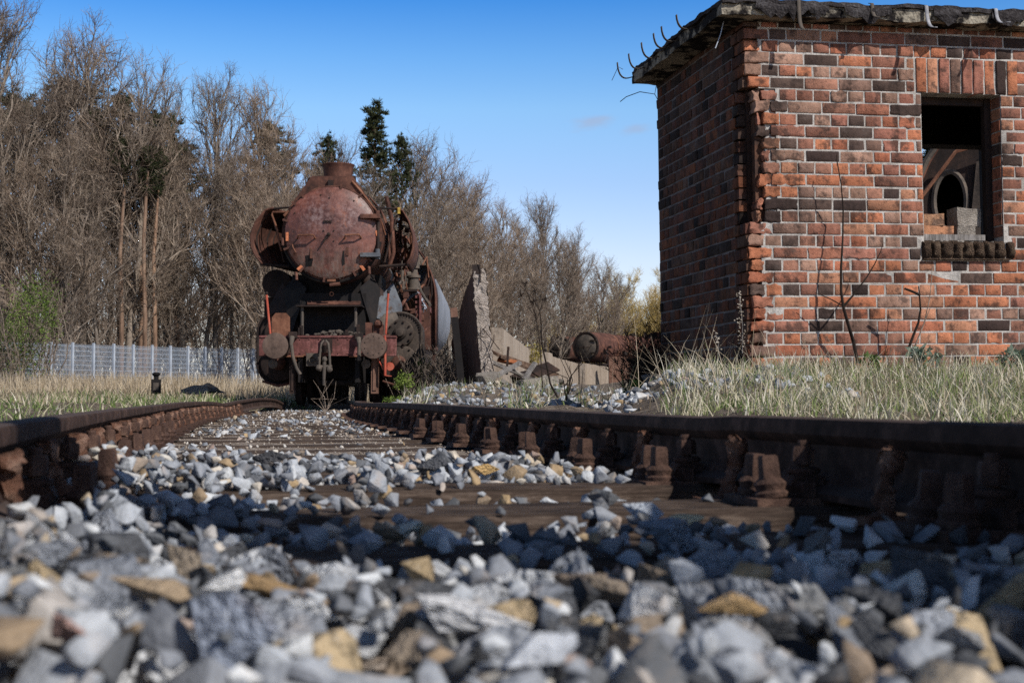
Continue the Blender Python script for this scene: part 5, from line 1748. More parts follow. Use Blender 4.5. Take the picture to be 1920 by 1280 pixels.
# boiler
boil = MB().lathe([(0.88, 3.7), (0.88, 7.5), (0.93, 10.6), (0.80, 10.65)], (0, 0, ZC), (0, 1, 0), 40).build('boiler', M['rust_brown'], P)
mb = MB()
for y in (4.6, 5.8, 7.0, 8.4, 9.6): mb.lathe([(0.90, y), (0.915, y), (0.915, y + 0.07), (0.90, y + 0.07)], (0, 0, ZC), (0, 1, 0), 40, True)
mb.build('boiler_bands', M['rust_dark'], boil)
MB().lathe([(0.36, ZC + 0.75), (0.36, ZC + 1.05), (0.30, ZC + 1.16), (0.12, ZC + 1.22), (0, ZC + 1.23)], (0, 5.6, 0), (0, 0, 1), 24).build('steam_dome', M['rust_brown'], boil)
MB().lathe([(0.40, ZC + 0.75), (0.40, ZC + 1.0), (0.30, ZC + 1.12), (0, ZC + 1.15)], (0, 7.6, 0), (0, 0, 1), 24).build('sand_dome', M['rust_brown'], boil)
# right-hand pipework along smokebox and boiler
mb = MB(); mb2 = MB()
rr = random.Random(4)
for k in range(20):
    x = rr.uniform(0.95, 1.22); y0 = rr.uniform(1.9, 5.5); z0 = rr.uniform(2.35, 3.7)
    pts_ = [Vector((x, y0, z0))]
    for i in range(rr.randint(3, 5)):
        p = pts_[-1].copy(); ax = rr.choice('zzzyyx'); d_ = rr.uniform(0.12, 0.5) * rr.choice((-1, 1))
        if ax == 'z': p.z = min(3.8, max(2.3, p.z + d_))
        elif ax == 'y': p.y += abs(d_)
        else: p.x = min(1.30, max(0.92, p.x + d_ * 0.5))
        pts_.append(p)
    (mb if k % 2 else mb2).tube(pts_, rr.uniform(0.014, 0.034), 7)
for k in range(34):
    p = Vector((rr.uniform(0.95, 1.28), rr.uniform(1.9, 5.8), rr.uniform(2.3, 3.75)))
    t = mb if k % 2 else mb2
    if k % 3: t.lathe([(0.03, -.05), (0.05, -.04), (0.05, 0.03), (0.03, 0.05)], p, (rr.uniform(-1, 1), rr.uniform(-1, 1), rr.uniform(-.3, 1)), 10)
    else: t.box(p.x - .04, p.x + .04, p.y - .05, p.y + .05, p.z - .05, p.z + .04)
for k in range(10):      # bundle of parallel pipes curling over the smokebox side
    o_ = k * 0.035
    mb.tube([(0.62 + o_ * .5, 1.75 + o_, ZC + 0.80 - o_ * .6), (0.85 + o_ * .5, 1.75 + o_, ZC + 0.55 - o_), (1.0 + o_ * .4, 1.78 + o_, ZC + 0.1), (1.02 + o_ * .4, 1.8 + o_, ZC - 0.5)], 0.015, 6)
mb.tube([(0.98, 1.5, 3.95), (1.08, 1.5, 3.55), (1.12, 1.55, 2.9), (1.02, 1.6, 2.6)], 0.04, 8)
build_pieces(mb, 'pipe', M['rust_brown'], boil); build_pieces(mb2, 'valve', M['rust_grey'], boil)
rr = random.Random(9)
for k in range(44):
    y0 = rr.uniform(2.2, 9.5); x = rr.uniform(1.0, 1.35); z0 = rr.uniform(2.3, 3.5)
    if k == 0: mb = MB()
    mb.tube([(x, y0, z0), (x + rr.uniform(-.1, .1), y0 + rr.uniform(.1, .5), z0 + rr.uniform(-.3, .3)), (x + rr.uniform(-.15, .15), y0 + rr.uniform(.3, .9), z0 + rr.uniform(-.5, .2))], rr.uniform(.012, .03), 6)
build_pieces(mb, 'small_pipe', M['rust_light'], boil)
# air pump on the right
pb = q(775, 540, 4.6)
pm = MB().lathe([(0.15, 2.42), (0.15, 2.45), (0.115, 2.46), (0.115, 2.66), (0.15, 2.67), (0.15, 2.72), (0.09, 2.74), (0.09, 2.85), (0.13, 2.87), (0.13, 3.1), (0.05, 3.14)], (pb.x, 4.6, 0), (0, 0, 1), 20).build('air_pump', M['rust_grey'], P)
# running boards with red edge, bracket under the right one
RB = 2.36
rb = MB().box(0.95, 1.42, 4.0, 10.6, RB - 0.02, RB + 0.02); rbo = rb.build('running_board', M['rust_dark'], P)
MB().box(1.42, 1.45, 4.6, 10.6, RB - 0.10, RB + 0.03).build('board_edge', M['red_paint'], rbo)
MB().box(-1.42, -0.95, 4.0, 10.6, RB - 0.02, RB + 0.02).build('running_board', M['rust_dark'], P)
MB().plate([(0.95, 4.3, RB - 0.02), (1.44, 4.3, RB - 0.02), (1.2, 4.3, RB - 0.22), (0.95, 4.3, RB - 0.25)], 0.04).build('board_bracket', M['blue_steel'], rbo)
MB().tube([q(759, 462, 7.5), q(768, 490, 7), q(778, 515, 6), q(790, 548, 5), q(797, 560, 4.6), q(806, 572, 4.2)], 0.035, 8).jitter(0.01, 8).build('lagged_hose', M['rust_grey'], P)
mb = MB()
for k in range(8):
    a = Vector((1.40 + random.uniform(0, .05), 4.4 + k * 0.3, RB)); mb.tube([a, a + Vector((random.uniform(0, .15), -.1, -random.uniform(.05, .3))), a + Vector((random.uniform(0, .3), .2, -random.uniform(.1, .4)))], 0.010, 5)
mb.build('loose_wires', M['galvanised'], rbo)
# cylinders
def cylinder(s):
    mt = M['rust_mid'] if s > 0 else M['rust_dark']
    cx, vz, mz = (1.22 if s > 0 else -1.06), 1.40, 0.80
    # casing around valve chest and cylinder
    pr = []
    for k in range(25):
        a = PI * k / 24; pr.append((0.40 * math.cos(a) + 0.02 * s, vz + 0.36 * math.sin(a)))
    for k in range(25):
        a = PI + PI * k / 24; pr.append((0.40 * math.cos(a) + 0.02 * s, mz + 0.40 * math.sin(a)))
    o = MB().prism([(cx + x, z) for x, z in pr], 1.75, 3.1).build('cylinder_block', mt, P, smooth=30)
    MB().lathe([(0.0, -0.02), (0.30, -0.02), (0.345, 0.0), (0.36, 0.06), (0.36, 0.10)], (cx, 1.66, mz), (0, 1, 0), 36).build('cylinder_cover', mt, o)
    MB().lathe([(0.06, -0.20), (0.075, -0.19), (0.08, -0.08), (0.12, -0.05), (0.13, 0.0), (0.25, 0.01), (0.27, 0.05), (0.27, 0.12)], (cx + 0.02 * s, 1.62, vz - 0.03), (0, 1, 0), 32).build('valve_cover', mt, o)
    mb = MB()
    for k in range(14):
        a = 2 * PI * k / 14
        mb.lathe([(0.022, 0.02), (0.022, -0.03), (0.015, -0.04), (0, -0.04)], (cx + 0.31 * math.cos(a), 1.66, mz + 0.31 * math.sin(a)), (0, 1, 0), 8)
    for k in range(10):
        a = 2 * PI * k / 10
        mb.lathe([(0.02, 0.02), (0.02, -0.03), (0, -0.035)], (cx + 0.02 * s + 0.22 * math.cos(a), 1.62, vz - .03 + 0.22 * math.sin(a)), (0, 1, 0), 8)
    for k in range(22):
        a = PI * k / 21
        mb.lathe([(0.018, 0.02), (0.018, -0.02), (0, -0.025)], (cx + 0.02 * s + 0.375 * math.cos(a), 1.745, vz + 0.335 * math.sin(a)), (0, 1, 0), 7)
    if s > 0: build_pieces(mb, 'cover_bolt', M['rust_dark'], o)
    # rim strip round the block
    rim = [(cx + x * 1.0, 1.745, z) for x, z in pr]
    MB().tube(rim + [rim[0]], 0.028, 6, caps=False).build('block_rim', mt, o)
    mb = MB().plate([(cx - s * 0.33, 1.60, vz - 0.10), (cx - s * 0.20, 1.60, vz - 0.02), (cx - s * 0.12, 1.60, vz - 0.16), (cx - s * 0.25, 1.60, vz - 0.28)], 0.02)
    mb.lathe([(0.12, 0), (0.14, -0.06), (0.10, -0.10), (0.05, -0.11)], (cx, 1.64, mz), (0, 1, 0), 20)
    mb.tube([(cx - 0.3, 1.6, 0.45), (cx, 1.55, 0.36), (cx + 0.3, 1.6, 0.42)], 0.025, 6)
    build_pieces(mb, 'drain_gear', M['rust_brown'], o)
    return o


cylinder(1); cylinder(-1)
mb = MB()
steam = [(0.55, 1.9, 2.45), (0.78, 1.85, 2.1), (0.92, 1.9, 1.9), (1.02, 2.0, 1.70)]
mb.tube(steam, [0.13, 0.15, 0.17, 0.2], 14); mb.build('steam_pipe', M['rust_dark'], P)
pc = [q(712, 632, 1.5), q(714, 612, 1.5), q(722, 600, 1.5), q(738, 596, 1.5)]
MB().tube([Vector((p.x, 1.5 + .1 * i, p.z)) for i, p in enumerate(pc)], [0.10, 0.13, 0.15, 0.15], 14).build('exhaust_elbow', M['rust_grey'], P)
# right-hand brackets and ladder behind the cylinders
mb = MB()
for k in range(12):
    z = 1.0 + k * 0.105; mb.box(1.44, 1.54, 3.3, 3.36, z, z + 0.05)
mb.box(1.52, 1.56, 3.25, 3.4, 0.9, 2.25); mb.jitter(0.01, 6).build('valve_gear_bracket', M['red_paint'], P)
mb = MB().box(1.30, 1.60, 6.2, 6.3, 1.35, 2.3).box(1.30, 1.6, 6.15, 6.2, 1.35, 1.45).box(1.3, 1.36, 6.15, 6.2, 1.45, 1.9)
mb.tube([(1.5, 5.2, 2.2), (1.2, 6.2, 1.7), (1.4, 7, 1.5)], 0.03, 6)
mb.build('rear_bracket', M['rust_brown'], P)
mb = MB()
rr = random.Random(21)
for k in range(46):
    p = Vector((rr.uniform(1.0, 1.5), rr.uniform(3.2, 6.5), rr.uniform(0.6, 2.3)))
    if k % 3 == 0: mb.box(p.x - .05, p.x + .05, p.y - .08, p.y + .08, p.z - .06, p.z + .06)
    else: mb.tube([p, p + Vector((rr.uniform(-.15, .15), rr.uniform(-.5, .5), rr.uniform(-.4, .4))), p + Vector((rr.uniform(-.2, .2), rr.uniform(.2, .9), rr.uniform(-.5, .5)))], rr.uniform(.012, .035), 6)
build_pieces(mb.jitter(0.012, 5), 'valve_gear', M['rust_brown'], P)
# wheels
def wheel(x, y, r, spokes):
    rim = MB().lathe([(r - 0.10, -0.065), (r, -0.065), (r + 0.005, 0.02), (r + 0.028, 0.05), (r + 0.028, 0.065), (r - 0.10, 0.065)], (x, y, r), (1 if x < 0 else -1, 0, 0), 40, True).build('wheel', M['rust_dark'], P)
    mb = MB().lathe([(0.02, -0.10), (0.17, -0.09), (0.17, 0.09), (0.02, 0.10)], (x, y, r), (1, 0, 0), 20)
    for k in range(spokes):
        a = 2 * PI * k / spokes
        mb.tube([(x, y + 0.12 * math.cos(a), r + 0.12 * math.sin(a)), (x, y + (r - .08) * math.cos(a), r + (r - .08) * math.sin(a))], [0.04, 0.03], 6)
    mb.build('spokes', M['rust_dark'], rim)


for s in (-1, 1):
    wheel(s * 0.75, 2.45, 0.42, 10)
    for k in range(5): wheel(s * 0.75, 4.3 + 1.55 * k, 0.70, 14)
    rod = MB().box(s * 1.0 - .04, s * 1.0 + .04, 4.1, 10.7, 0.48, 0.60)
    for k in range(5): rod.lathe([(0.12, -.07), (0.12, .07)], (s * 1.0, 4.3 + 1.55 * k, 0.54), (1, 0, 0), 16)
    rod.build('coupling_rod', M['rust_grey'], P)
    rod = MB().box(s * 1.18 - .03, s * 1.18 + .03, 3.6, 7.4, 0.56, 0.68).box(s * 1.18 - .12, s * 1.18 + .12, 3.2, 3.6, 0.66, 0.92)
    rod.build('connecting_rod', M['rust_grey'], P)

# --- cab
def arc_prof(bot, hw=1.55):
    half = [(hw, bot), (hw, 2.75), (1.52, 3.0), (1.44, 3.30), (1.30, 3.62), (1.08, 3.95), (0.80, 4.20), (0.45, 4.36), (0, 4.42)]
    return half + [(-x, z) for x, z in half[-2::-1]]


def cab(parent, y0, y1, bot, mat, wx=1.12, wz=3.42, wa=0.21, wb=0.43, fmat=None, rim=0.022):
    prof = arc_prof(bot)
    # front wall with two oval windows: built as strips around each oval
    mb = MB(); n = 32
    def half(s):
        out = [(s * 0.42, bot)] + [(s * x, z) for x, z in arc_prof(bot)[:8]] + [(s * 0.42, 4.36)]
        # resample the outline to n points by angle around the window centre
        vs, fs = [], []
        c = Vector((s * wx, wz))
        O, I = [], []
        for k in range(n):
            a = 2 * PI * k / n; d = Vector((math.cos(a) * wa, math.sin(a) * wb))
            I.append((c.x + d.x, c.y + d.y)); dd = d.normalized()
            best = None
            for (ax, az), (bx, bz) in zip(out, out[1:] + out[:1]):
                e = Vector((bx - ax, bz - az)); den = dd.x * e.y - dd.y * e.x
                if abs(den) < 1e-9: continue
                w_ = Vector((ax, az)) - c; t = (w_.x * e.y - w_.y * e.x) / den; u_ = (w_.x * dd.y - w_.y * dd.x) / den
                if t > 0 and -1e-6 <= u_ <= 1 + 1e-6 and (best is None or t < best): best = t
            O.append((c.x + dd.x * best, c.y + dd.y * best))
        for y in (y0, y0 + 0.03):
            vs += [(x, y, z) for x, z in I] + [(x, y, z) for x, z in O]
        for k in range(n):
            k2 = (k + 1) % n
            fs.append((k, k2, n + k2, n + k)); fs.append((2 * n + k2, 2 * n + k, 3 * n + k, 3 * n + k2)); fs.append((k2, k, 2 * n + k, 2 * n + k2))
        mb.add(vs, fs)
        return I
    rims = [half(1), half(-1)]
    mb.box(-0.42, 0.42, y0 + 0.001, y0 + 0.031, bot, 4.37)
    fw = mb.build('cab_front', fmat or mat, parent, smooth=25)
    for I in rims:
        MB().tube([(x, y0 - 0.005, z) for x, z in I + I[:1]], rim, 6, caps=False).build('window_rim', M['rust_dark' if rim < 0.03 else 'rust_grey'], fw)
    # shell: sides and roof
    vs, fs = [], []
    P2 = [(x * 1.005, z + (0.012 if z > 2 else 0)) for x, z in prof]
    for y in (y0 - 0.10, y1): vs += [(x, y, z) for x, z in P2]
    m = len(P2)
    for k in range(m - 1): fs.append((k, k + 1, m + k + 1, m + k))
    sh_ = MB().add(vs, fs).build('cab_shell', mat, parent, smooth=60)
    sd = sh_.modifiers.new('thickness', 'SOLIDIFY'); sd.thickness = 0.03; sd.offset = -1
    return fw


cf = cab(P, 10.6, 12.2, 1.42, M['rust_brown'])
mb = MB().box(0.98, 1.26, 11.9, 11.93, 3.0, 3.62); mb.build('rear_daylight', M['tender_grey'], P)  # pale sheet standing in for daylight through the cab's rear window
mb = MB()
mb.tube([(1.36, 10.52, 2.45), (1.46, 10.5, 2.75), (1.44, 10.52, 3.3)], 0.02, 6); mb.box(1.24, 1.40, 10.5, 10.6, 2.72, 2.95)
mb.tube([(0.9, 10.5, 3.95), (1.02, 10.45, 4.02)], 0.03, 6); mb.tube([(1.42, 10.52, 3.2), (1.3, 10.52, 2.8), (1.36, 10.5, 2.6)], 0.016, 6)
build_pieces(mb, 'cab_fitting', M['rust_dark'], cf)
MB().box(1.30, 1.56, 10.58, 11.9, 1.36, 1.44).box(1.42, 1.52, 11.6, 11.8, 0.6, 1.4).build('cab_steps', M['rust_brown'], P)
# --- tender
pr = []
for k in range(17):
    a = -PI / 2 + PI * k / 16
    pr.append((0.55 * math.cos(a) + 0.98, 2.25 + 0.62 * math.sin(a)))
tp = [(x, z) for x, z in [(0.5, 1.45), (1.15, 1.62), (1.42, 1.95), (1.55, 2.35), (1.58, 2.75), (1.55, 3.10), (1.47, 3.32)]]
tp = tp + [(-x, z) for x, z in tp[::-1]]
MB().prism(tp, 12.7, 22.2).build('tender_tank', M['tender_grey'], P, smooth=40)
mb = MB().box(-1.2, 1.2, 12.6, 22.3, 1.05, 1.42)
for y in (14.2, 16.0, 18.8, 20.6):
    for s in (-1, 1): mb.lathe([(0.47, -.06), (0.47, .06)], (s * 0.75, y, 0.47), (1, 0, 0), 24)
mb.build('tender_frame', M['rust_dark'], P)


# ---------------------------------------------------------------- two more locomotives far behind, and the cab behind the hut
def far_loco(loc, rz, lab, detail=True, s=1.0, seed=1):
    r = empty('steam_locomotive', loc, rz); r.scale = (s, s, s); tag(r, lab, 'locomotive', 'rusty locomotives standing in the distance')
    rr = random.Random(seed)
    MB().lathe([(0.97, 1.0), (0.97, 3.6), (0.90, 3.65), (0.90, 11.0)], (0, 0, 3.1), (0, 1, 0), 36).build('boiler', M['rust_brown'], r)
    MB().lathe([(0.80, 1.0), (0.96, 1.0), (0.98, 0.95), (0.93, 0.90), (0.80, 0.92)], (0, 0, 3.1), (0, 1, 0), 40, True).build('door_rim', M['rust_dark'], r)
    d = MB().lathe([(0.0, 0.78), (0.4, 0.82), (0.7, 0.88), (0.80, 0.94), (0.80, 1.0)], (0, 0, 3.1), (0, 1, 0), 40).build('smokebox_door', M['rust_grey'], r)
    mb = MB().tube([(-.4, .72, 3.05), (-.15, .72, 3.05)], .03, 6).tube([(.15, .72, 3.05), (.42, .72, 3.05)], .03, 6).box(-.05, .05, .7, .8, 3.05, 3.15).box(.4, .85, .80, .86, 3.45, 3.53).box(.4, .85, .80, .86, 2.65, 2.73)
    mb.build('door_fittings', M['rust_dark'], d)
    MB().lathe([(0.3, 3.9), (0.26, 4.1), (0.32, 4.3)], (0, 2.2, 0), (0, 0, 1), 20).build('chimney', M['rust_brown'], r) if not detail else None
    mb = MB()
    for k in range(60):
        x = rr.choice((-1, 1)) * rr.uniform(0.9, 1.35); y = rr.uniform(1, 11); z = rr.uniform(1.6, 4.0)
        if k % 2: mb.tube([(x, y, z), (x * 1.02, y + rr.uniform(-.5, .8), z + rr.uniform(-.5, .4)), (x, y + rr.uniform(.2, 1.2), z + rr.uniform(-.6, .5))], rr.uniform(.03, .07), 6)
        else: mb.box(x - .1, x + .1, y, y + rr.uniform(.1, .7), z, z + rr.uniform(.1, .5))
    build_pieces(mb, 'pipe', M['rust_dark'], r)
    mb = MB()
    for y in (3.7, 5.2, 6.8, 8.5): mb.lathe([(0.92, y), (0.94, y), (0.94, y + .15), (0.92, y + .15)], (0, 0, 3.1), (0, 1, 0), 32, True)
    mb.build('boiler_bands', M['rust_light'], r)
    MB().box(-1.4, 1.4, 0.6, 11, 1.9, 2.0).box(-0.6, 0.6, 0.6, 11, 0.4, 1.9).box(-1.3, 1.3, 0.2, 0.3, 0.8, 1.3).box(-1.45, -1.3, 1.6, 9, .6, 1.9).box(1.3, 1.45, 1.6, 9, .6, 1.9).build('frame', M['rust_dark'], r)
    for s_ in (-1, 1): MB().lathe([(0.22, 0), (0.22, .03), (.09, .05), (.09, .3)], (s_ * .88, -.1, 1.05), (0, 1, 0), 20).build('buffer', M['rust_grey'], r)
    cab(r, 11.0, 12.6, 1.5, M['rust_brown'])
    MB().box(-1.45, 1.45, 13.2, 20, 1.3, 3.0).build('tender_tank', M['rust_brown'], r)
    return r


p = at(1083, 650, 92)
f1 = far_loco((p.x, p.y - 1.0, p.z - 3.1), R(-33), 'nearer and larger of the two distant rusty locomotives, seen beyond the low stained wall', True, 1.0, 3)
p = at(1036, 657, 104)
f2 = far_loco((p.x, p.y - 1, p.z - 2.9), R(-33), 'farther and smaller of the two distant rusty locomotives, its grey door at the left', True, 0.97, 5)
p = at(1160, 629, 97)
o = link('white_box', hull_stone(77, 0.8)); o.data.materials.clear(); o.data.materials.append(M['white_paint']); o.location = p; o.scale = (0.38, 0.3, 0.32)
tag(o, 'small white lump lying on top of the nearer distant locomotive', 'bundle')

wr = empty('locomotive_wreck', (6.16, 17.2, 0.07), R(-20)); tag(wr, 'rusty locomotive cab with an oval window, seen through the window of the brick hut', 'locomotive')
wr.scale = (0.80, 0.80, 0.80)
cab(wr, 0, 2.6, 0.6, M['rust_brown'], wx=1.0, wz=3.0, wa=0.24, wb=0.45, fmat=M['rust_dark'], rim=0.045)
MB().tube([(x * 1.02, -0.14, z + 0.02) for x, z in arc_prof(0.6)[2:-2]], 0.05, 6).build('roof_edge', M['rust_grey'], wr)
MB().tube([(-1.45, -0.2, 3.0), (-0.9, -0.22, 3.72), (0.1, -0.2, 3.98)], 0.03, 6).build('lamp_pipe', M['rust_light'], wr)
MB().plate([(-0.75, -0.06, 2.2), (-0.1, -0.06, 2.4), (-0.1, -0.06, 3.5), (-0.6, -0.06, 3.62)], 0.02).build('patch_plate', M['rust_mid'], wr)
mb = MB().box(-1.3, 1.3, 0.2, 2.4, 0.6, 0.75); mb.build('floor_frame', M['rust_brown'], wr)
MB().box(-1.4, 1.4, 2.3, 2.35, 0.7, 4.0).build('cab_back', M['rust_dark'], wr)
mb = MB().tube([(0.3, -0.3, 1.5), (0.35, -0.3, 2.8), (0.30, -0.35, 4.6)], 0.02, 6)
mb.build('bare_stem', M['bark_grey'], wr)
# ---------------------------------------------------------------- trees
def gen_tree(seed, trunk_h=0.85, n_limb=24, low=0.08, up=0.55, twist=0.22, limb_len=0.40, fork=True, fine=1.0, rk=1.0):
    """bare broadleaf tree of height 1; returns trunk segs and twig segs"""
    rr = random.Random(seed); T, B = [], []
    def rv(a): return Vector((rr.gauss(0, a), rr.gauss(0, a), rr.gauss(0, a)))
    def grow(p, d, ln, r, lev, out):
        n = (10, 6, 4, 3, 2)[lev]; pts = []; step = ln / n
        tr = (0.02, 0.13, 0.12, 0.10, 0.06)[lev]
        for i in range(n):
            d = (d + rv((0.05, twist * .75, twist, twist * 1.15, twist * 1.2)[lev]) + Vector((0, 0, tr * up * 2))).normalized()
            q_ = p + d * step; r2 = r * (1 - 0.72 * (i + 1) / n) if lev else r * (1 - 0.80 * (i + 1) / n)
            r1 = r * (1 - 0.72 * i / n) if lev else r * (1 - 0.80 * i / n)
            out.append((p, q_, max(r1, rmin), max(r2, rmin * .8))); pts.append((q_, d.copy(), i / n)); p = q_
        return pts
    rmin = 0.00027 * rk
    trunk = grow(Vector((0, 0, 0)), Vector((rr.gauss(0, .04), rr.gauss(0, .04), 1)).normalized(), trunk_h, 0.0135, 0, T)
    def at_frac(f):
        k = min(int(f * 10), 9); return trunk[k]
    lim = []
    for k in range(n_limb):
        f = low + (1 - low) * ((k + rr.random()) / n_limb) ** 0.85
        p, d, _ = at_frac(min(f, 0.999)); az = k * 2.4 + rr.uniform(-.5, .5)
        tilt = R(rr.uniform(34, 60) * (1 - 0.45 * f))
        dd = Vector((math.cos(az) * math.sin(tilt), math.sin(az) * math.sin(tilt), math.cos(tilt)))
        ln = limb_len * (1.12 - 0.72 * f) * rr.uniform(0.65, 1.15)
        lim.append((p, dd, ln, 0.0056 * (1.15 - 0.6 * f)))
    lim.append((trunk[-1][0], Vector((rr.gauss(0, .25), rr.gauss(0, .25), 1)).normalized(), 0.16, 0.003))
    lim.append((trunk[-2][0], Vector((rr.gauss(0, .4), rr.gauss(0, .4), 1)).normalized(), 0.18, 0.003))
    for p, d, ln, r in lim:
        s1 = grow(p, d, ln, r, 1, T)
        for i, (p2, d2, f2) in enumerate(s1):
            for _ in range(rr.choice((1, 2, 2)) if i else 1):
                dd = (d2 + rv(0.40) + Vector((0, 0, .1))).normalized()
                s2 = grow(p2, dd, ln * rr.uniform(0.30, 0.55) * (1.1 - 0.5 * f2), r * 0.46, 2, B)
                for j, (p3, d3, f3) in enumerate(s2):
                    for _ in range(rr.choice((1, 1, 2))):
                        s3 = grow(p3, (d3 + rv(0.42)).normalized(), ln * rr.uniform(0.14, 0.26), r * 0.24, 3, B)
                        for (p4, d4, f4) in s3:
                            for _ in range(1 if rr.random() < fine else 2):
                                grow(p4, (d4 + rv(0.5)).normalized(), ln * rr.uniform(0.07, 0.15), r * 0.14, 4, B)
    return T, B


def segs_mesh(name, segs, n, mat):
    P0 = [s[0][:] for s in segs]; P1 = [s[1][:] for s in segs]
    V, F = seg_tubes(P0, P1, [s[2] for s in segs], [s[3] for s in segs], n)
    me = np_mesh(name, V, F, smooth=(n > 4)); me.materials.append(mat); return me


protos = []
for k in range(6):
    T, B = gen_tree(40 + k, low=(0.20, 0.10, 0.34, 0.14, 0.26, 0.08)[k], n_limb=(24, 26, 20, 24, 22, 26)[k], up=(0.55, 0.45, 0.6, 0.5, 0.62, 0.42)[k])
    zmax = max(s[1].z for s in B)
    protos.append((segs_mesh('trunk', T, 5, M['bark_grey']), segs_mesh('crown', B, 3, M['twig_brown']), zmax))
    print('tree', k, len(T), len(B))


def tree(name, proto, px, ytop, Y, lab, group=None, wide=1.0, rz=None, cat='tree', tw=None, bk=None):
    if px < 480: Y = max(Y, 59.5 + max(0, px - 135) * 0.031 + 2.0)
    w = at(px, ytop - 14, Y); zb = float(ground_z(w.x, Y, False)) - 0.1
    Ht = (w.z - zb) / proto[2]
    r = empty(name, (w.x, Y, zb), random.uniform(0, 6.28) if rz is None else rz)
    r.scale = (Ht * wide, Ht * wide, Ht); tag(r, lab, cat, group)
    link('trunk', proto[0], parent=r); c = link('crown', proto[1], parent=r)
    return r


OAK = 'bare brown trees along the edge of the wood'
named = [(165, 35, 66, 0, 'tallest bare tree at the upper left, its fine crown reaching highest into the sky', 1.0),
         (100, 62, 64, 1, 'bare tree with a broad crown left of the tallest tree', 1.0),
         (245, 82, 65, 3, 'bare tree with spreading crown just right of the tallest tree', 0.95),
         (10, -20, 54, 4, 'near bare tree at the left edge whose branch hangs into the upper left corner', 0.9),
         (318, 150, 70, 2, 'bare tree at the dip in the treetops between the two tall groups on the left', 0.8),
         (410, 128, 68, 0, 'tall bare tree left of the locomotive, first crown after the gap of sky', 0.85),
         (478, 142, 70, 4, 'tall bare tree whose top rises straight above the left smoke deflector', 0.85),
         (548, 215, 72, 1, 'bare tree between the smoke deflector and the chimney', 0.95),
         (448, 330, 60, 5, 'dark crooked bare tree standing by the fence directly left of the locomotive', 0.8),
         (648, 238, 82, 3, 'bare tree behind the chimney, left of the dark pine', 0.95),
         (775, 255, 84, 0, 'bare tree right of the dark pine above the cab', 0.95),
         (835, 262, 86, 1, 'bare pale-topped tree above the tender', 0.9),
         (890, 318, 90, 3, 'bare bushy tree above the broken concrete slab', 1.0),
         (960, 372, 96, 5, 'bare spreading tree right of the broken slab', 1.05),
         (1022, 365, 102, 4, 'airy bare tree standing up against the sky left of the hut', 0.9),
         (1075, 428, 108, 2, 'bare tree leaning right at the descending end of the wood', 0.95),
         (1120, 478, 112, 1, 'low bare tree at the foot of the descending treeline', 1.0)]
for px, yt, Y, k, lab, w in named: tree('bare_tree', protos[k], px, yt, Y, lab, OAK, w)
fill_l = 'bare brown tree in the thick of the wood left of the locomotive, behind the fence'
fill_r = 'bare brown tree in the thick of the wood right of the chimney, behind the locomotive'
for px, yt, Y, k in ((30, 190, 61, 5), (60, 150, 74, 2), (140, 230, 61, 1), (205, 170, 76, 2), (275, 230, 62, 0), (350, 290, 63, 5), (385, 270, 62, 3), (300, 280, 80, 1), (440, 250, 77, 2),
                     (510, 270, 66, 3), (580, 290, 74, 5), (-40, 100, 60, 3), (-20, 240, 58, 2), (500, 320, 62, 1), (90, 300, 59, 5), (190, 330, 59.5, 3), (250, 380, 60, 5), (535, 330, 66, 5), (600, 330, 70, 3), (130, 420, 59, 1), (330, 420, 60, 1), (-30, 380, 57, 1)):
    tree('bare_tree', protos[k], px, yt, Y, fill_l, 'bare trees in the thick of the wood left of the locomotive', random.uniform(0.85, 1.1))
for px, yt, Y, k in ((690, 310, 78, 5), (730, 320, 80, 1), (805, 345, 78, 3), (862, 385, 82, 5), (915, 420, 86, 1), (760, 380, 74, 5), (840, 420, 76, 1), (940, 450, 90, 3), (990, 440, 96, 1), (1045, 460, 100, 5), (900, 480, 80, 5),
                     (1090, 500, 106, 3), (960, 500, 86, 5), (1140, 520, 116, 5), (1020, 520, 94, 1), (800, 470, 72, 3), (870, 330, 100, 0), (980, 400, 112, 3), (1055, 440, 120, 5)):
    tree('bare_tree', protos[k], px, yt, Y, fill_r, 'bare trees in the thick of the wood right of the chimney', random.uniform(0.9, 1.15))
# birches and yellow catkin trees at the right end
def with_mats(pr, tm, cm):
    a = pr[0].copy(); a.materials.clear(); a.materials.append(M[tm]); b = pr[1].copy(); b.materials.clear(); b.materials.append(M[cm]); return (a, b, pr[2])


Tb, Bb = gen_tree(77, trunk_h=0.92, n_limb=18, low=0.3, up=0.5, limb_len=0.24, twist=0.25, rk=1.4)
zb_ = max(s[1].z for s in Bb)
birch = (segs_mesh('trunk', [(a, b, r1 * .8, r2 * .8) for a, b, r1, r2 in Tb], 5, M['bark_birch']), segs_mesh('crown', Bb, 3, M['twig_yellow']), zb_)
for px, yt, lab in ((1165, 512, 'white-stemmed birch with yellowish twigs, leftmost of the birches beside the hut'), (1188, 502, 'white-stemmed birch with yellowish twigs, second birch from the left beside the hut'),
                    (1212, 505, 'white-stemmed birch with yellowish twigs, third birch from the left beside the hut'), (1236, 508, 'white-stemmed birch partly hidden by the wall of the hut')):
    tree('birch_tree', birch, px, yt, 140 + px % 7, lab, 'birches between the wood and the hut', 1.25)
yel = with_mats(protos[5], 'bark_grey', 'twig_yellow')
for px, yt, Y in ((1175, 545, 128), (1205, 540, 132), (1235, 550, 130), (1255, 560, 135), (1150, 570, 126)):
    tree('catkin_tree', yel, px, yt, Y, 'low yellow-green budding tree below the birches beside the hut', 'low yellow-green trees beside the hut', 1.25)


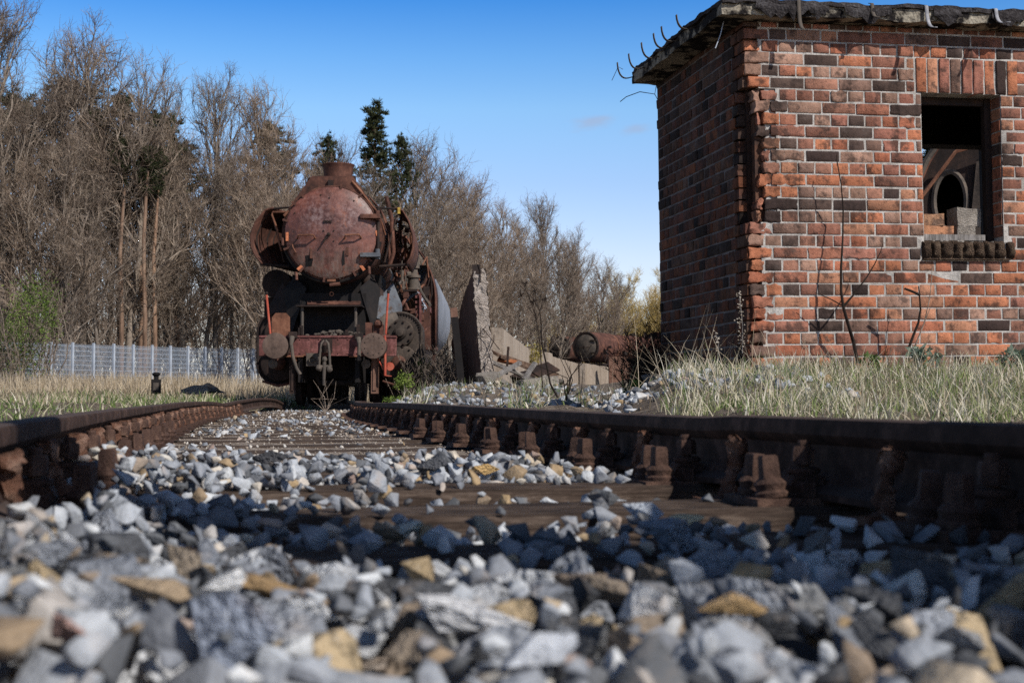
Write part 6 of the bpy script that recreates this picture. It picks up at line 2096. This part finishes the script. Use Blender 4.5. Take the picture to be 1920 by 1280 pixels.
# pines: trunk with whorls of needle tufts
def gen_pine(seed, spire=False, low=0.45):
    rr = random.Random(seed); T = []; tuft = []
    p = Vector((0, 0, 0)); n = 14
    for i in range(n):
        q_ = Vector((rr.gauss(0, .004), rr.gauss(0, .004), (i + 1) / n * 0.97)); T.append((p, q_, 0.013 * (1 - .85 * i / n), 0.013 * (1 - .85 * (i + 1) / n))); p = q_
    nb = 60
    for k in range(nb):
        f = low + (0.985 - low) * (k / nb)
        z = f * 0.97; az = k * 2.4 + rr.uniform(-.4, .4)
        env = (1.02 - f) / (1 - low) if spire else (math.sin(min(1, (f - low) / (1 - low) * 1.0) * PI * 0.86 + 0.42))
        ln = (0.17 if spire else 0.19) * max(0.12, env) * rr.uniform(0.55, 1.15)
        el = R(rr.uniform(-5, 30) if spire else rr.uniform(5, 45))
        p = Vector((0, 0, z)); d = Vector((math.cos(az) * math.cos(el), math.sin(az) * math.cos(el), math.sin(el)))
        m = 4
        for i in range(m):
            d2 = (d + Vector((rr.gauss(0, .15), rr.gauss(0, .15), rr.gauss(.08, .1)))).normalized()
            q_ = p + d2 * ln / m; T.append((p, q_, 0.0028 * (1 - i / m * .7), 0.0028 * (1 - (i + 1) / m * .7)))
            if i >= 1:
                for _ in range(4 if i < 3 else 6):
                    tuft.append((q_ + Vector((rr.gauss(0, .012), rr.gauss(0, .012), rr.gauss(.004, .009))), rr.uniform(.010, .019)))
            p = q_
    N = len(tuft) * 22
    C = np.repeat(np.array([t[0][:] for t in tuft]), 22, 0); S_ = np.repeat(np.array([t[1] for t in tuft]), 22)
    g = np.random.default_rng(seed)
    D = g.normal(size=(N, 3)); D[:, 2] = np.abs(D[:, 2]) * .8 + .1; D /= np.linalg.norm(D, axis=1, keepdims=True)
    U = np.cross(D, g.normal(size=(N, 3))); U /= np.linalg.norm(U, axis=1, keepdims=True)
    A = C + D * (S_ * .15)[:, None]; Bp = C + D * (S_ * g.uniform(.8, 1.4, N))[:, None]
    w = (S_ * .11)[:, None]
    V = np.stack([A - U * w, A + U * w, Bp + U * w * .4, Bp - U * w * .4], 1).reshape(-1, 3)
    F = np.arange(N * 4).reshape(N, 4)
    rn = np.clip(np.repeat(g.random(len(tuft)), 22) * .6 + D[:, 2] * .35 + g.normal(0, .08, N), 0, 1)
    me = np_mesh('crown', V, F, rnd=rn); me.materials.append(M['pine_needles'])
    return (segs_mesh('trunk', T, 6, M['bark_pine']), me, 0.985)


pines = [gen_pine(5, True, 0.30), gen_pine(6, False, 0.55), gen_pine(7, False, 0.50)]
for px, yt, Y, k, w, lab in ((703, 200, 80, 0, 0.86, 'dark pointed pine rising above the wood behind the chimney'), (616, 268, 82, 2, 0.5, 'small dark pine top left of the chimney'), (752, 268, 82, 2, 0.42, 'ragged dark pine right beside the pointed pine'),
                             (128, 160, 68, 1, 0.9, 'dark green pine behind the bare trees, leftmost of the tall pines'), (228, 190, 68, 2, 0.9, 'dark green pine behind the tallest bare tree'), (296, 225, 69, 1, 0.8, 'dark green pine right of the tallest bare tree'),
                             (20, 190, 70, 2, 1.0, 'dark green pine at the left edge of the wood'), (335, 280, 74, 1, 0.9, 'lower dark green pine before the gap in the treetops'), (505, 245, 86, 2, 0.8, 'dark pine top behind the bare trees above the smoke deflector'),
                             (185, 260, 75, 2, 0.9, 'dark pine half hidden under the tallest bare tree')):
    tree('pine_tree', pines[k], px, yt, Y, lab, 'pines among the bare trees', w)
# slim pine stems lit by the sun, left of the locomotive
for px, Y, hgt, lab in ((226, 64, 9.6, 'slim sunlit pine stem, leftmost of the orange stems behind the fence'), (262, 65.5, 8.6, 'slim orange pine stem, second from the left behind the fence'), (270, 64.5, 10.6, 'slim orange pine stem, third from the left behind the fence'), (289, 65, 9.4, 'pale orange pine stem, rightmost of the stems behind the fence'),
                        (279, 67, 11.0, 'thin orange pine stem set back between the others behind the fence')):
    w = at(px, 700, Y); z = float(ground_z(w.x, Y, False))
    mb = MB(); pts_ = [Vector((0.02 * k * math.sin(k * 1.3 + px), 0, k * hgt / 6 - 0.2)) for k in range(7)]
    mb.tube(pts_, [0.12, 0.11, 0.10, 0.095, 0.085, 0.07, 0.04], 8)
    r = empty('pine_tree', (w.x, Y, z)); tag(r, lab, 'tree')
    mb.build('trunk', M['bark_pine'], r)
    me = pines[1 + int(px) % 2][1]; c = link('crown', me, parent=r); sz = 13.0; sz = 5.0; c.rotation_euler = (0, 0, px); c.scale = (sz * .8, sz * .8, sz); c.location = (0, 0, hgt + (int(px) % 3 - 1) * 1.3 - sz * 0.62)

# evergreen and a lit conifer seen through the hut window
for px, yt, Y, lab in ((1752, 225, 42, 'dark pine seen through the hut window at its left'), (1800, 205, 46, 'dark pine seen through the middle of the hut window'), (1850, 215, 44, 'dark pine seen through the hut window at its right')):
    w = at(px, yt, Y); r = empty('pine_tree', (w.x, Y, 0.2)); r.scale = (9, 9, w.z - 0.2); tag(r, lab, 'tree')
    link('trunk', pines[0][0], parent=r); link('crown', pines[0][1], parent=r)

# thicket, brushwood and far wood: nobody could count it
def thicket(name, n, fx, hlo, hhi, rad, mat, lab, nsub=5, beyond=None):
    P0, P1, A, B = [], [], [], []
    rr = random.Random(len(name) + n)
    for _ in range(n):
        x, y = fx(rr)
        if beyond and y < 57 + (x + 17.6) * 1.92 + 2.0 and x < -11: continue
        p = Vector((x, y, float(ground_z(x, y, False)) - 0.05)); h_ = rr.uniform(hlo, hhi)
        d = Vector((rr.gauss(0, .25), rr.gauss(0, .25), 1)).normalized(); r0 = rad * rr.uniform(.6, 1.4)
        for i in range(5):
            d = (d + Vector((rr.gauss(0, .14), rr.gauss(0, .14), .02))).normalized(); q_ = p + d * h_ / 5
            P0.append(p[:]); P1.append(q_[:]); A.append(r0 * (1 - i * .17)); B.append(r0 * (1 - (i + 1) * .17))
            if i:
                for _ in range(nsub):
                    e = (d + Vector((rr.gauss(0, .7), rr.gauss(0, .7), rr.gauss(.1, .4)))).normalized(); l_ = h_ * rr.uniform(.1, .3)
                    m_ = q_ + e * l_ * .5; e2 = (e + Vector((rr.gauss(0, .4), rr.gauss(0, .4), rr.gauss(.1, .3)))).normalized()
                    P0 += [q_[:], m_[:]]; P1 += [m_[:], (m_ + e2 * l_ * .6)[:]]; A += [r0 * .4, r0 * .3]; B += [r0 * .3, r0 * .18]
            p = q_
    V, F = seg_tubes(P0, P1, A, B, 3)
    o = link(name, np_mesh(name, V, F), M[mat]); tag(o, lab, 'thicket', kind='stuff'); return o


thicket('undergrowth', 620, lambda r: (lambda y: (r.uniform(-0.40 * y, -0.17 * y), y))(r.uniform(60, 80)), 0.8, 3.2, 0.020, 'twig_brown', 'grey-brown brushwood filling the wood behind the fence', beyond=True)
thicket('undergrowth', 700, lambda r: (lambda y: (r.uniform(-0.17 * y, (0.085 if y > 112 else 0.012) * y), y))(r.uniform(72, 124)), 1.2, 4.2, 0.026, 'twig_brown', 'grey-brown thicket below the trees behind the locomotive and slab')
thicket('forest', 620, lambda r: (lambda y: (r.uniform(-0.42 * y, -0.05 * y), y))(r.uniform(90, 112)), 6, 10.0, 0.04, 'twig_brown', 'far bare wood closing the view behind the nearer trees', 8)
thicket('forest', 500, lambda r: (lambda y: (r.uniform(0.02 * y, 0.125 * y), y))(r.uniform(128, 165)), 3, 7.5, 0.05, 'twig_yellow', 'far yellowish brush behind the birches', 7)
thicket('forest', 340, lambda r: (lambda y: (r.uniform(0.22 * y, 0.42 * y), y))(r.uniform(40, 60)), 3, 7, 0.04, 'spring_leaves' if False else 'twig_yellow', 'yellowish brush seen through the hut window', 6)
thicket('undergrowth', 80, lambda r: (r.uniform(-0.42, -0.335) * 50, 50 + r.uniform(-3, 3)), 1.2, 3.4, 0.018, 'twig_brown', 'tangled pale brushwood by the green shrub at the left edge')
thicket('undergrowth', 130, lambda r: (r.uniform(1.0, 1.45), r.uniform(11.3, 12.8)), 0.25, 0.62, 0.006, 'twig_dark', 'dark dead brambles behind the left wall of the hut', 6)
thicket('undergrowth', 260, lambda r: (lambda y: (-1.62 + r.uniform(-.25, .75) - (y - 25.5) * .06, y))(r.uniform(25.5, 33)), 0.2, 0.9, 0.008, 'twig_brown', 'dry weeds and brambles between the locomotive and the slab', 5)


def leaves(name, c, n, rad, size, mat, lab, cat, parent=None):
    g = np.random.default_rng(n)
    D = g.normal(size=(n, 3)); D /= np.linalg.norm(D, axis=1, keepdims=True)
    # clumped: points around random sub-centres
    nc = max(6, n // 60); cc = g.normal(size=(nc, 3)); cc /= np.linalg.norm(cc, axis=1, keepdims=True); cc *= g.uniform(.25, 1, (nc, 1)) ** .6
    k = g.integers(0, nc, n)
    Pp = (cc[k] + g.normal(size=(n, 3)) * .16) * np.array(rad)
    U = np.cross(D, g.normal(size=(n, 3))); U /= np.linalg.norm(U, axis=1, keepdims=True)
    s_ = size * g.uniform(.6, 1.3, n)[:, None]
    V = np.stack([Pp - U * s_ * .3, Pp + D * s_ * .5, Pp + U * s_ * .3 + D * s_, Pp + D * s_ * .4 + U * s_ * .45], 1).reshape(-1, 3)
    me = np_mesh(name, V, np.arange(4 * n).reshape(n, 4), rnd=np.clip(g.random(nc)[k] * .5 + g.random(n) * .5, 0, 1))
    o = link(name, me, M[mat], parent)
    if parent is None: o.location = c
    else: o.location = c
    if lab: tag(o, lab, cat)
    return o


def shrub(px, py, Y, hgt, w, nleaf, lsize, mat, lab, nst=9, lo=0.5):
    x = (px - 960) / FPX * Y; z = float(ground_z(x, Y, False))
    r = empty('green_shrub', (x, Y, z)); tag(r, lab, 'shrub')
    rr = random.Random(int(px)); P0, P1, A, B = [], [], [], []
    for k in range(nst):
        p = Vector((rr.gauss(0, w * .15), rr.gauss(0, w * .15), -.05)); d = Vector((rr.gauss(0, .3), rr.gauss(0, .3), 1)).normalized()
        for i in range(6):
            d = (d + Vector((rr.gauss(0, .15), rr.gauss(0, .15), 0))).normalized(); q_ = p + d * hgt / 6
            P0.append(p[:]); P1.append(q_[:]); A.append(hgt * .006); B.append(hgt * .005); p = q_
    V, F = seg_tubes(P0, P1, A, B, 4); me = np_mesh('stems', V, F); me.materials.append(M['twig_brown']); link('stems', me, parent=r)
    leaves('foliage', (0, 0, hgt * .55), nleaf, (w * .5, w * .5, hgt * lo), lsize, mat, None, None, r)
    return r


shrub(58, 600, 50, 3.7, 2.2, 3600, 0.085, 'spring_leaves', 'fresh green leafy shrub behind the fence at the left edge', 14)
shrub(18, 640, 52, 2.6, 1.9, 3000, 0.10, 'spring_leaves', 'smaller pale green shrub at the far left edge', 9)
shrub(757, 715, 25.6, 0.62, 0.45, 420, 0.06, 'spring_leaves', 'bright green leafy weed in front of the right locomotive cylinder', 8)
shrub(797, 672, 27.0, 0.75, 0.4, 260, 0.06, 'spring_leaves', 'slender green weed beside the locomotive steps')
shrub(735, 735, 25.3, 0.30, 0.5, 220, 0.05, 'spring_leaves', 'low green weed at the guard iron of the locomotive', 6)
shrub(993, 660, 36, 1.25, 0.9, 1100, 0.07, 'catkin_leaves', 'yellow-green bush in the gap between the low concrete walls', 10)
shrub(1540, 612, 33, 1.5, 1.5, 500, 0.1, 'spring_leaves', 'hidden green bush', 6) if False else None


# ---------------------------------------------------------------- saplings and herbs before the hut
def stems(name, lab, cat, paths, mat, seeds=None):
    r = empty(name, paths[0][0][0]); tag(r, lab, cat); o0 = Vector(paths[0][0][0])
    mb = MB()
    for pts_, ra in paths: mb.tube([Vector(p) - o0 for p in pts_], ra, 6)
    mb.build('stem', mat, r)
    return r


def W(px, py, Y): return at(px, py, Y)


Yh = 9.55
stems('sapling', 'thin forked dark sapling standing against the sunny front wall of the hut', 'sapling',
      [([W(1608, 680, Yh), W(1600, 640, Yh + .05), W(1588, 600, Yh), W(1581, 575, Yh), W(1577, 545, Yh), W(1577, 500, Yh), W(1580, 450, Yh + .02), W(1581, 390, Yh + .05), W(1577, 345, Yh), W(1569, 300, Yh), W(1569, 290, Yh)], [.013, .012, .011, .010, .009, .008, .006, .005, .004, .004, .003]),
       ([W(1581, 575, Yh), W(1600, 553, Yh), W(1625, 520, Yh), W(1640, 495, Yh), W(1652, 470, Yh), W(1655, 457, Yh)], [.009, .007, .005, .004, .003, .002]),
       ([W(1578, 572, Yh), W(1560, 562, Yh), W(1540, 553, Yh), W(1528, 549, Yh)], [.005, .004, .003, .002])], M['twig_dark'])
stems('sapling', 'short dark broken sapling below the window of the hut', 'sapling',
      [([W(1703, 655, Yh), W(1712, 630, Yh), W(1722, 605, Yh), W(1726, 580, Yh), W(1724, 552, Yh), W(1722, 536, Yh)], [.010, .009, .008, .007, .005, .003]), ([W(1725, 553, Yh), W(1710, 546, Yh), W(1696, 541, Yh)], [.010, .009, .008])], M['twig_dark'])
stems('sapling', 'very thin upright twig beside the broken sapling under the hut window', 'twig',
      [([W(1715, 650, Yh), W(1733, 605, Yh), W(1743, 560, Yh), W(1747, 520, Yh), W(1748, 500, Yh)], [.005, .004, .003, .003, .002]), ([W(1733, 605, Yh), W(1745, 575, Yh)], [.003, .002])], M['twig_brown'])
stems('sapling', 'tall dark thin sapling rising left of the far locomotives', 'sapling',
      [([W(1046, 745, 17), W(1032, 720, 17), W(1026, 690, 17), W(1017, 650, 17), W(1014, 600, 17), W(1012, 580, 17)], [.015, .013, .012, .010, .008, .007]), ([W(1012, 582, 17), W(1000, 560, 17), W(985, 545, 17), W(975, 535, 17)], [.006, .005, .004, .003]), ([W(1012, 582, 17), W(1022, 555, 17), W(1026, 540, 17)], [.006, .004, .003])], M['twig_dark'])
def stalk(px, py0, py1, Y, lab, n=70):
    a, b = W(px, py0, Y), W(px - 6, py1, Y)
    r = empty('seed_stalk', a); tag(r, lab, 'weed'); d = b - a
    MB().tube([(0, 0, 0), d * .5 + Vector((.01, 0, 0)), d], [.004, .0035, .002], 5).build('stem', M['grey_timber'], r)
    g = np.random.default_rng(int(px)); t = g.uniform(.15, 1, n)
    C = np.outer(t, np.array(d[:])) + g.normal(0, 1, (n, 3)) * (0.016 * (1.1 - t * .5))[:, None]
    s_ = g.uniform(.004, .009, n)[:, None, None]
    V = (OCT[None] * s_ + C[:, None]).reshape(-1, 3); F = ((np.arange(n) * 6)[:, None, None] + OF[None]).reshape(-1, 3)
    link('seed_heads', np_mesh('seed_heads', V, F, rnd=np.repeat(g.random(n), 8)), M['seed_heads'], r)


stalk(1392, 662, 548, 9.3, 'pale dry stalk of seed heads standing at the corner of the hut')
stalk(1347, 665, 622, 9.1, 'short pale dry stalk before the shaded wall of the hut', 26)
# dark dead thistle heads left of the far locomotives
r = empty('thistle', W(990, 640, 20)); tag(r, 'dark dead thistle heads on thin stems right of the broken slab', 'weed'); o0 = W(990, 640, 20)
mb = MB(); rr = random.Random(3)
mb.tube([W(1018, 735, 20) - o0, W(1012, 640, 20) - o0, W(1004, 590, 20) - o0, W(983, 535, 20) - o0], [.01, .008, .006, .004], 5)
for px, py in ((977, 552), (1003, 545), (1022, 561), (985, 532), (1000, 566)):
    c = W(px, py, 20) - o0; mb.tube([W(1006, 600, 20) - o0, c], [.005, .003], 5)
    for k in range(13):
        d = Vector((rr.gauss(0, 1), rr.gauss(0, 1), rr.gauss(0, 1))).normalized() * rr.uniform(.05, .09); mb.tube([c, c + d], [.008, .002], 4)
mb.build('stem', M['twig_dark'], r)
for px, Y, w, n, mat, lab in ((1732, 9.15, .11, 260, 'grey_leaves', 'grey-green feathery herb at the foot of the hut below the window'), (1895, 9.0, .09, 160, 'grey_leaves', 'grey-green herb at the right edge below the hut'), (1627, 9.25, .07, 160, 'herb_leaves', 'small dark green moss cushion at the sapling foot'),
                              (1197, 10.5, .06, 120, 'spring_leaves', 'small bright green plant left of the hut among pale stones')):
    x = (px - 960) / FPX * Y
    o = leaves('herb', (x, Y, float(ground_z(x, Y)) + .05), n, (w, w, w * .8), 0.05 if w > .08 else .03, mat, lab, 'plant')
# bent dry stalks left of the hut
n = 60
Xs = RNG.uniform(0.45, 1.5, n); Ys = RNG.uniform(6.5, 10, n)
blades('dry_stalks', Xs, Ys, RNG.uniform(0.25, 0.55, n), RNG.uniform(0.003, 0.006, n), M['straw_grass'], RNG.uniform(.5, 1, n), 0.8, 0.2, 'bleached bent grass stalks on the stony bank left of the hut')
# weed stems in front of the locomotive
for px, Y in ((611, 24.6), (480, 25.5), (1062, 16)):
    x = (px - 960) / FPX * Y
    rr = random.Random(int(px)); b = Vector((x, Y, float(ground_z(x, Y)))); mb = MB()
    for k in range(9): mb.tube([Vector((0, 0, 0)), Vector((rr.gauss(0, .1), rr.gauss(0, .05), rr.uniform(.1, .3))), Vector((rr.gauss(0, .22), rr.gauss(0, .1), rr.uniform(.2, .65)))], [.008, .005, .003], 4)
    o = mb.build('dead_weed', M['twig_brown'] if px != 1062 else M['twig_dark']); o.location = b
    tag(o, {611: 'thin dry weed growing between the rails before the locomotive', 480: 'dry weeds beside the left buffer of the locomotive', 1062: 'dark dry weed in the shaded hollow right of the rubble'}[px], 'weed')

# ---------------------------------------------------------------- sky, sun, camera
SUN = Vector((0.62, -0.64, 0.74)).normalized()
el = math.asin(SUN.z); az_ = math.atan2(SUN.x, SUN.y)
w = bpy.data.worlds.new('World'); sc.world = w; w.use_nodes = True
nt = w.node_tree; nt.nodes.clear()
ow = nt.nodes.new('ShaderNodeOutputWorld'); bg = nt.nodes.new('ShaderNodeBackground')
sky = nt.nodes.new('ShaderNodeTexSky'); sky.sky_type = 'NISHITA'; sky.sun_disc = False
sky.sun_elevation = el; sky.sun_rotation = az_; sky.altitude = 100; sky.air_density = 1.0; sky.dust_density = 0.5; sky.ozone_density = 2.0
bg.inputs[1].default_value = 0.15
nt.links.new(sky.outputs[0], bg.inputs[0]); nt.links.new(bg.outputs[0], ow.inputs[0])
# two faint grey clouds low in the sky
tc = nt.nodes.new('ShaderNodeTexCoord'); prev = sky.outputs[0]
nz_ = nt.nodes.new('ShaderNodeTexNoise'); nz_.inputs['Scale'].default_value = 40; nz_.inputs['Detail'].default_value = 5; nz_.inputs['Roughness'].default_value = 0.6
mpn = nt.nodes.new('ShaderNodeMapping'); mpn.inputs['Scale'].default_value = (1, 1, 3.0); nt.links.new(tc.outputs['Generated'], mpn.inputs[0]); nt.links.new(mpn.outputs[0], nz_.inputs['Vector'])
def cloud(px, py, sx, sz, amt, prev):
    d = (at(px, py, 100) - Vector((0, 0, CAMZ))).normalized()
    sub = nt.nodes.new('ShaderNodeVectorMath'); sub.operation = 'SUBTRACT'; nt.links.new(tc.outputs['Generated'], sub.inputs[0]); sub.inputs[1].default_value = d
    mp = nt.nodes.new('ShaderNodeVectorMath'); mp.operation = 'MULTIPLY'; nt.links.new(sub.outputs[0], mp.inputs[0]); mp.inputs[1].default_value = (1 / sx, 1 / sx, 1 / sz)
    ln = nt.nodes.new('ShaderNodeVectorMath'); ln.operation = 'LENGTH'; nt.links.new(mp.outputs[0], ln.inputs[0])
    a = nt.nodes.new('ShaderNodeMath'); a.operation = 'MULTIPLY_ADD'; nt.links.new(nz_.outputs[0], a.inputs[0]); a.inputs[1].default_value = 1.6; nt.links.new(ln.outputs['Value'], a.inputs[2])
    mr = nt.nodes.new('ShaderNodeMapRange'); nt.links.new(a.outputs[0], mr.inputs[0]); mr.inputs[1].default_value = 1.75; mr.inputs[2].default_value = 0.9; mr.inputs[3].default_value = 0; mr.inputs[4].default_value = amt
    mr.interpolation_type = 'SMOOTHSTEP'
    mx = nt.nodes.new('ShaderNodeMix'); mx.data_type = 'RGBA'; nt.links.new(mr.outputs[0], mx.inputs[0]); nt.links.new(prev, mx.inputs[6]); mx.inputs[7].default_value = CLOUDC
    return mx.outputs[2]


CLOUDC = (2.6, 3.1, 4.3, 1)
# clear spring sky: deeper blue above, paler toward the horizon
sep = nt.nodes.new('ShaderNodeSeparateXYZ'); nt.links.new(tc.outputs['Generated'], sep.inputs[0])
cr_ = nt.nodes.new('ShaderNodeValToRGB'); nt.links.new(sep.outputs[2], cr_.inputs[0])
E = cr_.color_ramp.elements
STOP = [(0.0, (0.80, 0.72, 0.78)), (0.095, (0.82, 0.735, 0.80)), (0.15, (0.66, 0.69, 0.81)), (0.20, (0.58, 0.74, 0.85)), (0.235, (0.38, 0.64, 0.86)), (0.275, (0.16, 0.48, 0.83)), (0.33, (0.20, 0.34, 0.56)), (0.42, (0.27, 0.25, 0.26)), (1.0, (0.27, 0.23, 0.21))]
while len(E) < len(STOP): E.new(0.5)
for e_, (p_, c_) in zip(E, STOP): e_.position = p_
for e_, (p_, c_) in zip(E, STOP): e_.color = c_ + (1,)
vm = nt.nodes.new('ShaderNodeVectorMath'); vm.operation = 'MULTIPLY'; nt.links.new(sky.outputs[0], vm.inputs[0]); nt.links.new(cr_.outputs[0], vm.inputs[1])
vs_ = nt.nodes.new('ShaderNodeVectorMath'); vs_.operation = 'SCALE'; nt.links.new(vm.outputs[0], vs_.inputs[0]); vs_.inputs['Scale'].default_value = 1.3
prev = vs_.outputs[0]
prev = cloud(1110, 230, 0.024, 0.008, 0.6, prev); prev = cloud(1190, 242, 0.016, 0.006, 0.5, prev)
nt.links.new(prev, bg.inputs[0])

sl_ = bpy.data.lights.new('sun', 'SUN'); sl_.energy = 5.0; sl_.angle = R(0.53); sl_.color = (1.0, 0.955, 0.89)
so = bpy.data.objects.new('sun', sl_); COL.objects.link(so); so.rotation_euler = SUN.to_track_quat('Z', 'Y').to_euler(); so.location = (8, -8, 12)

cam = bpy.data.cameras.new('camera'); co = bpy.data.objects.new('camera', cam); COL.objects.link(co)
co.location = (0, 0, CAMZ); co.rotation_euler = (PI / 2 + TILT, 0, 0)
cam.sensor_width = 36; cam.sensor_fit = 'HORIZONTAL'; cam.lens = FPX / 1920 * 36
cam.clip_start = 0.05; cam.clip_end = 3000
cam.dof.use_dof = True; cam.dof.focus_distance = 11.0; cam.dof.aperture_fstop = 8.0; cam.dof.aperture_blades = 7
sc.camera = co
sc.view_settings.view_transform = 'Standard'; sc.view_settings.look = 'None'; sc.view_settings.exposure = 0; sc.view_settings.gamma = 1
sc.render.resolution_x = 1024; sc.render.resolution_y = 682
sc.cycles.use_denoising = False
sc.cycles.max_bounces = 6; sc.cycles.diffuse_bounces = 3; sc.cycles.glossy_bounces = 2; sc.cycles.transparent_max_bounces = 16
